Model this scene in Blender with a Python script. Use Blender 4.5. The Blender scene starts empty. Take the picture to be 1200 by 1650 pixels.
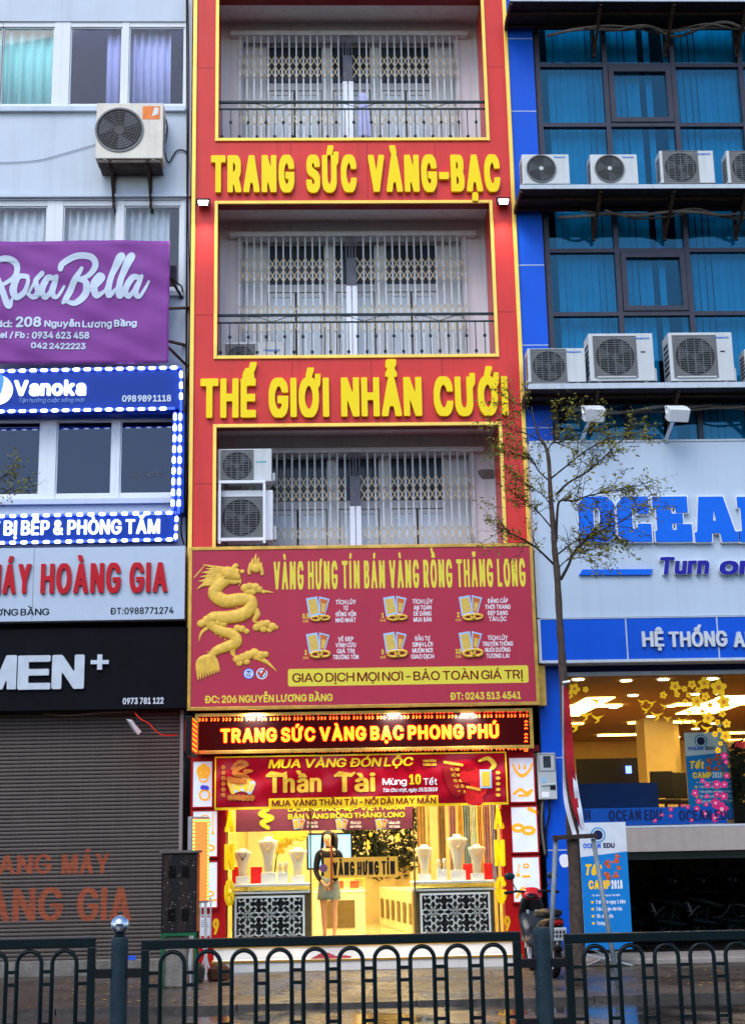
import bpy, bmesh, math, random
import numpy as np
from mathutils import Vector, Matrix
R = math.radians
random.seed(7)
C = bpy.context.scene.collection
S = bpy.context.scene

# ---------------------------------------------------------------- camera, sky, sun, exposure
F_PX, YAW, PITCH, ROLL = 2250.0, 0.03731679, 0.23339302, -0.02031889
CAM = Vector((0.0, -21.0, 1.72))
_cy, _sy, _cp, _sp = math.cos(YAW), math.sin(YAW), math.cos(PITCH), math.sin(PITCH)
FW = Vector((_sy*_cp, _cy*_cp, _sp))
_r = Vector((_cy, -_sy, 0)); _u = _r.cross(FW)
RT = _r*math.cos(ROLL) + _u*math.sin(ROLL)
UP = _u*math.cos(ROLL) - _r*math.sin(ROLL)
cd = bpy.data.cameras.new('camera'); cam = bpy.data.objects.new('camera', cd); C.objects.link(cam)
cd.sensor_fit = 'VERTICAL'; cd.sensor_height = 24.0; cd.lens = 24.0*F_PX/1650.0
cd.clip_start = 0.1; cd.clip_end = 500
cam.matrix_world = Matrix(((RT.x, UP.x, -FW.x, CAM.x), (RT.y, UP.y, -FW.y, CAM.y), (RT.z, UP.z, -FW.z, CAM.z), (0, 0, 0, 1)))
S.camera = cam
w = bpy.data.worlds.new('World'); S.world = w; w.use_nodes = True
nt = w.node_tree; bg = nt.nodes['Background']
sky = nt.nodes.new('ShaderNodeTexSky'); sky.sky_type = 'NISHITA'; sky.sun_disc = False
SUN_EL, SUN_AZ = 48.0, 200.0          # azimuth clockwise from +Y (north)
sky.sun_elevation = R(SUN_EL); sky.sun_rotation = R(SUN_AZ); sky.dust_density = 1.2; sky.ozone_density = 3.0
nt.links.new(sky.outputs[0], bg.inputs[0]); bg.inputs[1].default_value = 0.12
sl = bpy.data.lights.new('sun', 'SUN'); sl.energy = 0.55; sl.angle = R(35); sl.color = (1.0, 0.97, 0.92)
so = bpy.data.objects.new('sun', sl); C.objects.link(so)
_d = Vector((math.sin(R(SUN_AZ))*math.cos(R(SUN_EL)), math.cos(R(SUN_AZ))*math.cos(R(SUN_EL)), math.sin(R(SUN_EL))))
so.rotation_euler = _d.to_track_quat('Z', 'Y').to_euler(); so.location = (0, -30, 40)
S.view_settings.view_transform = 'Standard'; S.view_settings.look = 'None'
S.view_settings.exposure = 1.25; S.view_settings.gamma = 1.0
S.render.engine = 'CYCLES'
S.cycles.use_denoising = True; S.cycles.max_bounces = 7; S.cycles.transparent_max_bounces = 24
S.cycles.diffuse_bounces = 3; S.cycles.glossy_bounces = 3; S.cycles.transmission_bounces = 4
S.cycles.sample_clamp_indirect = 6.0; S.cycles.caustics_reflective = False; S.cycles.caustics_refractive = False

# ---------------------------------------------------------------- pixel -> point on a plane of known depth
def at(px, py, Y=0.0):
    d = RT*(px-600.0) - UP*(py-825.0) + FW*F_PX
    return CAM + d*((Y-CAM.y)/d.y)
def ground(px, py, z=0.0):
    d = RT*(px-600.0) - UP*(py-825.0) + FW*F_PX
    return CAM + d*((z-CAM.z)/d.z)
def rect(px0, py0, px1, py1, Y=0.0):
    mx, my = (px0+px1)/2, (py0+py1)/2
    return at(px0, my, Y).x, at(px1, my, Y).x, at(mx, py1, Y).z, at(mx, py0, Y).z    # x0, x1, z0, z1
def ppm(px, py, Y):
    return (at(px+1, py, Y)-at(px, py, Y)).x     # metres per pixel there

# ---------------------------------------------------------------- materials
def lin(c):
    return tuple((v/255/12.92 if v/255 <= 0.04045 else ((v/255+0.055)/1.055)**2.4) for v in c)
MATS = {}
def mat(name, rgb, rough=0.6, metal=0.0, var=0.08, scale=6.0, bump=0.0, streak=0.0, spec=0.22, emit=0.0, ecol=None, alpha=None, coat=0.0, dirt=None, wet=0.0):
    if name in MATS: return MATS[name]
    m = bpy.data.materials.new(name); m.use_nodes = True; MATS[name] = m
    n, l = m.node_tree.nodes, m.node_tree.links
    b = n['Principled BSDF']; col = lin(rgb)
    b.inputs['Roughness'].default_value = rough; b.inputs['Metallic'].default_value = metal
    b.inputs['Specular IOR Level'].default_value = spec
    if coat: b.inputs['Coat Weight'].default_value = coat; b.inputs['Coat Roughness'].default_value = 0.1
    tc = n.new('ShaderNodeTexCoord')
    nz = n.new('ShaderNodeTexNoise'); nz.inputs['Scale'].default_value = scale; nz.inputs['Detail'].default_value = 6
    l.new(tc.outputs['Object'], nz.inputs['Vector'])
    rp = n.new('ShaderNodeValToRGB'); rp.color_ramp.elements[0].position = 0.3; rp.color_ramp.elements[1].position = 0.7
    rp.color_ramp.elements[0].color = tuple(max(0, v*(1-var)) for v in col)+(1,)
    rp.color_ramp.elements[1].color = tuple(min(1, v*(1+var)) for v in col)+(1,)
    l.new(nz.outputs[0], rp.inputs[0]); out = rp.outputs[0]
    if streak:
        mp = n.new('ShaderNodeMapping'); mp.inputs['Scale'].default_value = (9, 9, 0.5); l.new(tc.outputs['Object'], mp.inputs[0])
        n2 = n.new('ShaderNodeTexNoise'); n2.inputs['Scale'].default_value = 1.0; n2.inputs['Detail'].default_value = 8; l.new(mp.outputs[0], n2.inputs['Vector'])
        r2 = n.new('ShaderNodeValToRGB'); r2.color_ramp.elements[0].position = 0.48; r2.color_ramp.elements[1].position = 0.75
        r2.color_ramp.elements[0].color = (0, 0, 0, 1); r2.color_ramp.elements[1].color = (streak,)*3+(1,)
        l.new(n2.outputs[0], r2.inputs[0])
        mx = n.new('ShaderNodeMix'); mx.data_type = 'RGBA'; l.new(r2.outputs[0], mx.inputs[0]); l.new(out, mx.inputs[6])
        dc = lin(dirt) if dirt else tuple(v*0.35 for v in col)
        mx.inputs[7].default_value = dc+(1,); out = mx.outputs[2]
    l.new(out, b.inputs['Base Color'])
    if bump:
        bp = n.new('ShaderNodeBump'); bp.inputs['Strength'].default_value = bump; bp.inputs['Distance'].default_value = 0.02
        n3 = n.new('ShaderNodeTexNoise'); n3.inputs['Scale'].default_value = scale*5; n3.inputs['Detail'].default_value = 8
        l.new(tc.outputs['Object'], n3.inputs['Vector']); l.new(n3.outputs[0], bp.inputs['Height']); l.new(bp.outputs[0], b.inputs['Normal'])
    if wet:
        n4 = n.new('ShaderNodeTexNoise'); n4.inputs['Scale'].default_value = 0.9; n4.inputs['Detail'].default_value = 4; l.new(tc.outputs['Object'], n4.inputs['Vector'])
        mr = n.new('ShaderNodeMapRange'); mr.inputs[1].default_value = 0.42; mr.inputs[2].default_value = 0.6; mr.inputs[3].default_value = wet; mr.inputs[4].default_value = rough
        l.new(n4.outputs[0], mr.inputs[0]); l.new(mr.outputs[0], b.inputs['Roughness'])
    if emit:
        b.inputs['Emission Color'].default_value = lin(ecol or rgb)+(1,); b.inputs['Emission Strength'].default_value = emit
    if alpha is not None: b.inputs['Alpha'].default_value = alpha
    return m
def glass(name, tint, gloss=0.12, rough=0.02, gcol=(255, 255, 255)):
    if name in MATS: return MATS[name]
    m = bpy.data.materials.new(name); m.use_nodes = True; MATS[name] = m
    n, l = m.node_tree.nodes, m.node_tree.links; n.remove(n['Principled BSDF'])
    t = n.new('ShaderNodeBsdfTransparent'); t.inputs[0].default_value = lin(tint)+(1,)
    g = n.new('ShaderNodeBsdfGlossy'); g.inputs['Color'].default_value = lin(gcol)+(1,); g.inputs['Roughness'].default_value = rough
    f = n.new('ShaderNodeLayerWeight'); f.inputs[0].default_value = 0.5
    p5 = n.new('ShaderNodeMath'); p5.operation = 'POWER'; p5.inputs[1].default_value = 5.0; l.new(f.outputs['Facing'], p5.inputs[0])
    a = n.new('ShaderNodeMath'); a.operation = 'MULTIPLY_ADD'; a.inputs[1].default_value = 0.85; a.inputs[2].default_value = 0.03+gloss; l.new(p5.outputs[0], a.inputs[0])
    x = n.new('ShaderNodeMixShader'); l.new(a.outputs[0], x.inputs[0]); l.new(t.outputs[0], x.inputs[1]); l.new(g.outputs[0], x.inputs[2])
    l.new(x.outputs[0], n['Material Output'].inputs[0]); return m

# ---------------------------------------------------------------- objects
def _props(o, label, cat, group, kind):
    if label: o['label'] = label
    if cat: o['category'] = cat
    if group: o['group'] = group
    if kind: o['kind'] = kind
    return o
def thing(name, label, cat, loc=(0, 0, 0), group=None, rz=0.0):
    o = bpy.data.objects.new(name, None); C.objects.link(o); o.empty_display_size = 0.2
    o.location = loc; o.rotation_euler = (0, 0, rz)
    return _props(o, label, cat, group, None)
def wloc(o):
    v = Vector((0, 0, 0))
    while o is not None: v += o.location; o = o.parent
    return v
def tag(o, label=None, cat=None, group=None, kind=None): return _props(o, label, cat, group, kind)
def copy_tree(o, loc, label=None, group=None, rz=None, parent=None):
    c = o.copy(); C.objects.link(c); c.parent = parent
    if parent is None:
        c.location = loc
        if rz is not None: c.rotation_euler = (0, 0, rz)
        if label: c['label'] = label
        if group: c['group'] = group
    for ch in o.children: copy_tree(ch, None, parent=c)
    return c
class MB:
    """collects faces, then links them as ONE mesh object (world coordinates; local=True: coordinates of the parent)"""
    def __init__(s): s.v = []; s.f = []; s.mi = []; s.cur = 0
    def add(s, vs, fs):
        b = len(s.v); s.v += [tuple(p) for p in vs]
        for f in fs: s.f.append(tuple(i+b for i in f)); s.mi.append(s.cur)
        return s
    def box(s, x0, x1, y0, y1, z0, z1):
        if x0 > x1: x0, x1 = x1, x0
        if y0 > y1: y0, y1 = y1, y0
        if z0 > z1: z0, z1 = z1, z0
        return s.add([(x0,y0,z0),(x1,y0,z0),(x1,y1,z0),(x0,y1,z0),(x0,y0,z1),(x1,y0,z1),(x1,y1,z1),(x0,y1,z1)],
                     [(0,1,5,4),(1,2,6,5),(2,3,7,6),(3,0,4,7),(4,5,6,7),(3,2,1,0)])
    def obox(s, c, ax, ay, az):
        """box of half-axes ax, ay, az about c"""
        c, ax, ay, az = Vector(c), Vector(ax), Vector(ay), Vector(az)
        q = [c+i*ax+j*ay+k*az for k in (-1, 1) for i, j in ((-1,-1),(1,-1),(1,1),(-1,1))]
        return s.add(q, [(0,1,5,4),(1,2,6,5),(2,3,7,6),(3,0,4,7),(4,5,6,7),(3,2,1,0)])
    def bar(s, a, b, wd, dp=None):
        a, b = Vector(a), Vector(b); d = b-a
        if d.length < 1e-6: return s
        dp = dp or wd; t = d.normalized(); up = Vector((0, 1, 0)) if abs(t.y) < 0.9 else Vector((0, 0, 1))
        x = t.cross(up).normalized(); y = x.cross(t)
        return s.obox((a+b)/2, x*wd/2, y*dp/2, d/2)
    def quad(s, *p): return s.add(p, [tuple(range(len(p)))])
    def tube(s, pts, r, n=8, sq=None, cap=True):
        pts = [Vector(p) for p in pts]; rs = r if isinstance(r, (list, tuple)) else [r]*len(pts)
        vs, fs = [], []; pu = None
        for i, p in enumerate(pts):
            t = (pts[min(i+1, len(pts)-1)]-pts[max(i-1, 0)]).normalized()
            u = pu if pu is not None else (Vector((0, 0, 1)) if abs(t.z) < 0.9 else Vector((1, 0, 0)))
            u = (u-t*u.dot(t))
            u = u.normalized() if u.length > 1e-5 else t.orthogonal().normalized()
            v = t.cross(u); pu = u
            for k in range(n):
                a = 2*math.pi*k/n; o = (u*math.cos(a)+v*math.sin(a))*rs[i]
                if sq: o.y *= sq
                vs.append(p+o)
        for i in range(len(pts)-1):
            for k in range(n):
                a, b = i*n+k, i*n+(k+1) % n; fs.append((a, b, b+n, a+n))
        if cap: fs.append(tuple(range(n-1, -1, -1))); fs.append(tuple(range((len(pts)-1)*n, len(pts)*n)))
        return s.add(vs, fs)
    def lathe(s, prof, c=(0, 0, 0), n=20, axis='z', sx=1.0, sy=1.0):
        vs, fs = [], []; c = Vector(c)
        for r, h in prof:
            for k in range(n):
                a = 2*math.pi*k/n; x, y = r*math.cos(a)*sx, r*math.sin(a)*sy
                vs.append(c+(Vector((x, y, h)) if axis == 'z' else Vector((x, -h, y)) if axis == 'y' else Vector((h, x, y))))
        for i in range(len(prof)-1):
            for k in range(n):
                a, b = i*n+k, i*n+(k+1) % n; fs.append((a, b, b+n, a+n))
        fs.append(tuple(range(n-1, -1, -1))); fs.append(tuple(range((len(prof)-1)*n, len(prof)*n)))
        return s.add(vs, fs)
    def ball(s, c, rx, ry=None, rz=None, n=12, m=8):
        ry = rx if ry is None else ry; rz = rx if rz is None else rz
        vs, fs = [], []
        for i in range(1, m):
            t = math.pi*i/m
            for k in range(n):
                a = 2*math.pi*k/n; vs.append((c[0]+rx*math.sin(t)*math.cos(a), c[1]+ry*math.sin(t)*math.sin(a), c[2]-rz*math.cos(t)))
        for i in range(m-2):
            for k in range(n): fs.append((i*n+k, i*n+(k+1) % n, (i+1)*n+(k+1) % n, (i+1)*n+k))
        b = len(vs); vs += [(c[0], c[1], c[2]-rz), (c[0], c[1], c[2]+rz)]
        for k in range(n):
            fs.append((b, (k+1) % n, k)); fs.append((b+1, (m-2)*n+k, (m-2)*n+(k+1) % n))
        return s.add(vs, fs)
    def prism(s, out, y0, y1):
        """outline in x, z (counter-clockwise seen from the street), from y0 (front) to y1"""
        n = len(out); vs = [(x, y0, z) for x, z in out]+[(x, y1, z) for x, z in out]
        fs = [tuple(range(n)), tuple(range(2*n-1, n-1, -1))]
        for i in range(n):
            j = (i+1) % n; fs.append((i, i+n, j+n, j))
        return s.add(vs, fs)
    def disc(s, x, z, r, y0, y1, n=20, rz=None):
        rz = rz or r
        return s.prism([(x+r*math.cos(2*math.pi*k/n), z+rz*math.sin(2*math.pi*k/n)) for k in range(n)], y0, y1)
    def ring(s, x, z, ro, ri, y0, y1, n=28):
        vs, fs = [], []
        for k in range(n):
            a = 2*math.pi*k/n
            for r, y in ((ro, y1), (ro, y0), (ri, y0), (ri, y1)): vs.append((x+r*math.cos(a), y, z+r*math.sin(a)))
        for k in range(n):
            a, b = 4*k, 4*((k+1) % n)
            for q in range(3): fs.append((a+q, b+q, b+q+1, a+q+1))
        return s.add(vs, fs)
    def frame(s, x0, x1, z0, z1, t, y0, y1, tb=None):
        tb = tb or t
        s.box(x0, x0+t, y0, y1, z0, z1); s.box(x1-t, x1, y0, y1, z0, z1)
        s.box(x0+t, x1-t, y0, y1, z0, z0+tb); s.box(x0+t, x1-t, y0, y1, z1-tb, z1); return s
    def build(s, name, m, parent=None, local=False, smooth=False, bevel=0.0, label=None, cat=None, group=None, kind=None):
        me = bpy.data.meshes.new(name); off = Vector((0, 0, 0))
        if parent is not None and not local: off = wloc(parent)
        me.from_pydata([(x-off.x, y-off.y, z-off.z) for x, y, z in s.v], [], s.f)
        for q in (m if isinstance(m, (list, tuple)) else [m]): me.materials.append(q)
        if any(s.mi): me.polygons.foreach_set('material_index', s.mi)
        if smooth: me.polygons.foreach_set('use_smooth', [True]*len(me.polygons))
        me.update()
        o = bpy.data.objects.new(name, me); C.objects.link(o)
        if parent is not None: o.parent = parent
        if bevel:
            b = o.modifiers.new('bevel', 'BEVEL'); b.width = bevel; b.segments = 2; b.limit_method = 'ANGLE'
        return _props(o, label, cat, group, kind)

# ---------------------------------------------------------------- lettering: letter outlines thickened on a distance field
LETTERS = {
    '&': [[39,-1,34,-1,30,0,25,1,22,2,18,4,15,7,13,9,11,12,9,15,8,19,7,22,7,26,7,29,7,32,8,35,9,37,11,40,12,42,14,44,17,46,19,48,22,50,25,53,28,55,42,66,43,67,44,67,45,68,47,69,48,70,48,71,49,72,50,74,51,75,51,76,51,78,51,80,51,82,51,84,50,86,48,87,47,89,44,90,42,90,40,91,38,91,36,90,35,90,33,89,32,88,30,87,29,86,29,85,28,83,27,82,27,80,27,78,27,77,27,75,28,73,29,71,29,70,31,68,32,66,33,64,35,62,36,60,38,58,40,56,86,0,72,0,34,46,31,49,28,52,26,55,24,58,22,60,20,63,18,65,17,68,16,70,15,73,15,75,15,78,15,82,16,85,17,87,18,90,20,92,22,95,24,96,26,98,29,99,32,100,36,101,39,101,43,101,46,100,49,99,52,98,55,96,57,95,59,93,61,90,62,88,63,85,63,82,64,79,64,77,63,75,63,73,62,71,61,69,60,67,59,66,57,64,56,62,54,61,52,59,50,58,30,43,27,41,25,38,23,36,22,34,20,32,20,30,19,28,19,26,19,23,20,21,20,19,21,17,23,15,24,14,26,12,28,11,30,10,33,10,35,9,38,9,41,9,44,10,47,11,49,12,52,13,55,15,57,17,59,19,61,21,63,24,65,27,66,30,67,33,68,37,68,40,69,44,80,44,80,40,80,35,79,32,78,28,77,25,76,23,74,20,73,18,71,16,70,15,69,13,68,12,65,9,63,7,60,5,57,3,53,1,50,0,46,-1,42,-1]],
    ',': [[7,-23,13,14,27,14,17,-23]],
    '-': [[66,48,66,37,22,37,22,48]],
    '.': [[19,-1,17,-1,15,0,14,1,12,2,11,3,10,5,10,6,10,8,10,10,10,12,11,13,12,14,14,16,15,16,17,17,19,17,21,17,22,16,24,16,25,14,26,13,27,12,28,10,28,8,28,6,27,5,26,3,25,2,24,1,22,0,21,-1]],
    '/': [[46,105,14,-15,3,-15,35,105]],
    '0': [[45,-1,39,-1,34,0,30,2,26,5,22,8,19,12,16,17,14,22,12,28,10,35,10,42,9,50,10,58,10,65,12,72,14,78,16,83,19,88,22,92,26,95,30,98,34,100,39,101,45,101,50,101,55,100,59,98,63,95,67,92,70,88,73,83,76,78,77,72,79,65,79,58,80,50,79,42,79,35,77,28,76,22,73,17,70,12,67,8,64,5,59,2,55,0,50,-1],[45,10,48,10,51,11,54,12,57,14,59,17,62,20,63,24,65,28,66,33,67,38,67,44,68,50,67,56,67,62,66,67,65,72,63,76,62,80,59,83,57,86,54,88,51,89,48,90,45,90,41,90,38,89,35,88,32,86,30,83,28,80,26,76,24,72,23,67,22,62,22,56,21,50,22,44,22,38,23,33,24,28,26,24,28,20,30,17,32,14,35,12,38,11,41,10]],
    '1': [[15,0,15,11,77,11,77,0],[54,100,54,0,42,0,42,88,41,88,17,70,17,84,39,100]],
    '2': [[13,0,13,9,46,45,49,48,51,51,53,53,55,56,57,58,59,60,60,62,61,64,62,66,62,68,63,71,63,73,63,76,62,78,62,80,60,82,59,84,58,86,56,87,54,88,51,89,49,90,47,90,44,90,41,90,39,90,36,89,34,88,32,87,30,85,29,83,27,81,26,79,26,77,25,74,25,71,13,71,13,76,14,80,15,83,17,87,19,90,22,93,25,95,28,98,32,99,36,100,40,101,44,101,49,101,53,100,57,99,60,98,63,96,66,93,69,91,71,88,73,84,74,81,75,77,75,73,75,70,74,68,74,65,73,62,72,60,70,57,68,54,66,51,63,47,60,44,57,40,52,35,30,12,30,11,77,11,77,0]],
    '3': [[43,-1,38,-1,34,-1,30,0,26,2,22,4,19,6,16,8,14,11,12,14,10,18,9,22,9,26,21,26,22,23,23,21,24,19,25,17,26,15,28,14,30,13,32,12,35,11,37,10,40,10,43,10,46,10,49,10,52,11,54,12,56,13,58,15,60,16,62,18,63,20,64,23,65,26,65,28,65,31,64,34,63,36,62,39,61,41,59,43,57,44,54,46,51,47,48,48,44,48,40,49,31,49,31,59,57,88,57,89,14,89,14,100,73,100,73,91,42,55,42,57,47,57,52,57,56,56,61,54,64,52,68,50,71,47,73,44,75,40,76,37,77,33,77,28,77,24,76,20,75,16,73,13,70,10,68,7,64,5,61,2,57,1,52,0,48,-1]],
    '4': [[8,21,8,31,49,100,61,100,21,33,21,32,81,32,81,21],[55,0,55,24,55,29,55,62,67,62,67,0]],
    '5': [[43,-1,39,-1,35,0,31,1,28,2,24,4,21,6,19,9,16,12,14,15,13,18,12,22,12,26,24,26,24,23,25,21,26,19,27,17,29,16,30,14,32,13,34,12,36,11,39,10,41,10,43,10,46,10,49,11,52,11,54,13,57,14,59,16,60,18,62,21,63,23,64,26,64,29,64,32,64,35,64,38,63,41,62,43,60,46,58,48,56,50,54,52,51,53,49,54,46,54,43,54,40,54,38,54,35,53,33,53,31,52,29,51,27,50,25,48,13,50,19,100,72,100,72,89,30,89,26,59,27,59,29,61,30,62,33,63,35,64,37,65,40,65,42,65,45,66,48,65,52,65,55,64,58,63,61,62,63,60,66,58,68,56,70,54,72,51,73,48,74,45,76,42,76,39,77,36,77,32,77,27,76,23,74,19,73,15,70,11,67,8,64,5,61,3,57,1,53,0,48,-1]],
    '6': [[44,-1,40,-1,36,0,32,1,28,3,25,5,22,8,19,11,17,15,15,19,14,23,13,27,12,32,13,35,13,39,14,43,16,47,18,51,20,56,23,61,27,67,50,100,63,100,30,51,29,51,29,53,30,54,31,55,32,57,34,58,35,59,37,60,38,60,40,61,42,61,44,62,46,62,51,62,55,61,59,60,62,58,65,56,68,53,71,50,73,47,74,44,75,40,76,35,76,31,76,26,75,22,74,18,72,14,70,11,67,8,64,5,61,3,57,1,53,0,49,-1],[44,10,47,10,50,10,52,11,55,12,57,14,59,16,60,18,62,20,63,22,64,25,64,28,64,31,64,34,64,37,63,39,62,42,60,44,59,46,57,48,55,49,52,51,50,51,47,52,44,52,42,52,39,51,36,51,34,49,32,48,30,46,29,44,27,42,26,40,25,37,25,34,25,31,25,28,25,25,26,22,27,20,29,18,30,16,32,14,34,12,36,11,39,10,42,10]],
    '7': [[19,0,64,88,64,89,12,89,12,100,77,100,77,88,32,0]],
    '8': [[44,-1,40,-1,35,0,31,1,27,2,23,4,20,7,17,9,15,12,13,15,11,19,10,23,10,27,10,30,11,33,12,36,13,38,14,41,16,43,18,45,20,47,22,49,25,50,27,51,30,52,26,54,23,55,21,58,18,61,16,64,15,67,14,71,14,75,14,78,15,82,16,85,18,88,20,91,22,94,25,96,29,98,32,99,36,100,40,101,44,101,49,101,53,100,57,99,60,98,63,96,66,94,69,91,71,88,73,85,74,82,75,78,75,75,75,71,74,67,73,64,71,61,68,58,66,55,62,54,59,52,62,51,64,50,67,49,69,47,71,45,73,43,75,41,76,38,77,36,78,33,79,30,79,27,79,23,78,19,76,15,74,12,72,9,69,7,66,4,62,2,58,1,54,0,49,-1],[44,10,48,10,51,10,53,11,56,12,58,13,60,14,62,16,63,18,65,20,66,22,66,25,66,27,66,30,65,32,65,35,63,37,62,39,60,41,58,42,56,44,53,45,50,46,48,46,44,46,41,46,39,46,36,45,33,44,31,42,29,41,27,39,26,37,24,35,23,32,23,30,23,27,23,25,23,22,24,20,25,18,27,16,29,14,31,13,33,12,35,11,38,10,41,10],[44,57,47,57,49,57,52,58,54,59,56,60,58,62,59,63,60,65,61,67,62,69,63,71,63,74,63,76,62,79,61,81,60,83,59,84,58,86,56,87,54,88,52,89,50,90,47,90,44,90,42,90,39,90,37,89,35,88,33,87,31,86,30,84,28,83,27,81,27,79,26,76,26,74,26,71,27,69,27,67,28,65,30,63,31,62,33,60,35,59,37,58,39,57,42,57]],
    '9': [[44,101,49,101,53,100,57,99,61,97,64,95,67,92,70,89,72,85,74,81,75,77,76,73,76,68,76,65,76,61,75,57,73,53,71,49,69,44,66,39,62,33,39,0,26,0,59,49,60,49,60,47,59,46,58,45,57,43,55,42,54,41,52,40,50,40,49,39,47,39,45,38,43,38,38,38,34,39,30,40,27,42,24,44,21,47,18,50,16,53,15,56,13,60,13,65,12,69,13,74,14,78,15,82,17,86,19,89,22,92,25,95,28,97,32,99,36,100,40,101],[44,90,42,90,39,90,37,89,34,88,32,86,30,84,29,82,27,80,26,78,25,75,25,72,25,69,25,66,25,63,26,61,27,58,29,56,30,54,32,52,34,51,37,49,39,49,42,48,44,48,47,48,50,49,52,49,55,51,57,52,59,54,60,56,62,58,63,60,64,63,64,66,64,69,64,72,64,75,63,78,62,80,60,82,59,84,57,86,55,88,52,89,50,90,47,90]],
    ':': [[19,-1,17,-1,15,0,14,1,12,2,11,3,10,5,10,6,10,8,10,10,10,12,11,13,12,14,14,16,15,16,17,17,19,17,21,17,22,16,24,16,25,14,26,13,27,12,28,10,28,8,28,6,27,5,26,3,25,2,24,1,22,0,21,-1],[19,53,17,53,15,54,14,55,12,56,11,57,10,59,10,60,10,62,10,64,10,66,11,67,12,69,14,70,15,70,17,71,19,71,21,71,22,70,24,70,25,69,26,67,27,66,28,64,28,62,28,60,27,59,26,57,25,56,24,55,22,54,21,53]],
    'A': [[3,0,40,100,54,100,91,0,78,0,56,59,55,62,54,66,53,69,52,73,51,78,49,82,47,88,46,94,48,94,46,88,45,82,43,77,42,73,41,69,39,65,38,62,37,59,17,0],[22,28,22,39,73,39,73,28]],
    'B': [[12,0,12,100,47,100,52,100,57,99,61,98,65,96,68,95,71,92,73,90,75,87,76,84,77,81,78,77,78,73,78,70,78,68,77,65,76,63,75,61,73,59,72,58,70,56,68,55,66,54,64,53,62,52,64,51,67,51,69,50,71,48,74,47,76,45,77,42,79,40,80,37,81,34,82,31,82,27,82,23,81,20,80,16,79,13,77,10,74,8,71,5,68,4,64,2,59,1,54,0,48,0],[24,11,48,11,54,11,58,12,62,14,65,16,67,18,69,21,70,24,70,27,70,29,69,32,68,34,67,36,66,38,64,40,62,41,60,43,58,44,55,45,52,45,49,45,24,45],[24,56,47,56,49,56,52,57,54,57,57,58,59,59,61,61,62,62,64,64,65,66,65,68,66,71,66,73,66,76,65,79,63,82,61,84,59,86,56,88,52,89,47,89,24,89]],
    'C': [[53,-1,46,-1,40,0,35,2,30,5,25,8,21,12,17,17,14,23,11,29,9,35,8,42,8,50,8,58,9,65,11,71,14,77,17,83,21,87,25,92,30,95,35,98,40,100,46,101,53,101,56,101,60,101,63,100,67,99,70,98,73,96,76,95,79,93,82,90,84,88,86,85,88,82,90,79,91,76,92,72,93,68,80,68,80,71,79,73,78,76,77,78,75,79,74,81,72,83,70,84,68,85,66,87,64,87,62,88,60,89,57,89,55,90,53,90,48,89,44,88,40,87,36,85,33,82,30,79,27,76,25,72,23,67,21,62,21,56,20,50,21,44,21,38,23,33,25,28,27,24,30,21,33,18,36,15,40,13,44,12,48,11,53,10,55,10,57,11,60,11,62,12,64,13,66,13,68,15,70,16,72,17,74,19,75,21,77,22,78,25,79,27,80,29,80,32,93,32,92,28,91,24,90,21,88,18,86,15,84,12,82,10,79,7,76,5,73,4,70,2,67,1,64,0,60,-1,56,-1]],
    'D': [[43,0,19,0,19,11,42,11,48,11,53,12,58,14,62,16,66,18,70,22,72,25,74,29,76,34,77,39,78,44,78,50,78,56,77,61,76,66,75,71,72,75,70,79,66,82,63,84,59,86,54,88,49,89,43,89,18,89,18,100,44,100,51,100,58,99,64,97,69,94,74,91,78,87,82,82,85,77,88,71,89,65,90,58,91,50,90,43,89,36,88,29,85,23,82,18,78,13,74,9,69,6,63,3,57,2,50,0],[24,100,24,0,12,0,12,100]],
    'E': [[12,0,12,100,73,100,73,89,24,89,24,56,70,56,70,45,24,45,24,11,74,11,74,0]],
    'F': [[12,0,12,100,73,100,73,89,24,89,24,55,68,55,68,43,24,43,24,0]],
    'G': [[53,-1,46,-1,40,0,35,2,29,5,25,8,20,13,17,17,14,23,11,29,9,35,8,42,8,50,8,58,9,65,11,71,14,77,17,83,20,87,25,92,29,95,34,98,40,100,46,101,52,101,56,101,60,101,63,100,67,99,70,98,73,96,76,94,79,92,82,90,84,87,86,85,88,82,90,79,91,76,92,72,93,69,80,69,79,71,78,73,77,75,76,77,75,79,73,81,72,82,70,84,68,85,66,86,64,87,62,88,60,89,57,89,55,90,52,90,48,89,44,88,40,87,36,85,33,82,30,79,27,76,25,72,23,67,21,62,21,56,20,50,21,44,21,38,23,33,25,28,27,24,30,21,33,18,36,15,40,13,44,12,48,11,53,10,57,11,61,11,64,12,68,14,71,16,74,18,76,21,78,24,79,28,81,31,81,35,82,40,85,39,56,39,56,50,94,50,94,39,94,33,93,28,91,23,89,18,86,14,82,10,78,6,74,4,69,1,64,0,59,-1]],
    'H': [[12,0,12,100,24,100,24,57,77,57,77,100,90,100,90,0,77,0,77,46,24,46,24,0]],
    'I': [[10,0,10,100,23,100,23,0]],
    'K': [[21,29,21,42,22,45,24,47,26,49,27,51,29,53,31,56,33,58,34,60,36,62,38,64,40,66,42,68,71,100,88,100,45,54],[12,0,12,100,24,100,24,66,24,44,24,38,24,0],[73,0,37,51,45,61,88,0]],
    'L': [[12,0,12,100,24,100,24,11,71,11,71,0]],
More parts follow.
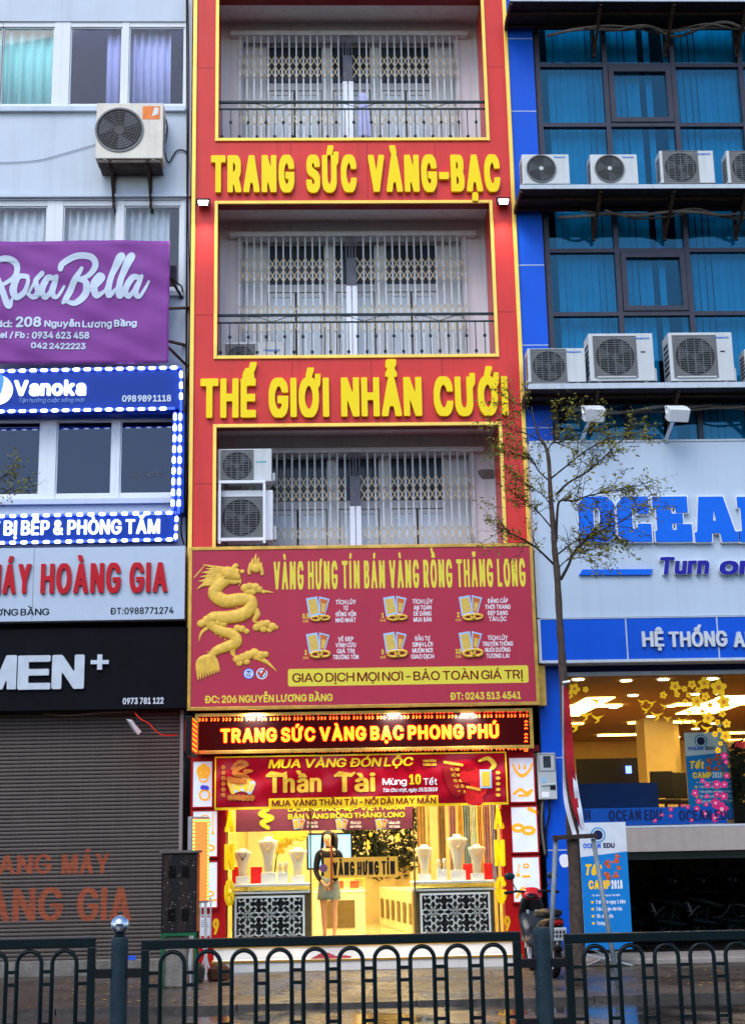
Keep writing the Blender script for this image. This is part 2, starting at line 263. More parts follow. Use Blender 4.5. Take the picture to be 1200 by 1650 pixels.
    'M': [[12,0,12,100,30,100,54,37,55,36,55,34,56,33,56,31,57,30,58,28,58,26,59,24,59,22,60,20,61,18,61,16,62,15,62,13,63,11,63,10,60,10,61,11,61,13,62,14,62,16,63,18,64,20,64,22,65,24,65,26,66,28,67,29,67,31,68,33,68,34,69,36,69,37,94,100,112,100,112,0,99,0,99,57,99,59,99,61,99,62,99,64,99,66,99,68,99,70,99,72,99,81,100,83,100,86,100,88,100,90,101,90,100,88,99,85,99,83,98,80,97,78,96,76,95,74,95,71,94,69,93,67,93,65,92,63,91,62,91,60,90,58,90,57,67,0,56,0,33,57,33,58,32,60,32,61,31,63,31,65,30,67,29,69,28,71,28,73,27,75,26,78,25,80,25,83,24,85,23,87,22,90,23,90,23,88,23,86,24,84,24,82,24,80,24,77,24,75,24,73,24,65,24,63,24,61,24,59,24,57,24,0]],
    'N': [[12,0,12,100,27,100,67,36,68,35,69,33,70,31,71,30,72,28,74,26,75,23,76,21,77,19,79,16,80,13,81,11,80,11,79,13,79,16,79,19,79,21,79,24,79,26,79,29,78,31,78,33,78,35,78,37,78,38,78,100,91,100,91,0,76,0,40,57,39,59,37,61,36,63,35,65,34,67,32,70,31,72,29,75,27,78,25,81,23,85,21,89,23,89,24,86,24,82,24,79,24,75,24,72,24,70,24,67,24,64,24,62,25,60,25,59,25,57,25,0]],
    'O': [[52,-1,46,-1,40,0,35,2,30,5,25,8,21,12,17,17,14,23,11,29,9,35,8,42,8,50,8,58,9,65,11,71,14,77,17,83,21,87,25,92,30,95,35,98,40,100,46,101,52,101,59,101,65,100,70,98,75,95,80,92,84,87,88,83,91,77,94,71,95,65,97,58,97,50,97,42,95,35,94,29,91,23,88,17,84,12,80,8,75,5,70,2,65,0,59,-1],[52,10,57,11,61,12,65,13,69,15,72,17,75,21,78,24,80,28,82,33,83,38,84,44,85,50,84,56,83,62,82,67,80,72,78,76,75,79,72,83,69,85,65,87,61,88,57,89,52,90,48,89,44,88,40,87,36,85,33,82,30,79,27,76,25,72,23,67,21,62,21,56,20,50,21,44,21,38,23,33,25,28,27,24,30,21,33,18,36,15,40,13,44,12,48,11]],
    'P': [[12,0,12,100,46,100,52,100,57,99,61,98,65,96,69,94,72,91,75,88,77,84,78,81,79,77,80,73,80,68,80,64,79,60,78,56,77,52,75,49,72,46,69,43,65,41,61,39,57,38,52,37,46,37,21,37,21,48,46,48,49,48,53,48,56,49,58,50,61,52,63,54,64,55,65,58,66,60,67,63,68,65,68,68,68,71,67,74,66,77,65,79,64,81,63,83,61,85,58,86,56,87,53,88,49,89,46,89,24,89,24,0]],
    'R': [[12,0,12,100,46,100,52,100,57,99,61,98,65,96,69,94,72,91,75,88,77,85,78,82,80,78,80,74,80,69,80,65,80,61,78,57,77,53,75,50,72,47,69,45,65,43,61,41,57,40,52,39,46,39,19,39,19,50,46,50,50,50,53,51,56,51,59,52,61,54,63,55,64,57,66,59,67,61,67,64,68,66,68,69,68,72,67,75,67,77,66,80,64,82,63,83,61,85,58,86,56,87,53,88,50,89,46,89,24,89,24,0],[69,0,45,45,60,45,84,0]],
    'S': [[44,-2,39,-2,34,-1,29,0,25,2,21,4,18,6,15,9,13,12,11,15,9,19,8,23,8,27,21,27,21,24,22,22,23,19,24,17,26,15,28,14,30,13,33,12,35,11,38,10,41,10,44,10,47,10,50,10,53,11,56,12,59,13,61,14,63,16,65,18,66,20,67,22,68,25,68,27,68,30,67,32,66,34,65,35,64,37,62,38,60,39,58,40,56,41,53,42,51,43,48,44,36,47,30,49,25,51,21,54,17,57,14,60,12,64,11,68,10,73,10,77,11,81,13,85,15,88,17,91,20,94,23,96,27,98,31,99,35,100,40,101,45,101,49,101,54,100,58,99,62,98,66,96,69,94,72,91,74,88,76,85,77,82,78,78,79,74,66,74,66,78,64,81,62,84,59,86,56,88,53,89,49,90,44,90,41,90,38,90,35,89,33,88,31,87,29,86,27,84,25,82,24,80,23,78,23,76,23,74,23,71,23,69,24,67,26,66,27,64,29,63,31,62,33,61,35,60,38,59,40,58,42,58,52,55,54,54,56,54,59,53,61,52,64,51,66,50,68,48,71,47,73,45,74,43,76,41,78,39,79,36,80,34,80,31,80,27,80,23,79,19,78,16,76,12,74,9,71,7,67,4,64,2,59,0,55,-1,49,-2]],
    'T': [[6,89,6,100,82,100,82,89,50,89,50,0,38,0,38,89]],
    'U': [[51,-2,45,-1,40,0,35,1,30,3,26,6,22,9,19,12,17,16,15,20,13,24,12,29,12,34,12,100,24,100,24,35,25,32,25,28,26,25,28,22,29,20,32,17,34,15,37,13,40,12,43,11,47,10,51,10,55,10,59,11,62,12,65,13,68,15,70,17,72,20,74,22,75,25,76,28,77,32,77,35,77,100,90,100,90,34,90,29,89,24,87,20,85,16,82,12,79,9,76,6,71,3,67,1,62,0,57,-1]],
    'V': [[40,0,3,100,17,100,38,41,39,38,40,35,41,31,42,27,44,23,45,18,47,12,49,6,46,6,48,12,50,18,51,23,52,27,54,31,55,35,56,38,57,41,78,100,91,100,55,0]],
    'Y': [[40,0,40,41,3,100,18,100,38,68,39,65,41,62,42,60,44,57,45,55,46,52,48,49,49,45,44,45,45,49,47,52,48,55,49,58,51,60,52,63,54,65,55,68,75,100,89,100,53,41,53,0]],
    'a': [[31,-2,28,-2,25,-1,22,0,19,1,16,2,13,4,11,6,9,9,8,11,7,14,6,18,6,21,6,24,7,27,7,29,8,32,10,34,11,35,13,37,15,38,17,39,20,40,22,41,25,41,27,42,30,42,32,43,35,43,38,44,41,44,44,44,46,45,48,45,50,45,51,46,52,46,53,47,54,48,54,49,54,50,54,53,54,55,53,57,52,58,51,60,50,61,49,62,47,63,45,64,43,65,41,65,38,65,36,65,34,65,31,64,29,63,28,62,26,61,24,60,23,59,22,58,21,57,20,55,20,54,8,57,9,60,11,63,13,66,15,68,18,70,20,71,23,73,26,74,29,75,32,75,35,75,38,76,40,76,42,75,45,75,47,75,49,74,52,73,54,72,56,71,58,69,60,68,62,65,63,63,65,60,65,57,66,53,66,49,66,0,54,0,54,10,53,9,52,8,51,6,50,5,48,4,46,2,44,1,42,0,40,-1,37,-1,35,-2],[33,9,37,9,40,10,42,10,45,12,47,13,49,15,50,16,52,18,53,20,54,23,54,25,54,27,54,37,53,36,52,36,51,36,50,35,48,35,47,35,45,35,44,34,42,34,41,34,39,34,38,33,37,33,36,33,34,33,32,33,30,32,28,32,26,31,25,30,23,30,22,29,20,27,19,26,19,24,18,23,18,21,18,19,19,17,19,16,20,14,21,13,22,12,24,11,26,10,27,10,29,9,31,9]],
    'b': [[45,-2,42,-1,39,-1,36,0,34,1,32,2,30,3,28,5,27,6,26,8,25,9,24,10,23,12,22,12,22,0,10,0,10,100,22,100,22,63,23,63,24,64,25,65,26,67,27,68,28,69,30,71,32,72,34,73,36,74,39,75,42,75,45,76,50,75,54,74,58,73,62,71,65,68,68,65,70,62,73,58,74,53,76,48,76,43,77,37,76,31,76,26,74,21,73,17,71,13,68,9,65,6,62,3,58,1,54,0,50,-1],[43,9,47,9,50,10,52,11,55,13,57,15,59,17,61,20,62,23,63,26,64,30,64,33,64,37,64,41,64,45,63,48,62,51,61,54,59,57,57,59,55,61,52,63,50,64,47,65,43,65,40,65,37,64,34,63,32,61,29,59,28,57,26,55,25,52,24,48,23,45,22,41,22,37,22,33,23,29,24,26,25,23,26,20,28,17,30,15,32,13,34,11,37,10,40,9]],
    'c': [[41,-2,36,-1,31,0,27,1,23,3,19,6,16,9,13,13,11,17,9,21,8,26,7,31,7,37,7,42,8,48,9,53,11,57,13,61,16,65,19,68,23,71,27,73,31,74,36,75,41,76,43,75,46,75,49,75,51,74,53,73,56,72,58,71,60,70,62,69,64,67,65,65,67,63,68,61,69,59,70,57,71,54,60,51,59,53,59,54,58,56,57,57,56,58,55,59,54,60,53,61,52,62,50,63,49,63,48,64,46,64,44,65,43,65,41,65,37,65,34,64,31,63,29,61,26,59,24,56,23,54,21,51,20,48,20,44,19,41,19,37,19,33,20,30,20,26,21,23,23,20,24,17,26,15,29,13,31,11,34,10,37,9,41,9,43,9,44,9,46,10,48,10,49,11,51,11,52,12,53,13,54,14,55,15,56,16,57,17,58,19,59,20,59,22,60,23,71,20,71,18,70,15,68,13,67,11,66,9,64,7,62,6,60,4,58,3,56,2,54,1,51,0,49,-1,46,-1,43,-2]],
    'd': [[38,-2,34,-1,30,0,26,1,22,3,19,6,16,9,13,13,11,17,9,21,8,26,7,31,7,37,7,43,8,48,9,53,11,58,13,62,16,65,19,68,22,71,26,73,30,74,34,75,38,76,42,75,45,75,47,74,50,73,52,72,54,71,55,69,56,68,58,67,59,65,59,64,60,63,61,63,61,100,73,100,73,0,61,0,61,12,60,12,60,10,59,9,58,8,56,6,55,5,53,3,52,2,50,1,47,0,45,-1,42,-1],[40,9,43,9,46,10,49,11,52,13,54,15,56,17,58,20,59,23,60,26,61,29,61,33,61,37,61,41,61,45,60,48,59,52,58,55,56,57,54,59,52,61,49,63,47,64,43,65,40,65,37,65,34,64,31,63,28,61,26,59,24,57,23,54,21,51,20,48,20,45,19,41,19,37,19,33,20,30,20,26,21,23,23,20,24,17,26,15,29,13,31,11,34,10,37,9]],
    'e': [[42,-2,36,-1,32,0,27,1,23,3,19,6,16,9,13,13,11,17,9,21,8,26,7,31,7,37,7,42,8,48,9,52,11,57,13,61,16,65,19,68,23,71,27,73,31,74,35,75,40,76,43,75,46,75,49,74,52,74,55,72,58,71,60,69,63,67,65,65,67,62,69,59,70,55,71,52,72,48,73,43,73,38,73,33,15,33,15,43,66,43,61,40,61,43,60,47,60,50,59,53,57,55,56,58,54,60,52,62,49,63,47,64,44,65,40,65,37,65,34,64,31,63,29,62,26,60,25,58,23,56,21,53,20,50,19,47,19,45,19,41,19,35,19,31,20,27,20,24,22,21,23,18,25,16,27,14,30,12,32,11,35,10,38,9,42,9,44,9,46,9,48,10,50,10,52,11,53,12,55,13,56,14,57,16,58,17,59,19,60,21,72,18,71,15,69,12,68,10,66,8,64,6,61,4,58,2,56,1,52,0,49,-1,45,-1]],
    'f': [[45,75,45,64,1,64,1,75],[16,0,16,85,16,88,17,91,18,93,19,96,20,98,22,99,24,101,27,102,29,103,32,104,34,104,37,104,39,104,41,104,42,104,44,104,45,103,46,103,47,103,48,102,45,92,44,92,43,93,42,93,41,93,40,93,39,93,38,93,36,93,34,92,32,92,30,90,29,89,28,87,28,85,28,82,28,0]],
    'g': [[41,-30,37,-29,33,-29,29,-28,26,-27,23,-26,21,-25,18,-23,16,-22,14,-20,13,-18,11,-16,10,-14,20,-8,21,-9,22,-10,23,-12,24,-13,25,-14,27,-15,28,-16,30,-17,32,-18,35,-19,38,-19,41,-19,45,-19,49,-18,52,-17,55,-15,58,-12,60,-9,61,-5,61,-1,61,13,60,13,59,12,59,11,58,10,56,8,55,7,53,5,52,4,50,3,47,2,45,1,42,1,38,1,34,1,30,2,26,3,22,5,19,8,16,11,13,14,11,18,9,22,8,27,7,32,7,38,7,43,8,48,9,53,11,58,13,62,16,65,19,68,22,71,26,73,30,74,34,75,39,76,42,75,45,75,48,74,50,73,52,72,54,71,55,69,57,68,58,67,59,65,60,64,60,63,62,63,62,75,73,75,73,-2,73,-6,72,-11,71,-14,69,-18,66,-21,64,-23,61,-25,57,-27,53,-28,49,-29,45,-29],[40,12,44,12,47,12,49,13,52,15,54,17,56,19,58,21,59,24,60,27,61,30,61,34,61,38,61,42,61,45,60,49,59,52,58,55,56,57,54,59,52,61,49,63,47,64,44,65,40,65,37,65,34,64,31,63,29,61,26,59,24,57,23,54,21,52,20,48,20,45,19,42,19,38,19,34,20,30,20,27,21,24,23,21,24,19,26,17,29,15,31,13,34,12,37,12]],
    'h': [[22,45,22,0,10,0,10,100,22,100,22,57,20,57,22,61,24,65,27,69,30,71,33,73,37,74,41,75,45,76,48,75,52,75,55,74,58,72,61,71,63,69,65,66,67,63,68,60,69,56,70,52,70,47,70,0,58,0,58,46,58,50,57,54,56,57,54,60,51,62,48,63,45,64,41,65,39,65,36,64,34,63,32,62,30,61,28,60,26,58,25,56,24,53,23,51,23,48]],
    'i': [[10,0,10,75,22,75,22,0],[16,87,15,87,13,88,12,88,11,89,9,91,9,92,8,93,8,95,8,97,9,98,9,99,11,101,12,102,13,102,15,103,16,103,18,103,20,102,21,102,22,101,23,99,24,98,25,97,25,95,25,93,24,92,23,91,22,89,21,88,20,88,18,87]],
    'j': [[10,75,22,75,22,-6,22,-9,22,-12,21,-15,20,-18,19,-20,17,-22,15,-24,13,-25,10,-27,7,-27,4,-28,1,-28,-2,-28,-2,-17,0,-17,3,-17,5,-16,7,-15,8,-14,9,-13,10,-11,10,-8,10,-6],[16,87,15,87,13,88,12,88,11,89,9,91,9,92,8,93,8,95,8,97,9,98,9,99,11,101,12,102,13,102,15,103,16,103,18,103,20,102,21,102,22,101,23,99,24,98,25,97,25,95,25,93,24,92,23,91,22,89,21,88,20,88,18,87]],
    'k': [[22,27,22,42,24,42,56,75,71,75,36,39,35,39],[10,0,10,100,22,100,22,0],[58,0,29,37,38,45,73,0]],
    'l': [[27,0,23,0,20,1,17,2,15,4,13,6,11,9,11,13,10,17,10,100,22,100,22,19,22,17,23,15,23,13,24,12,24,11,26,11,27,10,29,10,30,10,31,10,32,10,33,11,36,1,35,0,34,0,33,0,32,0,31,0,30,0,28,0]],
    'm': [[10,0,10,75,22,75,22,58,21,58,22,61,23,64,24,66,26,68,28,70,30,71,32,73,34,74,36,75,38,75,41,76,43,76,47,76,51,75,54,73,56,71,59,68,61,65,62,62,63,58,61,58,62,61,63,63,65,65,66,67,68,69,70,71,72,72,75,74,77,75,80,75,83,76,86,76,89,76,92,75,95,74,98,73,100,71,103,70,105,67,106,65,108,62,109,58,109,54,109,50,109,0,97,0,97,50,97,54,96,57,95,59,93,61,91,63,88,64,85,65,82,65,80,65,78,64,75,64,74,63,72,62,70,60,69,59,68,57,67,55,66,53,66,51,66,49,66,0,54,0,54,51,54,54,53,57,52,59,50,61,48,63,45,64,42,65,39,65,37,65,35,64,33,64,31,63,29,62,27,60,26,59,25,57,24,55,23,52,22,50,22,47,22,0]],
    'n': [[22,45,22,0,10,0,10,75,22,75,22,57,20,57,22,61,24,65,27,69,30,71,33,73,37,74,41,75,45,76,48,75,52,75,55,74,58,72,61,71,63,69,65,66,67,63,68,60,69,56,70,52,70,47,70,0,58,0,58,46,58,50,57,54,56,57,54,60,51,62,48,63,45,64,41,65,39,65,36,64,34,63,32,62,30,61,28,60,26,58,25,56,24,53,23,51,23,48]],
    'o': [[41,-2,36,-1,31,0,27,1,23,3,19,6,16,9,13,13,11,17,9,21,8,26,7,31,7,37,7,42,8,48,9,53,11,57,13,61,16,65,19,68,23,71,27,73,31,74,36,75,41,76,46,75,50,74,55,73,59,71,62,68,66,65,68,61,71,57,73,53,74,48,75,42,75,37,75,31,74,26,73,21,71,17,68,13,66,9,62,6,59,3,55,1,50,0,46,-1],[41,9,44,9,48,10,51,11,53,13,55,15,57,17,59,20,60,23,61,26,62,30,63,33,63,37,63,41,62,44,61,47,60,51,59,54,57,56,55,59,53,61,51,63,48,64,44,65,41,65,37,65,34,64,31,63,29,61,26,59,24,56,23,54,21,51,20,48,20,44,19,41,19,37,19,33,20,30,20,26,21,23,23,20,24,17,26,15,29,13,31,11,34,10,37,9]],
    'p': [[10,-28,10,75,22,75,22,63,23,63,24,64,25,65,26,67,27,68,28,69,30,71,32,72,34,73,36,74,39,75,42,75,45,76,50,75,54,74,58,73,62,71,65,68,68,65,70,62,73,58,74,53,76,48,76,43,77,37,76,31,76,26,74,21,73,17,71,13,68,9,65,6,62,3,58,1,54,0,50,-1,45,-2,42,-1,39,-1,36,0,34,1,32,2,30,3,28,5,27,6,26,8,25,9,24,10,23,12,22,12,22,-28],[43,9,47,9,50,10,52,11,55,13,57,15,59,17,61,20,62,23,63,26,64,30,64,33,64,37,64,41,64,45,63,48,62,51,61,54,59,57,57,59,55,61,52,63,50,64,47,65,43,65,40,65,37,64,34,63,32,61,29,59,28,57,26,55,25,52,24,48,23,45,22,41,22,37,22,33,23,29,24,26,25,23,26,20,28,17,30,15,32,13,34,11,37,10,40,9]],
    'q': [[73,-28,61,-28,61,12,60,12,59,10,59,9,58,8,56,6,55,5,53,3,52,2,50,1,47,0,45,-1,42,-1,38,-2,34,-1,30,0,26,1,22,3,19,6,16,9,13,13,11,17,9,21,8,26,7,31,7,37,7,43,8,48,9,53,11,58,13,62,16,65,19,68,22,71,26,73,30,74,34,75,38,76,42,75,45,75,47,74,50,73,52,72,54,71,55,69,56,68,58,67,59,65,60,64,60,63,61,63,61,75,73,75],[40,9,43,9,46,10,49,11,52,13,54,15,56,17,58,20,59,23,60,26,61,29,61,33,61,37,61,41,61,45,60,48,59,52,58,55,56,57,54,59,52,61,49,63,47,64,43,65,40,65,37,65,34,64,31,63,28,61,26,59,24,57,23,54,21,51,20,48,20,45,19,41,19,37,19,33,20,30,20,26,21,23,23,20,24,17,26,15,29,13,31,11,34,10,37,9]],
    'r': [[10,0,10,75,22,75,22,63,23,63,24,66,26,68,28,70,30,72,33,74,36,75,39,75,42,76,43,76,44,76,45,76,46,76,47,76,47,75,48,75,48,63,47,63,47,64,46,64,45,64,44,64,43,64,42,64,41,64,38,64,36,63,33,63,31,62,29,61,28,59,26,58,25,56,24,54,23,51,22,49,22,47,22,0]],
    's': [[36,-2,32,-1,28,-1,25,0,22,1,19,2,17,4,14,5,12,7,10,10,9,12,8,15,7,19,18,21,19,18,21,16,22,14,24,12,27,11,29,10,32,9,36,9,39,9,43,10,46,11,48,12,50,14,52,16,52,18,53,20,53,22,52,24,51,25,50,27,48,28,46,29,44,30,42,30,29,33,25,35,20,37,17,39,14,41,12,44,10,47,10,50,9,54,9,57,10,60,11,63,13,65,15,67,17,70,20,71,23,73,26,74,29,75,33,75,37,76,40,75,44,75,47,74,50,73,53,72,55,70,57,69,59,67,60,64,62,62,63,60,64,57,53,54,52,57,51,58,49,60,48,62,46,64,43,65,40,65,37,65,34,65,31,65,28,64,26,62,24,61,22,59,22,57,21,54,22,53,22,51,23,49,24,48,26,47,28,46,31,45,34,44,45,41,50,40,54,38,57,36,60,34,62,31,64,28,65,25,65,21,65,18,64,15,63,12,61,9,59,7,57,5,54,3,51,1,48,0,44,-1,40,-1]],
    't': [[40,75,40,64,1,64,1,75],[13,93,25,93,25,19,25,17,25,15,26,13,27,12,28,11,29,10,31,10,33,10,34,10,35,10,36,10,37,10,38,10,39,10,40,11,42,0,41,0,40,0,39,0,38,-1,37,-1,35,-1,34,-1,33,-1,29,0,25,0,21,2,18,4,16,7,14,10,13,14,13,18]],
    'u': [[36,-1,32,-1,29,0,26,1,23,2,20,4,17,6,15,9,14,12,12,15,11,19,11,23,10,27,10,75,22,75,22,28,23,24,23,21,25,17,27,15,29,13,32,11,36,10,39,10,42,10,44,10,47,11,49,12,51,13,53,15,54,17,56,19,57,21,58,24,58,27,58,30,58,75,70,75,70,0,59,0,59,18,60,18,58,13,56,9,54,6,51,3,47,1,44,0,40,-1]],
    'v': [[32,0,3,75,17,75,32,30,34,27,35,24,36,20,37,17,38,14,39,10,39,7,40,4,36,4,37,7,38,10,39,14,40,17,41,20,42,24,43,27,44,30,60,75,73,75,44,0]],
    'w': [[27,0,4,75,17,75,26,42,27,39,28,35,29,31,30,27,31,23,32,18,33,13,34,8,32,8,33,13,34,18,35,22,36,26,37,31,39,35,40,38,41,42,50,75,62,75,71,42,72,38,73,35,74,31,75,27,76,22,77,18,78,13,79,8,77,8,78,13,79,18,80,22,81,27,82,31,83,35,84,38,85,42,94,75,107,75,84,0,72,0,63,34,62,36,61,39,61,42,60,44,59,47,58,50,58,52,57,55,56,58,56,61,55,64,54,66,57,66,56,64,56,61,55,58,54,55,54,52,53,50,52,47,52,44,51,41,50,39,49,36,49,34,39,0]],
    'x': [[4,0,34,43,34,34,6,75,20,75,29,60,31,57,32,55,34,52,35,50,37,47,38,45,39,43,41,40,34,40,36,43,37,45,39,47,40,50,41,52,43,55,44,57,46,60,55,75,69,75,41,33,41,42,70,0,56,0,45,17,44,19,42,22,41,24,39,27,38,29,37,31,35,34,34,36,40,36,39,34,38,31,36,29,35,27,34,24,32,22,31,19,29,17,18,0]],
    'y': [[9,-27,12,-17,14,-17,16,-18,17,-18,19,-18,20,-17,22,-17,23,-16,24,-16,26,-15,27,-13,28,-11,29,-9,30,-7,32,0,3,75,17,75,32,30,34,27,35,24,36,20,37,17,38,14,39,10,39,7,40,4,36,4,37,7,38,10,39,14,40,17,41,20,42,24,43,27,44,30,60,75,73,75,40,-11,39,-14,38,-17,36,-19,35,-21,33,-23,31,-24,29,-26,27,-27,25,-27,23,-28,21,-28,18,-29,17,-28,15,-28,14,-28,13,-28,12,-28,11,-28,10,-27]],
    'z': [[8,0,8,9,50,63,9,63,9,75,65,75,65,65,25,12,25,11,67,11,67,0]],
}
ACCENTS = {
    'grave': [[-5,110,-18,129,-4,129,5,110]],
    'acute': [[-5,110,4,129,18,129,5,110]],
    'hook': [[4,110,-5,110,0,119,0,120,0,121,-1,121,-1,122,-2,122,-11,122,-11,129,-2,129,0,129,2,129,4,129,5,128,6,128,7,127,8,126,9,125,9,124,10,123,10,122,10,121,9,120,9,118,8,117,8,116]],
    'tilde': [[9,113,8,113,6,113,5,114,4,114,3,114,2,115,1,115,-1,116,-2,116,-3,117,-4,117,-4,118,-5,118,-6,119,-7,119,-8,119,-9,118,-10,118,-10,117,-10,116,-11,115,-11,114,-11,113,-19,113,-19,116,-19,119,-18,121,-17,123,-15,125,-13,126,-11,127,-9,127,-7,127,-6,127,-5,127,-4,126,-3,126,-2,126,-1,125,0,124,1,124,2,123,3,123,4,123,5,122,6,122,7,122,8,122,9,122,10,122,10,123,10,124,11,125,11,126,11,127,19,127,19,124,19,121,18,119,17,117,15,115,13,114,11,113]],
    'dot': [[0,-28,-1,-28,-3,-28,-4,-27,-6,-26,-7,-25,-8,-24,-8,-22,-8,-20,-8,-19,-8,-17,-7,-16,-6,-15,-4,-14,-3,-13,-1,-13,0,-12,2,-13,3,-13,5,-14,6,-15,7,-16,8,-17,8,-19,9,-20,8,-22,8,-24,7,-25,6,-26,5,-27,3,-28,2,-28]],
    'circumflex': [[-10,111,-21,111,-21,112,-6,129,6,129,22,112,22,111,10,111,0,123]],
    'breve': [[0,111,-3,111,-5,111,-8,112,-10,113,-12,114,-14,116,-15,118,-17,120,-18,122,-19,124,-19,127,-19,129,-11,129,-10,127,-10,125,-9,124,-8,122,-6,121,-4,120,-2,119,0,119,2,119,4,120,6,121,8,122,9,124,10,125,10,127,11,129,19,129,19,127,19,124,18,122,17,120,15,118,14,116,12,114,10,113,8,112,5,111,3,111]],
}
OUT = {}
HORN = [(0.0, -0.14), (0.07, -0.10), (0.10, -0.03), (0.10, 0.10), (0.20, 0.10), (0.20, -0.03), (0.17, -0.13), (0.08, -0.20), (0.0, -0.23)]
def _glyph(ch):
    """contours of a letter (capitals 1 high), put together from its base letter and its accents"""
    import unicodedata
    d = unicodedata.normalize('NFD', ch); b = {'Đ': 'D', 'đ': 'd'}.get(d[0], d[0])
    P = [np.array(c, float).reshape(-1, 2)/100.0 for c in LETTERS[b]]
    q = np.vstack(P); x0, x1, top = q[:, 0].min(), q[:, 0].max(), q[:, 1].max(); cx = (x0+x1)/2; low = b.islower(); sh = -0.27 if low else 0.0
    body = [p for p in P]
    if b == 'i' and len(d) > 1: body = [min(P, key=lambda p: p[:, 1].min())]
    if d[0] == 'Đ': body.append(np.array([(x0-.12, .45), (cx, .45), (cx, .56), (x0-.12, .56)][::-1]))
    if d[0] == 'đ': body.append(np.array([(cx, .80), (x1+.12, .80), (x1+.12, .89), (cx, .89)][::-1]))
    names = {0x300: 'grave', 0x301: 'acute', 0x309: 'hook', 0x303: 'tilde', 0x323: 'dot', 0x302: 'circumflex', 0x306: 'breve'}
    over = [names[ord(m)] for m in d[1:] if ord(m) in names and ord(m) != 0x323]; hat = any(n in ('circumflex', 'breve') for n in over)
    for m in d[1:]:
        if ord(m) == 0x31B: hx = x1-(0.10 if b in 'Oo' else 0.05); body.append(np.array(HORN)*(1, 1)+(hx, top))
        elif ord(m) == 0x323: body += [np.array(c, float).reshape(-1, 2)/100.0+(cx, 0) for c in ACCENTS['dot']]
        else:
            n = names[ord(m)]; dx = dy = 0.0
            if hat and n not in ('circumflex', 'breve'): dx, dy = (0.0, .24) if n == 'tilde' else ((.17, .17) if n in ('acute', 'hook') else (-.17, .17))
            body += [np.array(c, float).reshape(-1, 2)/100.0+(cx+dx, sh+dy) for c in ACCENTS[n]]
    return body
class _Out(dict):
    def __missing__(s, ch): s[ch] = _glyph(ch); return s[ch]
OUT = _Out()
# slab capitals of the school sign
OUT['block_o'] = [np.array(q, float) for q in ([(.2, 1), (.8, 1), (1, .83), (1, .17), (.8, 0), (.2, 0), (0, .17), (0, .83)], [(.385, .3), (.44, .24), (.56, .24), (.61, .3), (.61, .7), (.56, .77), (.44, .77), (.385, .7)])]
OUT['block_c'] = [np.array([(.95, 1), (.2, 1), (0, .83), (0, .17), (.2, 0), (1, 0), (1, .38), (.62, .38), (.62, .27), (.42, .27), (.42, .77), (.62, .77), (.62, .63), (.95, .63)], float)]
OUT['block_e'] = [np.array([(0, 1), (.92, 1), (.92, .66), (.62, .66), (.62, .78), (.47, .78), (.47, .61), (.77, .61), (.77, .42), (.47, .42), (.47, .24), (.62, .24), (.62, .37), (1, .37), (1, 0), (.03, 0), (.03, .23), (.09, .23), (.09, .77), (0, .77)], float)]
OUT['block_a'] = [np.array(q, float) for q in ([(.15, 1), (.70, 1), (.93, .2), (1, .2), (1, 0), (.63, 0), (.60, .2), (.38, .2), (.36, 0), (0, 0), (0, .2), (.06, .2)], [(.42, .45), (.53, .45), (.47, .84)])]
OUT['block_n'] = [np.array([(0, 1), (.45, 1), (.62, .6), (.62, .78), (.55, .78), (.55, 1), (1, 1), (1, .78), (.93, .78), (.93, 0), (.55, 0), (.33, .5), (.33, .22), (.42, .22), (.42, 0), (0, 0), (0, .22), (.07, .22), (.07, .78), (0, .78)], float)]
def march(V, X, Y):
    """level set V > 0 on the grid X, Y: points, faces, boundary segments"""
    ins = V > 0; ny, nx = V.shape; pts, faces, segs = [], [], []
    full = ins[:-1, :-1] & ins[1:, :-1] & ins[:-1, 1:] & ins[1:, 1:]
    some = (ins[:-1, :-1] | ins[1:, :-1] | ins[:-1, 1:] | ins[1:, 1:]) & ~full
    for j in range(ny-1):
        row = full[j]; i = 0
        while i < nx-1:
            if row[i]:
                k = i
                while k < nx-1 and row[k]: k += 1
                b = len(pts); pts += [(X[i], Y[j]), (X[k], Y[j]), (X[k], Y[j+1]), (X[i], Y[j+1])]; faces.append((b, b+1, b+2, b+3)); i = k
            else: i += 1
    for j, i in zip(*np.nonzero(some)):
        cs = ((j, i), (j, i+1), (j+1, i+1), (j+1, i)); b = len(pts); kinds = []
        for q in range(4):
            a, c = cs[q], cs[(q+1) % 4]; va, vc = V[a], V[c]
            if va > 0: pts.append((X[a[1]], Y[a[0]])); kinds.append(0)
            if (va > 0) != (vc > 0):
                t = va/(va-vc); pts.append((X[a[1]]+(X[c[1]]-X[a[1]])*t, Y[a[0]]+(Y[c[0]]-Y[a[0]])*t)); kinds.append(1 if va > 0 else 2)
        n = len(kinds)
        if n < 3: del pts[b:]; continue
        faces.append(tuple(range(b, b+n)))
        for q in range(n):
            if kinds[q] == 1 and kinds[(q+1) % n] == 2: segs.append((b+q, b+(q+1) % n))
    return pts, faces, segs
def _dist(px, py, A, B, p):
    """distance from the points to the segments A-B; p > 2: squarer corners"""
    best = np.full(px.shape, 1e9)
    for (ax, ay), (bx, by) in zip(A, B):
        dx, dy = bx-ax, by-ay; L = dx*dx+dy*dy
        if p == 2:
            t = np.clip(((px-ax)*dx+(py-ay)*dy)/L, 0, 1) if L > 0 else 0
            best = np.minimum(best, (px-ax-t*dx)**2+(py-ay-t*dy)**2); continue
        n = max(1, int(math.sqrt(L)/0.25))
        for k in range(n):
            t = k/n; best = np.minimum(best, np.abs(px-ax-dx*t)**p+np.abs(py-ay-dy*t)**p)
    return best**(1/p)
GC = {}
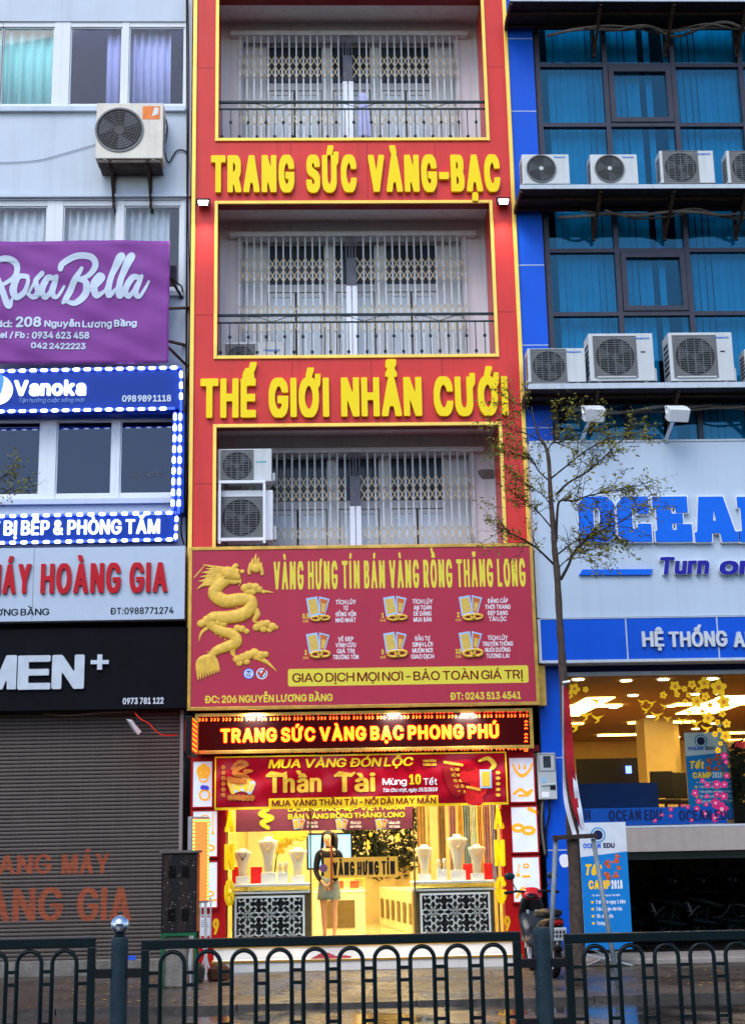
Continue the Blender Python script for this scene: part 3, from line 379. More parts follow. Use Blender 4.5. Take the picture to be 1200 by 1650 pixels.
def glyph(ch, sx, dx, dy, p, res):
    key = (ch, round(sx, 2), round(dx, 3), round(dy, 3), p, res)
    if key in GC: return GC[key]
    polys = [q*np.array([sx, 1.0]) for q in OUT[ch]]
    allp = np.vstack(polys); x0, y0 = allp.min(0); x1, y1 = allp.max(0)
    h = 1.0/res; X = np.arange(x0-dx-2*h, x1+dx+2.5*h, h); Y = np.arange(y0-dy-2*h, y1+dy+2.5*h, h)
    gx, gy = np.meshgrid(X, Y); wn = np.zeros(gx.shape, int); A, B = [], []
    for q in polys:
        for i in range(len(q)):
            a, b = q[i], q[(i+1) % len(q)]; A.append((a[0]/dx, a[1]/dy)); B.append((b[0]/dx, b[1]/dy))
            if a[1] == b[1]: continue
            cr = (b[0]-a[0])*(gy-a[1])-(gx-a[0])*(b[1]-a[1])
            wn += ((a[1] <= gy) & (b[1] > gy) & (cr > 0)).astype(int); wn -= ((a[1] > gy) & (b[1] <= gy) & (cr < 0)).astype(int)
    ds = _dist(gx/dx, gy/dy, A, B, p); V = 1-np.where(wn != 0, -ds, ds)+1e-9
    pts, faces, segs = march(V, X, Y)
    GC[key] = ([(x-x0+dx, y) for x, y in pts], faces, segs, x1-x0+2*dx); return GC[key]
def write(body, px0, ptop, px1, pbase, Y, m, parent, d=0.05, p=2, res=18, gap=0.07, shear=0.0, depth=0.006, space=0.32, each=None, name='lettering', ydef=None, grow=None, rz=None, local=None, upr=False):
    """BODY across px0..px1, capitals from ptop down to pbase in the photograph, on the plane Y; each: one object per letter"""
    if local is None:
        x0, x1, zb, zt = rect(px0, ptop, px1, pbase, Y)
    else: x0, x1, zb, zt = local
    d, dy = d if isinstance(d, tuple) else (d, d)      # stroke weight added sideways, up and down
    cap = (zt-zb)/(1+2*dy); zb2 = zb+dy*cap; wd = (x1-x0)/cap
    chs = list(body); nw = fx = 0.0
    for i, c in enumerate(chs):
        if c == ' ': fx += space; continue
        q = np.vstack(OUT[c]); nw += q[:, 0].max()-q[:, 0].min(); fx += 2*d
        if i < len(chs)-1 and chs[i+1] != ' ': fx += gap
    sx = max(0.15, (wd-fx)/nw); sx = round(sx, 2); k = wd/(sx*nw+fx)
    x = 0.0; mb = MB(); objs = []
    for i, c in enumerate(chs):
        if c == ' ': x += space; continue
        pts, faces, segs, gw = glyph(c, sx, d+(grow or 0), dy+(grow or 0), p, res)
        ox = x-(grow or 0)
        vs = []
        for a, b in pts:
            X = x0+(ox+a+shear*b)*cap*k; Z = zb2+b*cap; vs.append((X, Y+(ydef(X, Z) if ydef else 0.0), Z))
        n = len(vs); mb.add(vs, faces)
        mb.add([vs[t] for s in segs for t in s]+[(vs[t][0], vs[t][1]+depth, vs[t][2]) for s in segs for t in s],
               [(2*q, 2*q+2*len(segs), 2*q+1+2*len(segs), 2*q+1) for q in range(len(segs))])
        x += gw-2*(grow or 0)+(gap if i < len(chs)-1 and chs[i+1] != ' ' else 0)
        if each: objs.append(mb.build(each, m, parent, local=local is not None)); mb = MB()
    if each: return objs
    return mb.build(name, m, parent, local=local is not None)
def brush(strokes, Y, m, parent, name, depth=0.005, h=1.0, ydef=None):
    """strokes of (px, py, radius in px) points, joined and outlined as one flat shape of real thickness"""
    P = [s for s in strokes]; allp = np.array([q for s in P for q in s]); pad = allp[:, 2].max()+2*h
    X = np.arange(allp[:, 0].min()-pad, allp[:, 0].max()+pad, h); Yv = np.arange(allp[:, 1].min()-pad, allp[:, 1].max()+pad, h)
    gx, gy = np.meshgrid(X, Yv); V = np.full(gx.shape, -1e9)
    for s in P:
        for (ax, ay, ar), (bx, by, br) in zip(s[:-1], s[1:]):
            dx, dy = bx-ax, by-ay; L = dx*dx+dy*dy+1e-9; t = np.clip(((gx-ax)*dx+(gy-ay)*dy)/L, 0, 1)
            V = np.maximum(V, ar+(br-ar)*t-np.sqrt((gx-ax-t*dx)**2+(gy-ay-t*dy)**2))
    pts, faces, segs = march(V, X, Yv); mb = MB()
    vs = []
    for a, b in pts:
        q = at(a, b, Y); vs.append((q.x, Y+(ydef(q.x, q.z) if ydef else 0), q.z))
    mb.add(vs, [f[::-1] for f in faces])
    mb.add([vs[t] for s in segs for t in s]+[(vs[t][0], vs[t][1]+depth, vs[t][2]) for s in segs for t in s],
           [(2*q+1, 2*q+1+2*len(segs), 2*q+2*len(segs), 2*q) for q in range(len(segs))])
    return mb.build(name, m, parent)
def smooth_path(pts, n=5):
    P = [np.array(p, float) for p in pts]; out = []
    for i in range(len(P)-1):
        a, b, c, d = P[max(i-1, 0)], P[i], P[i+1], P[min(i+2, len(P)-1)]
        for k in range(n):
            t = k/n; out.append(0.5*(2*b+(c-a)*t+(2*a-5*b+4*c-d)*t*t+(3*b-a-3*c+d)*t**3))
    out.append(P[-1]); return [tuple(q) for q in out]
# ---------------------------------------------------------------- materials of the place
M_red = mat('red_cladding', (214, 60, 54), 0.35, var=0.07, scale=1.5, streak=0.22, bump=0.03)
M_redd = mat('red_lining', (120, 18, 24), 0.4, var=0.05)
M_gold = mat('gold_trim', (250, 205, 95), 0.28, metal=0.35, var=0.12, scale=3)
M_brass = mat('worn_brass', (205, 160, 75), 0.35, metal=0.6, var=0.25, scale=5)
M_yel = mat('yellow_letter', (255, 220, 0), 0.35, var=0.02)
M_wall = mat('pale_plaster', (198, 208, 220), 0.85, var=0.04, scale=2, streak=0.14, bump=0.1, dirt=(140, 146, 152))
M_bwall = mat('balcony_plaster', (214, 217, 220), 0.9, var=0.04, scale=3, streak=0.3, bump=0.1, dirt=(130, 130, 132))
M_white = mat('white_paint', (225, 226, 226), 0.5, var=0.03, scale=4, streak=0.1)
M_upvc = mat('white_window_plastic', (222, 226, 230), 0.35, var=0.02)
M_gate = mat('grey_gate_steel', (198, 204, 210), 0.45, metal=0.1, var=0.1)
M_tan = mat('tan_lattice_steel', (196, 180, 150), 0.5, var=0.15, scale=12)
M_galv = mat('galvanised_steel', (215, 220, 226), 0.3, metal=0.45, var=0.1, scale=5)
M_stile = mat('bright_gate_stile', (232, 236, 242), 0.4, var=0.05, scale=5)
M_iron = mat('dark_teal_iron', (30, 48, 54), 0.4, metal=0.3, var=0.2, scale=20)
M_black = mat('matt_black', (16, 16, 18), 0.6, var=0.2)
M_dark = mat('painted_dark', (26, 27, 30), 0.7, var=0.3, scale=3)  # near black, also paints unlit rooms and bay sides as dark
M_dgl = mat('dark_window_glass', (66, 72, 80), 0.08, var=0.3, scale=2)
M_frost = mat('pale_frosted_pane', (222, 232, 240), 0.25, var=0.04, scale=2)
M_acw = mat('ivory_casing', (200, 204, 204), 0.45, var=0.05, scale=5, streak=0.18)
M_acg = mat('grey_grille', (120, 122, 122), 0.5, var=0.1)
M_fan = mat('dark_fan_recess', (30, 31, 34), 0.5, var=0.15)
M_blade = mat('grey_fan_blade', (70, 72, 75), 0.4)
M_logo = mat('blue_badge', (40, 110, 190), 0.4)
M_cable = mat('black_cable', (18, 18, 20), 0.5)
M_hose = mat('grey_hose', (110, 104, 98), 0.7, var=0.2, scale=15)
M_conc = mat('raw_concrete', (125, 120, 112), 0.9, var=0.22, scale=6, bump=0.6, streak=0.3)
M_rust = mat('rusty_steel', (60, 46, 40), 0.8, var=0.4, scale=14)
M_lamp = mat('lit_lamp_face', (255, 250, 240), 0.4, emit=4.0)
M_lampoff = mat('white_lamp_glass', (240, 244, 246), 0.15, var=0.02)

# ---------------------------------------------------------------- ground
KERB_Y = ground(600, 1613).y
g = MB(); nx, ny = 60, 30
M_pave = mat('wet_brown_pavement', (74, 65, 58), 0.55, var=0.4, scale=2.2, bump=0.35, dirt=(40, 34, 31), streak=0.4, wet=.2, spec=.4)
M_road = mat('wet_asphalt', (62, 58, 54), 0.4, var=0.3, scale=1.2, bump=0.2, spec=0.6, wet=.06)
MB().box(-40, 40, KERB_Y, 30, -0.4, 0.0).build('pavement', M_pave, kind='structure')
MB().box(-60, 60, -60, KERB_Y-0.13, -0.5, -0.055).build('road', M_road, kind='structure')
kb = MB(); random.seed(3)
for i in range(64):
    x = -32+i*1.0; kb.box(x, x+0.985, KERB_Y-0.129, KERB_Y-0.003, -0.4, 0.004+random.uniform(-.006, .006))
kb.build('kerb', mat('kerb_stone', (70, 66, 62), 0.4, var=0.45, scale=5, bump=0.4, dirt=(34, 32, 30), streak=0.5, spec=.4), kind='structure')

# ---------------------------------------------------------------- the red tube house
XLO, XLI = at(309, 600).x, at(348, 455).x
XRI, XRO = at(795.5, 450).x, at(840, 610).x
B1, T2, B2, T3 = at(567, 225.5).z, at(568, 326.5).z, at(575, 575).z, at(575, 685).z
ST = T2-T3; T1 = T2+ST; B3 = T3-(T2-B2); TOP = T1+1.3
SB = at(585, 1140).z          # bottom of the big maroon sign
GATE_Y, WALL_Y = 0.86, 0.95
house = thing('shop_house', 'narrow red clad shop house with gold edging and three caged balconies', 'building', ((XLO+XRO)/2, 0.5, 0))
c = MB()
c.box(XLO, XLI, 0, 0.9, SB-0.6, TOP); c.box(XRI, XRO, 0, 0.9, SB-0.6, TOP)
for z0, z1 in ((B1-(B1-T2), B1), (T3, B2), (T1, TOP), (SB-0.6, B3)): c.box(XLI, XRI, 0, 0.25, z0, z1)
c.build('cladding', M_red, house)
sm = MB()
for z in (at(330, 508).z, at(330, 110).z, at(330, 780).z):
    sm.box(XLO+.06, XLI-.03, -0.0012, 0.0, z, z+.008); sm.box(XRI+.03, XRO-.06, -0.0012, 0.0, z+.02, z+.028)
for z0, z1 in ((T2, B1), (T3, B2)):
    for f in (.27, .55, .8): sm.box(XLI+(XRI-XLI)*f, XLI+(XRI-XLI)*f+.008, -0.0012, 0.0, z0+.06, z1-.06)
sm.build('panel_seam', M_redd, house)
t = MB(); q = 0.028
t.box(XLO-.03, XLO+.035, -0.035, 0.0, SB, TOP); t.box(XRO-.035, XRO+.03, -0.035, 0.0, SB, TOP)
for zb, zt in ((B1, T1), (B2, T2), (B3, T3)):
    t.box(XLI-q, XLI+q, -0.03, 0.0, zb-q, zt+q); t.box(XRI-q, XRI+q, -0.03, 0.0, zb-q, zt+q)
    t.box(XLI+q, XRI-q, -0.032, 0.0, zb-q, zb+q); t.box(XLI+q, XRI-q, -0.032, 0.0, zt-q, zt+q)
t.build('gold_trim', M_gold, house, bevel=0.006)
for z0, z1 in ((T2, B1), (T3, B2), (T1, TOP), (SB-0.3, B3)): MB().box(XLI, XRI, 0.25, 3.0, z0+0.1 if z0 != SB-0.3 else z0, z1-.02).build('floor_slab', M_bwall, house)
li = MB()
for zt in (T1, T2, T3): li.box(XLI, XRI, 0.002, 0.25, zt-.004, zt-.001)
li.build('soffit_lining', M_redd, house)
GX0, GX1 = at(386, 480, GATE_Y).x, at(751, 480, GATE_Y).x
for fl, (zb, zt) in enumerate(((B1, T1), (B2, T2), (B3, T3))):
    zg = zt-0.16; H = zg-zb
    wl = MB()
    wl.box(XLI, GX0+.04, WALL_Y, WALL_Y+.12, zb-.02, zt+.1); wl.box(GX1-.04, XRI, WALL_Y, WALL_Y+.12, zb-.02, zt+.1)
    wl.box(GX0+.04, GX1-.04, WALL_Y, WALL_Y+.12, zg-.05, zt+.1)
    wl.box(XLI-.3, XLI+.002, .9, 3, zb-.02, zt+.1); wl.box(XRI-.002, XRI+.3, .9, 3, zb-.02, zt+.1); wl.box(XLI, XRI, 3.0, 3.1, zb, zt+.1)
    wl.build('balcony_wall', M_bwall, house)
    tr = MB(); tr.box(GX0-.17, GX1+.2, GATE_Y-.05, WALL_Y-.002, zg-.05, zg+.03); tr.build('gate_track', M_gate, house, bevel=.006)
    bars = MB(); lats = [[MB(), MB()] for _ in range(6)]; n = 31; pit = (GX1-GX0)/n; mid = GX0+pit*15.3
    xs = [GX0+i*pit for i in range(n+1)]
    for x in xs:
        if abs(x-mid) < .1: continue
        bars.box(x-.013, x+.013, GATE_Y-.01, GATE_Y+.012, zb, zg-.05)
    for i in range(n):
        x = xs[i]; xb = xs[i+1]
        if x < mid+.06 and xb > mid-.06: continue
        for pair, f in zip(lats, (.74, .655, .40, .30, .045, -.04)):
            z = zb+H*f; hh = H*.085; lat = pair[x > mid]
            lat.bar((x, GATE_Y-.016, z), (xb, GATE_Y-.016, z+hh), .017, .005); lat.bar((x, GATE_Y-.023, z+hh), (xb, GATE_Y-.023, z), .017, .005)
    gt = bars.build('folding_gate', M_gate, house); [lat.build('lattice', M_tan, gt) for pair in lats for lat in pair]
    stl = MB()
    for s in (-1, 1):
        stl.box(mid+s*.05-.042, mid+s*.05+.042, GATE_Y-.05, GATE_Y+.02, zb, zb+H*.62)
    stl.build('centre_stile', M_stile, gt, bevel=.005)
    lk = MB(); lk.box(mid-.085, mid+.085, GATE_Y-.045, GATE_Y+.02, zb+H*.62, zb+H*.82); 
    for s in (-.08, -.025, .02, .075): lk.box(mid+s-.01, mid+s+.01, GATE_Y-.02, GATE_Y+.01, zb+H*.82, zg-.05)
    lk.build('lock_plate', mat('grey_lock_plate', (98, 98, 108), 0.5, var=0.2), gt)
    # doors behind the gate
    dy = 1.22; dx0, dx1 = GX0+.45, GX1-.45
    dr = MB(); pn = MB(); tn = MB()
    zt_b, zt_t = (zb+H*.69, zb+H*.98)
    dr.box(dx0-.6, dx0, dy-.05, dy+.06, zb, zt); dr.box(dx1, dx1+.6, dy-.05, dy+.06, zb, zt)
    cells = ((0, .335), (.335, .4), (.4, .63), (.63, .69), (.69, 1.0)); L = dx1-dx0
    for a, b in cells:
        x0, x1 = dx0+L*a, dx0+L*b
        if b-a < .1: dr.box(x0, x1, dy-.05, dy+.05, zb, zt); continue
        dr.box(x0, x1, dy-.04, dy+.05, zt_b-.13, zt_b); dr.box(x0, x1, dy-.04, dy+.05, zt_t, zt)
        tn.box(x0, x1, dy, dy+.02, zt_b, zt_t)
        m2 = (x0+x1)/2 if b-a > .25 else None
        for u0, u1 in (((x0, m2), (m2, x1)) if m2 else ((x0, x1),)):
            dr.frame(u0+.015, u1-.015, zb, zt_b-.145, .07, dy-.02, dy+.03)
            pn.box(u0+.085, u1-.085, dy, dy+.01, zb+.07, zt_b-.215)
    MB().box(dx0, dx1, dy+.1, dy+.14, zb, zt).build('dark_room_sheet', M_dark, house)  # near-black sheet paints the unlit room behind the doors
    do = dr.build('balcony_door', M_white, house); pn.build('frosted_pane', M_frost, do); tn.build('transom_pane', M_dgl, do)
    # balustrade
    if fl < 2:
        rl = MB(); ry = .14; zr = zb+(at(570, 502, ry).z-at(570, 575, ry).z)*.995; z2 = zr-.125
        rl.box(XLI, XRI, ry-.022, ry+.022, zr-.018, zr+.018); rl.box(XLI, XRI, ry-.013, ry+.013, z2-.012, z2+.012); rl.box(XLI, XRI, ry-.013, ry+.013, zb+.03, zb+.05)
        k = int((XRI-XLI)/.146)
        for i in range(k):
            x = XLI+.07+i*.146; rl.box(x-.007, x+.007, ry-.007, ry+.007, zb, z2)
            zz = zb+(.40 if i % 2 else .14); rl.ball((x, ry, zz), .026, .02, .034, 6, 5)
        for cx in (.2, .53, .8):      # wrought scrolls between the two rails
            x = XLI+(XRI-XLI)*cx
            for s in (-1, 1):
                rl.tube([(x+s*a, ry, z2+.012+b) for a, b in ((0, 0), (.12, .04), (.24, .085), (.36, .09), (.40, .06), (.36, .045))], .006, 5)
        rl.build('balcony_railing', M_iron, house)
hx0, hx1, hz0, hz1 = rect(577, 150, 599, 222, .75); q = MB(); vs = []
for j in range(13):
    for i in range(9): u = i/8; v = j/12; vs.append((hx0+(hx1-hx0)*(u*(.55+.45*v)+.1*(1-v)), .75+.04*math.sin(u*9)*(.4+v), hz1-(hz1-hz0)*v-(.03*math.sin(u*7) if j == 12 else 0)))
q.add(vs, [(9*j+i, 9*j+9+i, 9*j+10+i, 9*j+i+1) for j in range(12) for i in range(8)]); o = q.build('hanging_cloth', mat('lilac_cloth', (186, 190, 226), .85), smooth=True); tag(o, 'lilac white cloth hung on the gate of the uppermost balcony', 'cloth'); o.modifiers.new('thickness', 'SOLIDIFY').thickness = .006
# stains of bare cement by the lowest balcony
st = MB(); zz = at(800, 764, WALL_Y).z; xx = at(789, 764, WALL_Y).x
st.prism([(xx-.04+.15*math.cos(a)*(1+.2*math.sin(3*a)), zz+.11*math.sin(a)*(1+.25*math.cos(2*a))) for a in [2*math.pi*k/18 for k in range(18)]], WALL_Y-.004, WALL_Y-.001)
st.build('cement_patch', M_conc, house)

# ---------------------------------------------------------------- big yellow letters
def letters(body, box, words_label, d=(.052, .05), p=20, res=40, depth=.07, m=None, Y=-.078, gap=.055, nm='wall_lettering', cat='sign lettering', name='letter', back=None):
    x0, x1, zb, zt = rect(*box, Y)
    tt = thing(nm, words_label, cat, ((x0+x1)/2, Y+depth, zb))
    write(body, *box, Y, m or M_yel, tt, d=d, p=p, res=res, depth=depth, gap=gap, each=name)
    return tt
letters('TRANG SỨC VÀNG-BẠC', (340, 249.5, 805, 309), 'raised yellow letters reading TRANG SỨC VÀNG-BẠC over the middle balcony')
letters('THẾ GIỚI NHẪN CƯỚI', (323, 608, 818, 671), 'raised yellow letters reading THẾ GIỚI NHẪN CƯỚI under the middle balcony')

# ---------------------------------------------------------------- air conditioners
def make_ac(label, group, box, Y, d=.3, fan=(.4, .5, .36), square=True, badge=None, bcol=None, bpos=(.70, .88, .9, .96), vents=True, cover=False, m=None, hub=False, slot=False):
    x0, x1, z0, z1 = rect(*box, Y); w_, h = x1-x0, z1-z0
    t = thing('air_conditioner', label, 'air conditioner', ((x0+x1)/2, Y+d/2, z0), group)
    b = MB(); b.box(-w_/2, w_/2, -d/2, d/2, .02, h); b.build('casing', m or M_acw, t, local=True, bevel=.012)
    for s in (-1, 1): MB().box(s*w_*.36-.03, s*w_*.36+.03, -d/2+.01, d/2-.01, 0, .03).build('foot', M_acg, t, local=True)
    fx, fz, fr = -w_/2+fan[0]*w_, fan[1]*h, fan[2]*h; y = -d/2
    if square:
        g = MB(); s = fr*1.13; g.frame(fx-s, fx+s, fz-s, fz+s, .012, y-.01, y+.0)
        g.box(fx-s+.012, fx+s-.012, y-.0015, y-.0005, fz-s+.012, fz+s-.012); g.build('grille_panel', M_acg, t, local=True)
    fn = MB(); fn.disc(fx, fz, fr, y-.004, y-.0022, 32); fo = fn.build('fan', M_fan, t, local=True)
    bl = MB()
    for k in range(3):
        a = k*2.1+.4
        pts = [(fx+fr*.2*math.cos(a), fz+fr*.2*math.sin(a))]+[(fx+fr*.88*math.cos(a+u), fz+fr*.88*math.sin(a+u)) for u in (0, .3, .6, .9)]
        bl.prism(pts, y-.006, y-.0045)
    bl.disc(fx, fz, fr*.2, y-.0075, y-.0045, 14); bl.build('blade', M_blade, fo, local=True)
    w2 = MB()
    if square:
        k = int(2*fr/.035)
        for i in range(k):
            zz = fz-fr+2*fr*(i+.5)/k; w2.box(fx-fr*1.1, fx+fr*1.1, y-.014, y-.011, zz-.003, zz+.003)
        for i in range(5): xx = fx-fr+2*fr*(i+.5)/5; w2.box(xx-.004, xx+.004, y-.0105, y-.008, fz-fr*1.1, fz+fr*1.1)
    else:
        for i in range(7): w2.ring(fx, fz, fr*(.22+.13*i)+.0018, fr*(.22+.13*i)-.0018, y-.016, y-.013)
        for i in range(14):
            a = 2*math.pi*i/14; w2.bar((fx+fr*.2*math.cos(a), y-.011, fz+fr*.2*math.sin(a)), (fx+fr*1.02*math.cos(a+.25), y-.011, fz+fr*1.02*math.sin(a+.25)), .0032)
        w2.ring(fx, fz, fr*1.06, fr*.98, y-.02, y)
    w2.build('fan_guard', M_acg, t, local=True)
    if hub: MB().disc(fx, fz, fr*.15, y-.024, y-.0165, 16).build('hub_cap', M_acw, t, local=True)
    if vents:
        for sx in (-1, 1):
            v = MB()
            for i in range(6):
                zz = h*(.2+.11*i); v.box(sx*(w_/2)-.002, sx*(w_/2)+.002, -d*.38, d*.3, zz, zz+h*.06)
            v.build('side_vent', M_fan, t, local=True)
    if cover:
        v = MB(); v.box(w_/2, w_/2+.05, -d*.3, d*.3, .04, h*.32); v.build('valve_cover', M_acw, t, local=True, bevel=.012)
    if slot:
        MB().box(w_*.30, w_*.30+.07, y-.003, y, h*.6, h*.6+.022).build('handle_slot', M_fan, t, local=True); MB().box(fx-fr, fx+fr, y-.02, y, h*.09, h*.115).build('lower_ridge', M_acw, t, local=True)
    if badge:
        a0, a1, b0, b1 = bpos
        write(badge, 0, 0, 0, 0, y-.003, bcol or M_logo, t, d=.05, res=10, name='badge', local=(-w_/2+a0*w_, -w_/2+a1*w_, b0*h, b1*h), depth=.002)
    return t
G_BAL = 'outdoor units on the balconies'
make_ac('outdoor unit on top of the white stand in the lowest balcony', None, (351, 723, 438, 778), .12, fan=(.36, .5, .41), cover=True, badge='DAIKIN', bpos=(.72, .9, .58, .64), bcol=mat('teal_badge', (40, 170, 175), .4))
make_ac('outdoor unit underneath, inside the white stand in the lowest balcony', None, (350, 790, 440, 873), .16, fan=(.43, .47, .36), cover=True, slot=False, m=mat('white_casing', (228, 230, 232), .4, var=.04, streak=.15))
make_ac('weathered outdoor unit half hidden behind the railing of the middle balcony', None, (352, 551, 459, 592), .32, fan=(.33, .35, .5), badge='Panasonic', bpos=(.68, .93, .62, .72), vents=False)
x0, x1, z0, z1 = rect(354, 779, 426, 876, .05); s_ = thing('unit_stand', 'white steel stand carrying an outdoor unit in the lowest balcony', 'metal stand', ((x0+x1)/2, .2, z0))
zl = at(390, 872, .05).z
b = MB()
for x in (x0, x1): b.box(x-.02, x+.02, .03, .07, z0, z1); b.box(x-.02, x+.02, .42, .46, z0, z1)
b.build('upright', M_stile, s_, bevel=.004)
b = MB(); b.box(x0-.02, x1+.02, .025, .075, z1, z1+.045); b.box(x0-.02, x1+.02, .025, .075, zl, zl+.05)
b.box(x0-.02, x0+.02, .075, .46, z1, z1+.045); b.box(x1-.02, x1+.02, .075, .46, z1, z1+.045); b.build('rail', M_stile, s_, bevel=.004)

# ---------------------------------------------------------------- the two small lit floodlights on the red piers
fl0 = None
for k, (px, py) in enumerate(((328, 326), (810, 324))):
    p = at(px, py, -.12)
    f = thing('floodlight', 'small lit floodlight on the red pier '+('beside the pale neighbouring house' if k == 0 else 'beside the blue neighbouring pillar'), 'floodlight', (p.x, -.04, p.z), 'pair of lit floodlights under the yellow letters')
    h = MB(); W_ = .105
    h.add([(-W_, .0, .07), (W_, .0, .07), (W_*1.05, -.16, .03), (-W_*1.05, -.16, .03), (-W_*.8, .0, -.02), (W_*.8, .0, -.02), (W_*1.05, -.12, -.085), (-W_*1.05, -.12, -.085)],
          [(0, 1, 2, 3), (0, 3, 7, 4), (1, 5, 6, 2), (4, 7, 6, 5), (0, 4, 5, 1)])
    h.box(-.05, .05, -.02, .03, .07, .1); h.quad((-W_*1.05, -.1605, .03), (-W_*1.05, -.1205, -.085), (W_*1.05, -.1205, -.085), (W_*1.05, -.1605, .03)); h.build('housing', mat('grey_lamp_housing', (52, 56, 60), .4), f, local=True)
    g = MB(); g.quad((-W_*.8, -.1535, .0), (-W_*.66, -.1262, -.074), (W_*.66, -.1262, -.074), (W_*.8, -.1535, .0)); g.build('lamp_face', M_lamp, f, local=True)
    l = bpy.data.lights.new('flood_beam', 'SPOT'); l.energy = 26; l.spot_size = R(120); l.spot_blend = .8; l.color = (1, .95, .88); l.shadow_soft_size = .05
    lo = bpy.data.objects.new('flood_beam', l); C.objects.link(lo); lo.parent = f; lo.location = (0, -.15, -.1); lo.rotation_euler = (R(-18), 0, 0)
# ---------------------------------------------------------------- the pale house on the left
LX1 = at(305, 500, .15).x; LX0 = LX1-7.5; LY = .15
lb = thing('pale_house', 'pale bluish white house with strip windows hung with signs and banners', 'building', ((LX0+LX1)/2, 3, 0))
ZTOP = TOP
def band(y0, y1): return at(150, y1, LY).z, at(150, y0, LY).z
WIN = []      # (z0, z1) of the three window strips
for a, b in ((34, 173), (322, 470), (668, 803)): WIN.append((at(150, b, LY).z, at(150, a, LY).z))
wb = MB(); zs = [ZTOP]+[z for z0, z1 in WIN for z in (z1, z0)]+[at(150, 1015, LY).z]
for i in range(0, len(zs), 2): wb.box(LX0, LX1, LY, LY+.25, zs[i+1], zs[i])
xr = at(300, 110, LY).x
for z0, z1 in WIN: wb.box(xr, LX1, LY, LY+.25, z0, z1)
wb.box(LX0, LX1-.02, 2.6, 2.7, 0, ZTOP); wb.build('wall', M_wall, lb)
MB().box(LX1-.05, LX1-.001, LY+.25, 6, 0, ZTOP-.01).build('side_wall', M_conc, lb)
for z0, z1 in WIN: pass
fl_ = MB()
for z0, z1 in WIN: fl_.box(LX0, LX1-.06, LY+.25, 2.6, z0-.3, z0-.12)
fl_.build('floor_slab', M_bwall, lb)
lg = MB()
for i, (z0, z1) in enumerate(WIN):
    if i == 1: lg.box(LX0, LX1, LY-.06, LY, z1+.03, z1+.075)
    lg.box(LX0, xr, LY-.075, LY, z0-.10, z0-.02)
lg.build('ledge', M_wall, lb)
edges = [[(-60, 2), (2, 86), (112, 196), (207, 297)], [(-60, -14), (-12, 74), (100, 187), (199, 290)], [(-90, -36), (-30, 64), (90, 180), (193, 280)]]
M_pl = glass('clear_pane', (250, 252, 255), .0)
M_dim = glass('dim_pane', (80, 110, 150), .05, gcol=(190, 205, 230))
for i, (z0, z1) in enumerate(WIN):
    cy = (42+170)/2 if i == 0 else 400 if i == 1 else 735
    xs = [(at(a, cy, LY).x, at(b, cy, LY).x) for a, b in edges[i]]
    for k, (a, b) in enumerate(xs):
        f = MB(); o = .07
        lft = (xs[k-1][1]+a)/2 if k else a-.1
        rgt = (xs[k+1][0]+b)/2 if k < 3 else xr
        f.box(lft, a, LY+.02, LY+.13, z0, z1); f.box(b, rgt, LY+.02, LY+.13, z0, z1)
        f.box(a, b, LY+.03, LY+.13, z1-.09, z1); f.box(a, b, LY+.03, LY+.13, z0, z0+.075)
        f.frame(a, b, z0+.075, z1-.09, .022, LY+.055, LY+.10)
        wo = f.build('window', M_upvc, lb, bevel=.004)
        pm = MB(); pm.box(a+.02, b-.02, LY+.075, LY+.08, z0+.09, z1-.11); pm.build('pane', M_dim if i == 2 else M_pl, wo)
MB().box(LX0, xr, LY+.7, LY+.75, WIN[2][0]-.1, WIN[2][1]+.1).build('dark_room_sheet', mat('painted_dusk', (18, 34, 84), .8, var=.3, scale=1.5), lb)  # blue-black sheet paints the unlit room behind the lowest panes
MB().box(LX0, LX1-.1, LY+1.6, LY+1.65, WIN[0][0]-.2, WIN[0][1]+1.6).build('dark_room_sheet', MATS['painted_dusk'], lb)  # same painted darkness for the unlit upper room
# curtains behind the panes
def curtain(px0, px1, i, rgb, label, group=None, y=.22, folds=6, amp=.035, drop=1.0):
    z0, z1 = WIN[i]; cy = 106 if i == 0 else 400
    a, b = at(px0, cy, LY+y).x, at(px1, cy, LY+y).x; n = folds*10; mb = MB(); vs = []
    for j in range(n+1):
        u = j/n; vv = LY+y+amp*math.sin(u*folds*2*math.pi+px0)+.4*amp*math.sin(u*folds*5.1)
        for z in (z0-.1, z1+.1): vs.append((a+(b-a)*u, vv, z))
    mb.add(vs, [(2*j, 2*j+2, 2*j+3, 2*j+1) for j in range(n)])
    m = mat('curtain_cloth_%d_%d_%d' % rgb, rgb, .9, var=.03)
    o = mb.build('curtain', m, smooth=True); so = o.modifiers.new('thickness', 'SOLIDIFY'); so.thickness = .003
    tag(o, label, 'curtain', group)
curtain(-62, 92, 0, (150, 222, 212), 'mint green curtain in the upper left window', folds=9)
curtain(172, 200, 0, (166, 168, 218), 'narrow lilac curtain beside the dark gap of the upper middle window', folds=2)
curtain(206, 276, 0, (178, 182, 222), 'wide lilac curtain in the upper right window', folds=6)
GC2 = 'grey curtains over the purple banner'
curtain(-62, 76, 1, (196, 204, 204), 'grey pleated curtain above the start of the purple banner, left window', GC2, folds=9)
curtain(98, 188, 1, (200, 206, 206), 'grey pleated curtain above the purple banner, middle window', GC2, folds=7)
curtain(198, 273, 1, (190, 198, 200), 'grey pleated curtain above the end of the purple banner', GC2, folds=6)
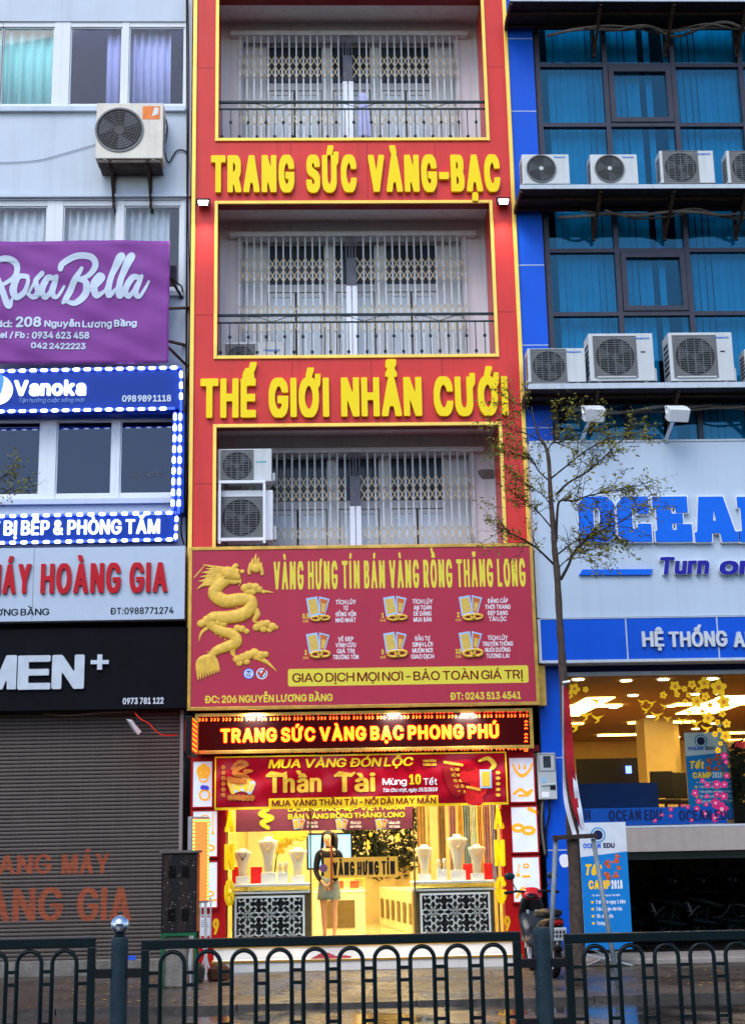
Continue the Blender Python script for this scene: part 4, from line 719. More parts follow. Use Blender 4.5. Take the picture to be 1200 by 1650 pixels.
# ac on the wall
p0 = at(208, 255, -.2)
wa = make_ac('old outdoor unit with an orange sticker on rusty brackets on the pale wall', None, (155, 166, 263, 257), -.35, d=.36, fan=(.35, .52, .37), square=False, badge=None, m=mat('yellowed_casing', (222, 216, 202), .5, var=.06, streak=.25, dirt=(150, 130, 100)))
x0, x1, z0, z1 = rect(230, 171, 258, 192, -.355)
s2 = MB(); ww, hh = wa.location.x, wa.location.z
st_ = MB(); st_.box(x0-ww, x1-ww, -.1835, -.181, z0-hh, z1-hh); so_ = st_.build('sticker', mat('orange_sticker', (235, 130, 60), .5, var=.15), wa, local=True)
s3 = MB(); s3.prism([(x1-ww-.13, z0-hh+.05), (x1-ww-.03, z0-hh+.09), (x1-ww-.02, z1-hh-.03), (x1-ww-.09, z1-hh-.02)], -.186, -.184); s3.build('sticker_print', M_white, so_, local=True)
br = thing('wall_bracket', 'rusty steel bracket tray under the orange stickered outdoor unit', 'bracket', (ww, LY, hh-.5))
mb = MB()
for s in (-1, 1):
    x = ww+s*.30; mb = MB(); mb.bar((x, LY-.02, hh-.62), (x, LY-.02, hh), .04); mb.bar((x, LY, hh-.02), (x, -.38, hh-.02), .045); mb.bar((x, LY-.03, hh-.5), (x, -.30, hh-.04), .035); mb.build('arm', M_rust, br)
mb = MB(); mb.box(ww-.5, ww+.5, -.36, LY, hh-.03, hh-.012); mb.box(ww-.5, ww+.5, -.365, -.345, hh-.06, hh-.03); mb.build('tray', mat('rust_tray', (92, 84, 78), .8, var=.4, scale=9), br)
# pipes and cables in the gap, on the wall
def cable(pts, r, label, m=None, name='cable', cat='cable', n=6, group=None):
    o = MB().tube(smooth_path([tuple(at(*p)) for p in pts], 6), r, n).build(name, m or M_cable, smooth=True); return tag(o, label, cat, group)
cable([(264, 182, 0), (270, 205, .1), (266, 240, .0), (272, 262, .1), (285, 243, .12), (300, 245, .12), (303, 268, .1)], .012, 'loose black cable curling beside the old outdoor unit')
cable([(-5, 262, .13), (60, 258, .13), (110, 245, .13), (155, 232, .13)], .007, 'thin grey cable sagging across the pale wall', mat('wall_cable', (165, 175, 188), .8))
cable([(301, -5, .1), (302, 200, .1), (301, 420, .1), (300, 700, .08), (301, 880, .08)], .014, 'thick black cable running down the gap beside the red house')
cable([(307, -5, .35), (307, 300, .35), (306, 650, .35), (305, 900, .35)], .035, 'grey drain pipe in the gap beside the red house', M_hose, 'drain_pipe', 'pipe', 8)
cable([(276, 448, -.1), (284, 455, -.05), (293, 462, .05), (294, 476, .1), (288, 480, .1)], .014, 'dark cable loop beside the purple banner edge')
cable([(303, -5, .05), (305, 150, .0), (303, 330, .06), (306, 470, .0), (304, 640, .05), (306, 880, .02)], .009, 'thin black cable swaying down the gap in front of the drain pipe')
cable([(304, 600, .0), (296, 700, -.05), (300, 790, -.1), (292, 850, -.05), (297, 878, 0)], .012, 'black cable bundle looping below the rope lights into the gap')
# scaffold frame behind the banners
sc_ = thing('sign_scaffold', 'dark steel brackets holding the purple banner off the wall', 'bracket', (at(285, 560, 0).x, LY, at(285, 560, 0).z))
mb = MB()
for (a, b) in (((272, 445, -.25), (294, 480, .14)), ((272, 560, -.25), (302, 590, .14)), ((272, 497, -.25), (306, 496, .14)), ((273, 550, -.25), (298, 556, .14))):
    MB().bar(at(*a), at(*b), .035).build('strut', M_rust, sc_)

# ---------------------------------------------------------------- the signs of the left house
def panel(name, label, cat, box, Y, dep, m, group=None, frame=None, fm=None, bevel=.004, pname='panel'):
    x0, x1, z0, z1 = rect(*box, Y); t = thing(name, label, cat, ((x0+x1)/2, Y+dep, z0), group)
    MB().box(x0, x1, Y, Y+dep, z0, z1).build(pname, m, t, bevel=bevel)
    if frame: MB().frame(x0-frame*.3, x1+frame*.3, z0-frame*.3, z1+frame*.3, frame, Y-.012, Y+.03).build('frame', fm, t, bevel=.004)
    return t
def cloth(name, label, cat, box, Y, m, wave, nx=60, nz=30):
    x0, x1, z0, z1 = rect(*box, Y); t = thing(name, label, cat, ((x0+x1)/2, Y+.03, z0)); vs = []; mb = MB()
    for j in range(nz+1):
        for i in range(nx+1):
            x, z = x0+(x1-x0)*i/nx, z0+(z1-z0)*j/nz; vs.append((x, Y+wave(x, z)+.004, z))
    mb.add(vs, [(j*(nx+1)+i, j*(nx+1)+i+1, (j+1)*(nx+1)+i+1, (j+1)*(nx+1)+i) for j in range(nz) for i in range(nx)])
    o = mb.build('cloth', m, t, smooth=True); so = o.modifiers.new('thickness', 'SOLIDIFY'); so.thickness = .003; so.offset = -1
    return t, (x0, x1, z0, z1)
M_ink = mat('pale_ink', (200, 212, 226), .7, var=.02)
wv = lambda x, z: .016*math.sin(2.3*x+1.7*z)+.012*math.sin(4.1*x-6.3*z+1)+.009*math.sin(13*z+5*x)*(1 if x < 0 else 0)+.006*math.sin(9*x+17*z)
rb, _ = cloth('purple_banner', 'large purple cloth banner with white script and phone numbers', 'banner', (-45, 388, 273, 586), -.28, mat('purple_cloth', (130, 64, 144), .6, var=.07, scale=3), wv)
def B(*p): return smooth_path(p, 6)
script = [B((-28, 452, 4), (-12, 438, 5), (2, 462, 5), (14, 493, 5), (20, 482, 2)), B((-20, 425, 3), (8, 416, 5), (26, 424, 5), (24, 445, 4), (0, 462, 3)),
  B((44, 445, 4), (30, 446, 5), (22, 466, 6), (27, 479, 5), (40, 470, 4), (46, 452, 3), (40, 443, 3)),
  B((48, 470, 2), (62, 446, 3), (68, 440, 4), (58, 452, 4), (62, 470, 5), (54, 478, 4), (46, 474, 3)),
  B((86, 448, 4), (76, 448, 5), (68, 468, 5), (74, 478, 4), (86, 462, 3), (91, 446, 4), (84, 470, 5), (92, 478, 3), (103, 460, 2)),
  B((132, 432, 3), (120, 452, 5), (108, 478, 5), (102, 487, 3)), B((98, 434, 4), (102, 424, 5), (125, 413, 5), (148, 415, 5), (154, 428, 5), (142, 444, 4), (122, 450, 2)),
  B((122, 450, 2), (138, 454, 5), (138, 472, 6), (122, 488, 5), (106, 484, 3)),
  B((140, 470, 2), (155, 462, 3), (166, 448, 4), (160, 443, 4), (152, 458, 6), (156, 476, 5), (172, 468, 2)),
  B((170, 468, 2), (184, 440, 3), (198, 415, 4), (192, 414, 4), (178, 452, 5), (176, 476, 5), (188, 466, 2)),
  B((188, 466, 2), (202, 440, 3), (214, 414, 4), (208, 414, 4), (195, 452, 5), (193, 477, 5), (204, 468, 2)),
  B((226, 449, 4), (214, 448, 5), (203, 468, 5), (208, 478, 4), (220, 464, 3), (229, 446, 3), (219, 470, 5), (226, 478, 3), (240, 454, 2))]
brush(script, -.288, M_ink, rb, 'script_lettering', .004, .8, wv)
for tx, bx, d in (('Add:', (-22, 516, 20, 527), .05), ('208', (26, 510, 67, 527), .06), ('Nguyễn Lương Bằng', (72, 515.5, 221, 526.5), .055), ('Tel / Fb :', (-8, 534.5, 47, 545.5), .05), ('0934 623 458', (52, 534.5, 144, 545.5), .055), ('042 2422223', (51, 552, 138, 562), .055)):
    write(tx, *bx, -.287, M_ink, rb, d=d, res=14, depth=.003, ydef=wv)
# blue illuminated sign above, window surround, blue sign below
M_blue = mat('deep_blue_panel', (0, 52, 146), .4, var=.05, scale=2)
M_led = mat('white_led', (235, 242, 255), .4, emit=3.5, ecol=(225, 235, 255))
M_glow = mat('backlit_white', (240, 246, 255), .4, emit=.6, ecol=(230, 240, 255))
M_ledb = mat('blue_tube', (60, 90, 230), .3, emit=.7, ecol=(50, 80, 255))
def dashes(mb, mt, a, b, Y, pitch=17.4, ln=11.5, r=2.6):
    (ax, ay), (bx, by) = a, b; L = math.hypot(bx-ax, by-ay); k = ppm((ax+bx)/2, (ay+by)/2, Y); n = int(L/pitch)
    mt.tube([at(ax, ay, Y+.005), at(bx, by, Y+.005)], r*k*.85, 6)
    for i in range(n):
        t0 = (i*pitch+2)/L; t1 = t0+ln/L
        MB().tube([at(ax+(bx-ax)*t, ay+(by-ay)*t, Y) for t in (t0, t0*.8+t1*.2, t0*.2+t1*.8, t1)], [r*k*.6, r*k, r*k, r*k*.6], 6).build('light_segment', M_led, mb)
vs_ = panel('blue_shop_sign', 'blue lit shop sign with white lettering and a rope light border', 'shop sign', (-60, 594, 293, 660), -.22, .3, M_blue)
m2 = MB()
dashes(vs_, m2, (-58, 599), (291, 592), -.245); dashes(vs_, m2, (-58, 664), (282, 658), -.245); dashes(vs_, m2, (292, 596), (292, 662), -.245)
m2.build('rope_light', M_ledb, vs_)
write('Vanoka', 23, 612, 139, 637, -.26, M_glow, vs_, d=.075, res=24, depth=.03)
write('Tận hưởng cuộc sống mới', 30, 641, 136, 648, -.232, mat('faint_blue_ink', (110, 140, 205), .6), vs_, d=.03, res=10, shear=.15)
write('098 989 1118', 197, 636.5, 276, 647, -.232, M_ink, vs_, d=.05, res=14, space=.2)
lg_ = MB(); c0 = at(-4, 628, -.26); lg_.disc(c0.x, c0.z, .235, -.262, -.225, 32); lo_ = lg_.build('logo_disc', M_glow, vs_)
brush([B((-24, 622, 3), (-6, 612, 9), (2, 612, 5), (-4, 632, 6), (-14, 648, 2))], -.268, mat('sky_blue_print', (70, 130, 225), .4, emit=.3), lo_, 'logo_leaf', .004, 1.0)
us = panel('blue_window_surround', 'blue upright panel with two columns of rope light beside the dark window', 'sign panel', (277, 664, 297, 826), -.16, .3, M_blue)
m2 = MB()
dashes(us, m2, (282.5, 664), (278, 828), -.185, 17.4, 11.5); dashes(us, m2, (291, 664), (288, 828), -.185, 17.4, 11.5)
m2.build('rope_light', M_ledb, us)
soff = MB(); x0, x1, z0, z1 = rect(-60, 660, 280, 668, -.1); soff.box(x0, x1, -.1, LY-.01, z0, z0+.05); soff.build('canopy', M_blue, us)
ls = panel('blue_kitchen_sign', 'long blue lit sign of white capitals edged by rope light', 'shop sign', (-60, 831, 283, 871), -.22, .3, M_blue)
m2 = MB()
dashes(ls, m2, (-58, 833), (285, 826), -.245, 18, 10.5); dashes(ls, m2, (-58, 876), (285, 869), -.245, 18, 10.5); dashes(ls, m2, (285, 830), (283, 872), -.245, 14, 9)
m2.build('rope_light', M_ledb, ls)
write('THIẾT BỊ BẾP & PHÒNG TẮM', -72, 838, 258, 861.5, -.25, M_glow, ls, d=(.055, .03), res=24, depth=.02, space=.28)
# decal on the dark window
zz = WIN[2]
write('AO Smith', 209, 758, 264, 769, LY+.066, mat('grey_decal', (70, 78, 92), .5), lb, d=.06, res=14, depth=.002, name='window_decal')
# white sign with red letters
ws = panel('white_shop_sign', 'white sign board with raised red letters and black phone number', 'shop sign', (-60, 882, 298, 1000), -.34, .22, mat('white_sign_panel', (186, 200, 216), .35, var=.02, streak=.06))
M_rl = mat('red_letter', (190, 10, 28), .3)
write('MÁY', -22, 909, 50, 956.5, -.385, M_rl, ws, d=(.045, .02), p=14, res=30, depth=.045)
write('HOÀNG GIA', 66, 907, 270, 955, -.385, M_rl, ws, d=(.045, .02), p=14, res=30, depth=.045, space=.3)
M_navy = mat('navy_ink', (18, 20, 40), .5)
write('LƯƠNG BẰNG', -30, 981, 80, 992, -.343, M_navy, ws, d=(.04, .03), res=14, depth=.003)
write('ĐT:0988771274', 178, 978.5, 280, 989.5, -.343, M_navy, ws, d=(.04, .03), res=14, depth=.003, gap=.1)
MB().box(*[at(p, 940, -.34).x for p in (53.2, 54.6)], -.3425, -.34, *[at(54, p, -.34).z for p in (999, 883)]).build('panel_joint', mat('joint_grey', (150, 158, 168), .5), ws)
# black sign
bs = panel('black_shop_sign', 'black sign board with large pale capitals, a plus and a phone number', 'shop sign', (-60, 1012, 301, 1144), -.22, .3, mat('black_sign_panel', (13, 14, 19), .55, var=.25, scale=3, streak=.08, dirt=(34, 38, 48), spec=.08))
M_sil = mat('pale_silver_letter', (196, 206, 214), .35)
for bx, st in (((-30, 1056, 27, 1111), 'M'), ((29, 1056, 82, 1111), 'E'), ((84, 1055, 136, 1110), 'N')):
    write(st, *bx, -.27, M_sil, bs, d=(.085, .05), p=14, res=26, depth=.05)
x0, x1, z0, z1 = rect(146.5, 1054.5, 175.5, 1079, -.27); xm, zm = (x0+x1)/2, (z0+z1)/2
mb = MB(); mb.prism([(x0, zm-.03), (xm-.036, zm-.03), (xm-.036, z0), (xm+.036, z0), (xm+.036, zm-.03), (x1, zm-.03), (x1, zm+.03), (xm+.036, zm+.03), (xm+.036, z1), (xm-.036, z1), (xm-.036, zm+.03), (x0, zm+.03)], -.27, -.22); mb.build('plus_sign', M_sil, bs)
write('0973 781 122', 198, 1124, 264, 1134.5, -.225, M_sil, bs, d=.055, res=14, depth=.003)
MB().box(LX0, LX1, LY-.1, LY+.2, at(150, 1015, LY).z-.02, at(150, 996, LY).z).build('sign_backing', M_dark, lb)

# ---------------------------------------------------------------- roller shutter
SHY = .12
sx0, sx1 = LX0, at(289, 1350, SHY).x; sz0, sz1 = at(150, 1546, SHY).z, at(150, 1136, SHY).z
sh = thing('roller_shutter', 'closed grey brown roller shutter with faded orange painted letters', 'roller shutter', ((sx0+sx1)/2, SHY, sz0))
pitch = (sz1-sz0)/64
M_slat = mat('taupe_shutter_slat', (94, 84, 78), .6, var=.08, scale=3, streak=.15)
a = MB(); j = MB()
for i in range(64):
    z = sz0+i*pitch; a.add([(x, SHY+y, z+h*pitch) for x in (sx0, sx1) for y, h in ((.004, 0), (-.006, .12), (-.012, .45), (-.006, .80), (.004, .98))], [(q, q+5, q+6, q+1) for q in range(4)])
    n = int((sx1-sx0)/.16)
    for k in range(n):
        x = sx1-.02-k*.16; j.box(x-.148, x, SHY-.0085, SHY+.012, z-.005, z+.004)
a.build('slat', M_slat, sh, smooth=False); j.build('slot', mat('black_slot', (20, 17, 17), .8), sh)
rl_ = MB(); rl_.box(sx1, sx1+.05, SHY-.06, SHY+.05, sz0, sz1); rl_.build('guide_rail', mat('pale_rail', (150, 140, 138), .4, metal=.4), sh)
M_or = mat('faded_orange_paint', (148, 76, 50), .7, var=.25, scale=20)
shy = lambda x, z: -.0125+.006*abs(((z-sz0)/pitch % 1)-.45)*1.4
write('THANG', -58, 1378, 84, 1409, SHY, M_or, sh, d=(.07, .02), res=30, depth=.001, ydef=shy); write('MÁY', 100, 1376, 177, 1408, SHY, M_or, sh, d=(.07, .02), res=30, depth=.001, ydef=shy)
write('HOÀNG', -110, 1432, 102, 1485, SHY, M_or, sh, d=(.06, .015), res=40, depth=.001, ydef=shy); write('GIA', 125, 1430, 212, 1483, SHY, M_or, sh, d=(.06, .015), res=40, depth=.001, ydef=shy)
MB().box(sx0, LX1, -.25, 3.0, -.02, sz0).build('threshold', M_conc, lb)
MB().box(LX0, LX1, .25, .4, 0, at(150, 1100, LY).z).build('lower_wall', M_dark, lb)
MB().box(sx1+.052, LX1, .05, .3, 0, at(150, 1010, LY).z).build('corner_pier', mat('dark_brown_stone', (70, 55, 52), .6, var=.3), lb)
# paper stickers low on the shutter
for k, (bx, rgb, lab) in enumerate((((206, 1540, 219, 1547), (40, 90, 220), 'small blue and white sticker low on the shutter'),)):
    x0, x1, z0, z1 = rect(*bx, -.26); tag(MB().box(x0, x1, -.256, -.253, z0, z1).build('sticker', mat('blue_sticker', rgb, .5)), lab, 'sticker')
# little floodlight hanging over the shutter, with its red wire
p = at(218, 1172, -.35)
hf = thing('floodlight', 'small white floodlight hanging askew in front of the shutter', 'floodlight', tuple(p))
mb = MB(); q = Vector
mb.add([(-.13, -.02, .12), (-.05, -.14, .06), (.06, -.1, -.12), (-.02, .02, -.06), (-.06, .08, .12), (.09, .02, -.06)], [(0, 1, 2, 3), (0, 4, 1), (1, 4, 5, 2), (2, 5, 3), (0, 3, 5, 4)])
mb.build('housing', mat('white_lamp_body', (225, 222, 220), .4), hf, local=True)
MB().tube([(0, .03, .02), (.02, .12, .14), (.03, .42, .30)], .012, 6).build('arm', M_iron, hf, local=True)
cable([(216, 1146, -.1), (226, 1158, -.25), (240, 1166, -.25), (256, 1182, -.25), (272, 1185, -.2), (286, 1184, -.1)], .01, 'orange red wire drooping over the shutter', mat('red_wire', (210, 40, 24), .5), 'wire', 'wire')
cable([(70, 1150, -.05), (110, 1153, -.1), (160, 1149, -.1), (216, 1147, -.1)], .006, 'thin tan wire along the bottom edge of the black sign', mat('tan_wire', (130, 100, 80), .6), 'wire', 'wire')
# ---------------------------------------------------------------- maroon dragon sign
DY = -.36
M_mar = mat('maroon_print', (182, 52, 74), .45, var=.04, scale=2, streak=.05)
ds = panel('maroon_shop_sign', 'big maroon sign board with a golden dragon, gold price cards and yellow headline', 'shop sign', (305, 880, 862, 1139), DY, .3, M_mar, frame=.05, fm=M_brass)
M_lem = mat('lemon_ink', (232, 216, 70), .5, var=.02); M_snow = mat('white_ink', (240, 240, 244), .5, var=.02); M_choc = mat('brown_ink', (120, 24, 18), .5)
M_dg = mat('dragon_gold', (236, 190, 78), .42, metal=.0, var=.18, scale=14)
def tx(body, x0, y0, x1, y1, m, par, Y=DY-.003, d=.05, res=14, **k): return write(body, x0, y0, x1, y1, Y, m, par, d=d, res=res, depth=.002, **k)
tx('VÀNG HƯNG TÍN BÁN VÀNG RỒNG THĂNG LONG', 441, 902.5, 846, 947.5, M_lem, ds, d=(.024, .018), p=14, res=30, space=.16, gap=.06)
mb = MB(); x0, x1, z0, z1 = rect(464, 1075, 851, 1103, DY-.002); r = .03
mb.prism([(cx+r*math.cos(a), cz+r*math.sin(a)) for cx, cz, a0 in ((x0+r, z0+r, 180), (x1-r, z0+r, 270), (x1-r, z1-r, 0), (x0+r, z1-r, 90)) for a in (R(a0), R(a0+30), R(a0+60), R(a0+90))], DY-.0025, DY)
mb.build('yellow_strip', M_lem, ds)
tx('GIAO DỊCH MỌI NƠI - BẢO TOÀN GIÁ TRỊ', 471, 1082, 842, 1096.5, M_choc, ds, Y=DY-.005, d=.02, res=20)
tx('ĐC: 206 NGUYỄN LƯƠNG BẰNG', 330, 1119.5, 536, 1131.5, M_lem, ds, res=18); tx('ĐT: 0243 513 4541', 725, 1115, 839, 1127, M_lem, ds, res=18)
cols = ((513, 557), (637, 680.5), (758.5, 801.5)); W_ = [[('TÍCH LŨY', 'TỪ', 'ĐỒNG VỐN', 'NHỎ NHẤT'), ('TÍCH LŨY', 'AN TOÀN', 'DỄ DÀNG', 'MUA BÁN'), ('ĐẲNG CẤP', 'THỜI TRANG', 'ĐẸP SANG', 'TÀI LỘC')],
    [('VẺ ĐẸP', 'VĨNH CỬU', 'GIÁ TRỊ', 'TRƯỜNG TỒN'), ('ĐẦU TƯ', 'SINH LỜI', 'MUÔN NƠI', 'GIAO DỊCH'), ('TÍCH LŨY', 'TRUYỀN THỐNG', 'NUÔI DƯỠNG', 'TƯƠNG LAI')]]
NUM = [['0,5', '1', '2'], ['3', '5', '10']]
M_case = mat('pale_blue_card_case', (170, 200, 235), .4); M_cardr = mat('card_orange', (205, 110, 50), .45, var=.1); M_cardg = mat('card_gold', (220, 185, 90), .4, var=.15, scale=40)
def card(par, cx, cy, s=1.0, Y=DY-.003, ring=True, k=0):
    def poly(pts, m, n, dy):
        q = MB(); q.prism([(at(cx+a*s, cy+b*s, Y).x, at(cx+a*s, cy+b*s, Y).z) for a, b in pts][::-1], Y-dy, Y-dy+.002); return q.build(n, m, par)
    poly([(-20, -19), (-2, -22), (4, 7), (-15, 12)], M_case, 'card', .002); poly([(1, -22), (18, -18), (10, 10), (1, 7)], M_case, 'card', .003)
    poly([(-17, -16), (-4, -18.5), (1, 4), (-13, 8)], M_cardg, 'card_face', .004); poly([(3, -19), (15, -16), (9, 7), (3, 5)], M_cardr, 'card_face', .005); poly([(5, -11), (12, -9.5), (9, 4), (4.5, 3)], M_cardg, 'gold_bar', .006)
    if ring:
        rm = MB(); big = 1+.12*k
        for ax, ay, rx in ((-3, 14, 9), (9, 13, 9)):
            c0 = at(cx+ax*s, cy+ay*s, Y); kk = ppm(cx, cy, Y)*s
            rm.tube([(c0.x+rx*kk*math.cos(t), Y-.014, c0.z+(3.2+k*.6)*kk*math.sin(t)) for t in [2*math.pi*i/18 for i in range(19)]], 1.9*kk*big, 6, cap=False)
        rm.build('wedding_ring', M_dg, par, smooth=True)
for r_ in (0, 1):
    for c_ in (0, 1, 2):
        cx, tc_ = cols[c_]; y0 = (966.5, 1026)[r_]-c_*1.0
        card(ds, cx, (983, 1041)[r_]-c_, k=r_*2+c_*.5)
        nm_ = NUM[r_][c_]; wd = {1: 4, 2: 9, 3: 10}[len(nm_)]; ny_ = (988.5, 1047.5)[r_]-c_
        tx(nm_, cx-20.5-wd/2, ny_, cx-20.5+wd/2, ny_+8, M_lem, ds); tx('CHÍ', cx-25, ny_+10.5, cx-16, ny_+14.5, M_dg, ds, res=10)
        for i, ln in enumerate(W_[r_][c_]):
            w2 = 2.05*len(ln); tx(ln, tc_-w2, y0+9.7*i, tc_+w2, y0+9.7*i+7.2, M_snow, ds, d=(.03, .025), res=16)
# dragon: relief of tubes and puffs
dm = MB(); DK = ppm(380, 1000, DY)
def dp(zx, zy): return 300+zx/4, 870+zy/4
def dtube(pts, rs, n=10, lift=.0, sq=.35):
    P = [(*dp(a, b), r) for (a, b), r in zip(pts, rs)]; P = smooth_path(P, 5)
    dm.tube([Vector((at(a, b, DY).x, DY-lift-.004, at(a, b, DY).z)) for a, b, r in P], [max(.002, r*DK/4) for a, b, r in P], n, sq=sq)
def puff(zx, zy, r, lift=.004): c = at(*dp(zx, zy), DY); dm.ball((c.x, DY-lift, c.z), r*DK/4, r*DK/4*.35, r*DK/4*.92, 10, 7)
dtube([(330, 185), (300, 235), (215, 290), (185, 350), (250, 395), (340, 385), (410, 385), (420, 430), (370, 480), (270, 500), (170, 500), (150, 540), (230, 590), (300, 610), (325, 660), (260, 690), (190, 720), (160, 760)], [18, 34, 42, 46, 46, 44, 38, 42, 46, 44, 36, 30, 34, 36, 38, 36, 30, 22])
dtube([(250, 215), (300, 225), (345, 250)], [48, 44, 16], lift=.01); dtube([(250, 250), (310, 270), (350, 265)], [26, 20, 8], lift=.008)
for i in range(9): dtube([(270-8*i, 190+12*i), (190-9*i, 178+14*i), (110-5*i+(i % 2)*25, 160+18*i+(i % 3)*8)], [13, 11, 2], lift=.006)
dtube([(120, 165), (60, 235), (50, 245)], [3, 5, 2]); dtube([(300, 190), (320, 165), (335, 175)], [12, 14, 8], lift=.012); dtube([(345, 235), (352, 270), (340, 300)], [4, 5, 2], lift=.012)
for i in range(26):   # spine fins along the back
    a = [(165, 360), (185, 395), (215, 415), (250, 428), (285, 432), (320, 430), (355, 440), (130, 505), (165, 475), (200, 468), (240, 465), (280, 468), (320, 462), (195, 605), (225, 625), (255, 640), (180, 700), (210, 680), (240, 668), (270, 655), (150, 730), (335, 440), (145, 720), (300, 430), (270, 430), (230, 422)][i]
    dtube([a, (a[0]-5, a[1]+8)], [11, 2])
for (x, y, r) in ((380, 310, 30), (410, 300, 28), (445, 305, 30), (470, 320, 26), (500, 335, 14), (395, 335, 24), (430, 335, 26), (100, 540, 30), (135, 515, 30), (165, 545, 34), (205, 530, 32), (240, 540, 28), (190, 510, 26), (330, 570, 26), (360, 575, 26), (390, 590, 20), (455, 565, 28), (490, 545, 30), (520, 540, 28), (555, 560, 30), (580, 565, 16), (500, 575, 26), (540, 582, 18), (330, 770, 30), (365, 760, 32), (400, 745, 34), (440, 730, 34), (480, 745, 32), (510, 740, 24), (390, 785, 24), (345, 795, 24)): puff(x, y, r)
dtube([(480, 330), (530, 335), (565, 340)], [12, 7, 1]); dtube([(150, 560), (100, 600), (80, 660)], [14, 10, 1]); dtube([(440, 750), (520, 790), (585, 848)], [22, 13, 1])
dtube([(440, 440), (460, 480), (440, 520), (470, 540)], [18, 20, 14, 6]); dtube([(310, 680), (300, 720), (310, 750)], [26, 18, 10])
for a in range(9): dtube([(170, 750), (195-14*a, 800-2*a), (215-17*a, 845+(9-a)*1+a*8)], [20, 18, 3], lift=.004)
do_ = dm.build('dragon', M_dg, ds, smooth=True)
dm = MB(); puff(362, 205, 16); dm.build('pearl', M_dg, ds, smooth=True)
dm = MB(); puff(450, 185, 34)
for x, y, h in ((415, 160, 40), (430, 140, 52), (450, 120, 75), (468, 135, 60), (485, 160, 40), (408, 185, 30), (492, 190, 28)): dtube([(x, y+40), (x-3, y), (x+2, y-h*.45)], [11, 9, 1])
dm.build('flame_ball', M_dg, ds, smooth=True)
for px, m1_, m2_ in ((401, mat('badge_blue', (40, 110, 210), .4), M_snow), (422, M_snow, mat('badge_rim', (90, 120, 170), .4))):
    c0 = at(px, 1085.5, DY-.003); q = MB(); q.disc(c0.x, c0.z, .082, DY-.003, DY, 24); e = q.build('seal', m1_, ds); q = MB(); q.ring(c0.x, c0.z, .066, .05, DY-.0045, DY-.003); q.build('seal_ring', m2_, e)
tx('TÜV'.replace('Ü', 'U'), 395, 1083, 407, 1089, M_snow, ds, Y=DY-.006, d=.05, res=10)
brush([[(417, 1083, 1.6), (421, 1089, 2), (427, 1079, 1.6)]], DY-.006, mat('tick_red', (200, 60, 30), .5), ds, 'tick', .001, .6)
bx_ = panel('brass_return', 'narrow brass box end beside the maroon sign, over the blue pillar', 'sign panel', (866, 1071, 879, 1137), -.2, .2, M_brass)

# ---------------------------------------------------------------- red LED sign
LY2 = -.28
M_ledbg = mat('led_matrix_off', (14, 4, 5), .35, var=.2, scale=40, spec=.05, emit=.02, ecol=(255, 20, 10))
M_lr = mat('led_red', (255, 40, 10), .4, emit=3.0, ecol=(255, 20, 6)); M_ly = mat('led_amber', (255, 190, 30), .4, emit=1.6, ecol=(255, 160, 20))
le = panel('led_sign', 'long red LED sign with scrolling amber capitals and chevrons under the maroon sign', 'led sign', (316, 1147, 857, 1209), LY2, .22, M_ledbg, frame=.05, fm=M_brass)
write('TRANG SỨC VÀNG BẠC PHONG PHÚ', 356, 1171, 803, 1192.5, LY2-.006, M_ly, le, d=(.045, .035), res=22, depth=.002, space=.4, gap=.17)
write('TRANG SỨC VÀNG BẠC PHONG PHÚ', 356, 1171, 803, 1192.5, LY2-.003, M_lr, le, d=(.045, .035), res=22, depth=.002, space=.4, gap=.17, grow=.06, name='red_glow_layer')  # wider red layer paints the glow round the amber letters
cm, cd_ = MB(), MB()
def chev(px, py, s, sgn=1, vert=False):
    c0 = at(px, py, LY2-.004); a = s*DK
    for k in (-1, 1):
        if vert: cm.bar((c0.x+k*a, LY2-.004, c0.z+sgn*a), (c0.x, LY2-.004, c0.z), a*.8, .003)
        else: cm.bar((c0.x-sgn*a*.5, LY2-.004, c0.z+k*a), (c0.x+sgn*a*.5, LY2-.004, c0.z), a*.8, .003)
for i in range(28):
    for j in range(3):
        px = 322+i*19.1+j*5.4
        chev(px, 1156.5-(px-580)*.013, 2.3, 1); chev(px, 1209-(px-580)*.013, 2.3, -1)
        if random.random() < .8:
            c0 = at(px, 1150-(px-580)*.013, LY2-.004); cd_.disc(c0.x, c0.z, 1.7*DK, LY2-.004, LY2-.001, 8)
for i in range(8): chev(847, 1161+i*5.6+(i//3)*4, 2.4, -1, True)
cm.build('chevron_light', mat('led_chevron', (255, 120, 40), .4, emit=2.2, ecol=(255, 70, 14)), le); cd_.build('dot_light', M_lr, le)
for px in (410, 634, 753):
    x0, x1, z0, z1 = rect(px-10, 1148.5, px+10, 1151, LY2-.06); o = MB().tube([(x0, LY2-.06, z0), (x1, LY2-.06, z0)], .014, 8).build('tube_lamp', M_lamp, le)
    l = bpy.data.lights.new('tube_light', 'AREA'); l.shape = 'RECTANGLE'; l.size = .3; l.size_y = .05; l.energy = 12; l.color = (1, .93, .82); lo = bpy.data.objects.new('tube_light', l); C.objects.link(lo); lo.parent = le; lo.location = Vector(((x0+x1)/2, LY2-.14, z0-.02))-wloc(le); lo.rotation_euler = (R(20), 0, 0)
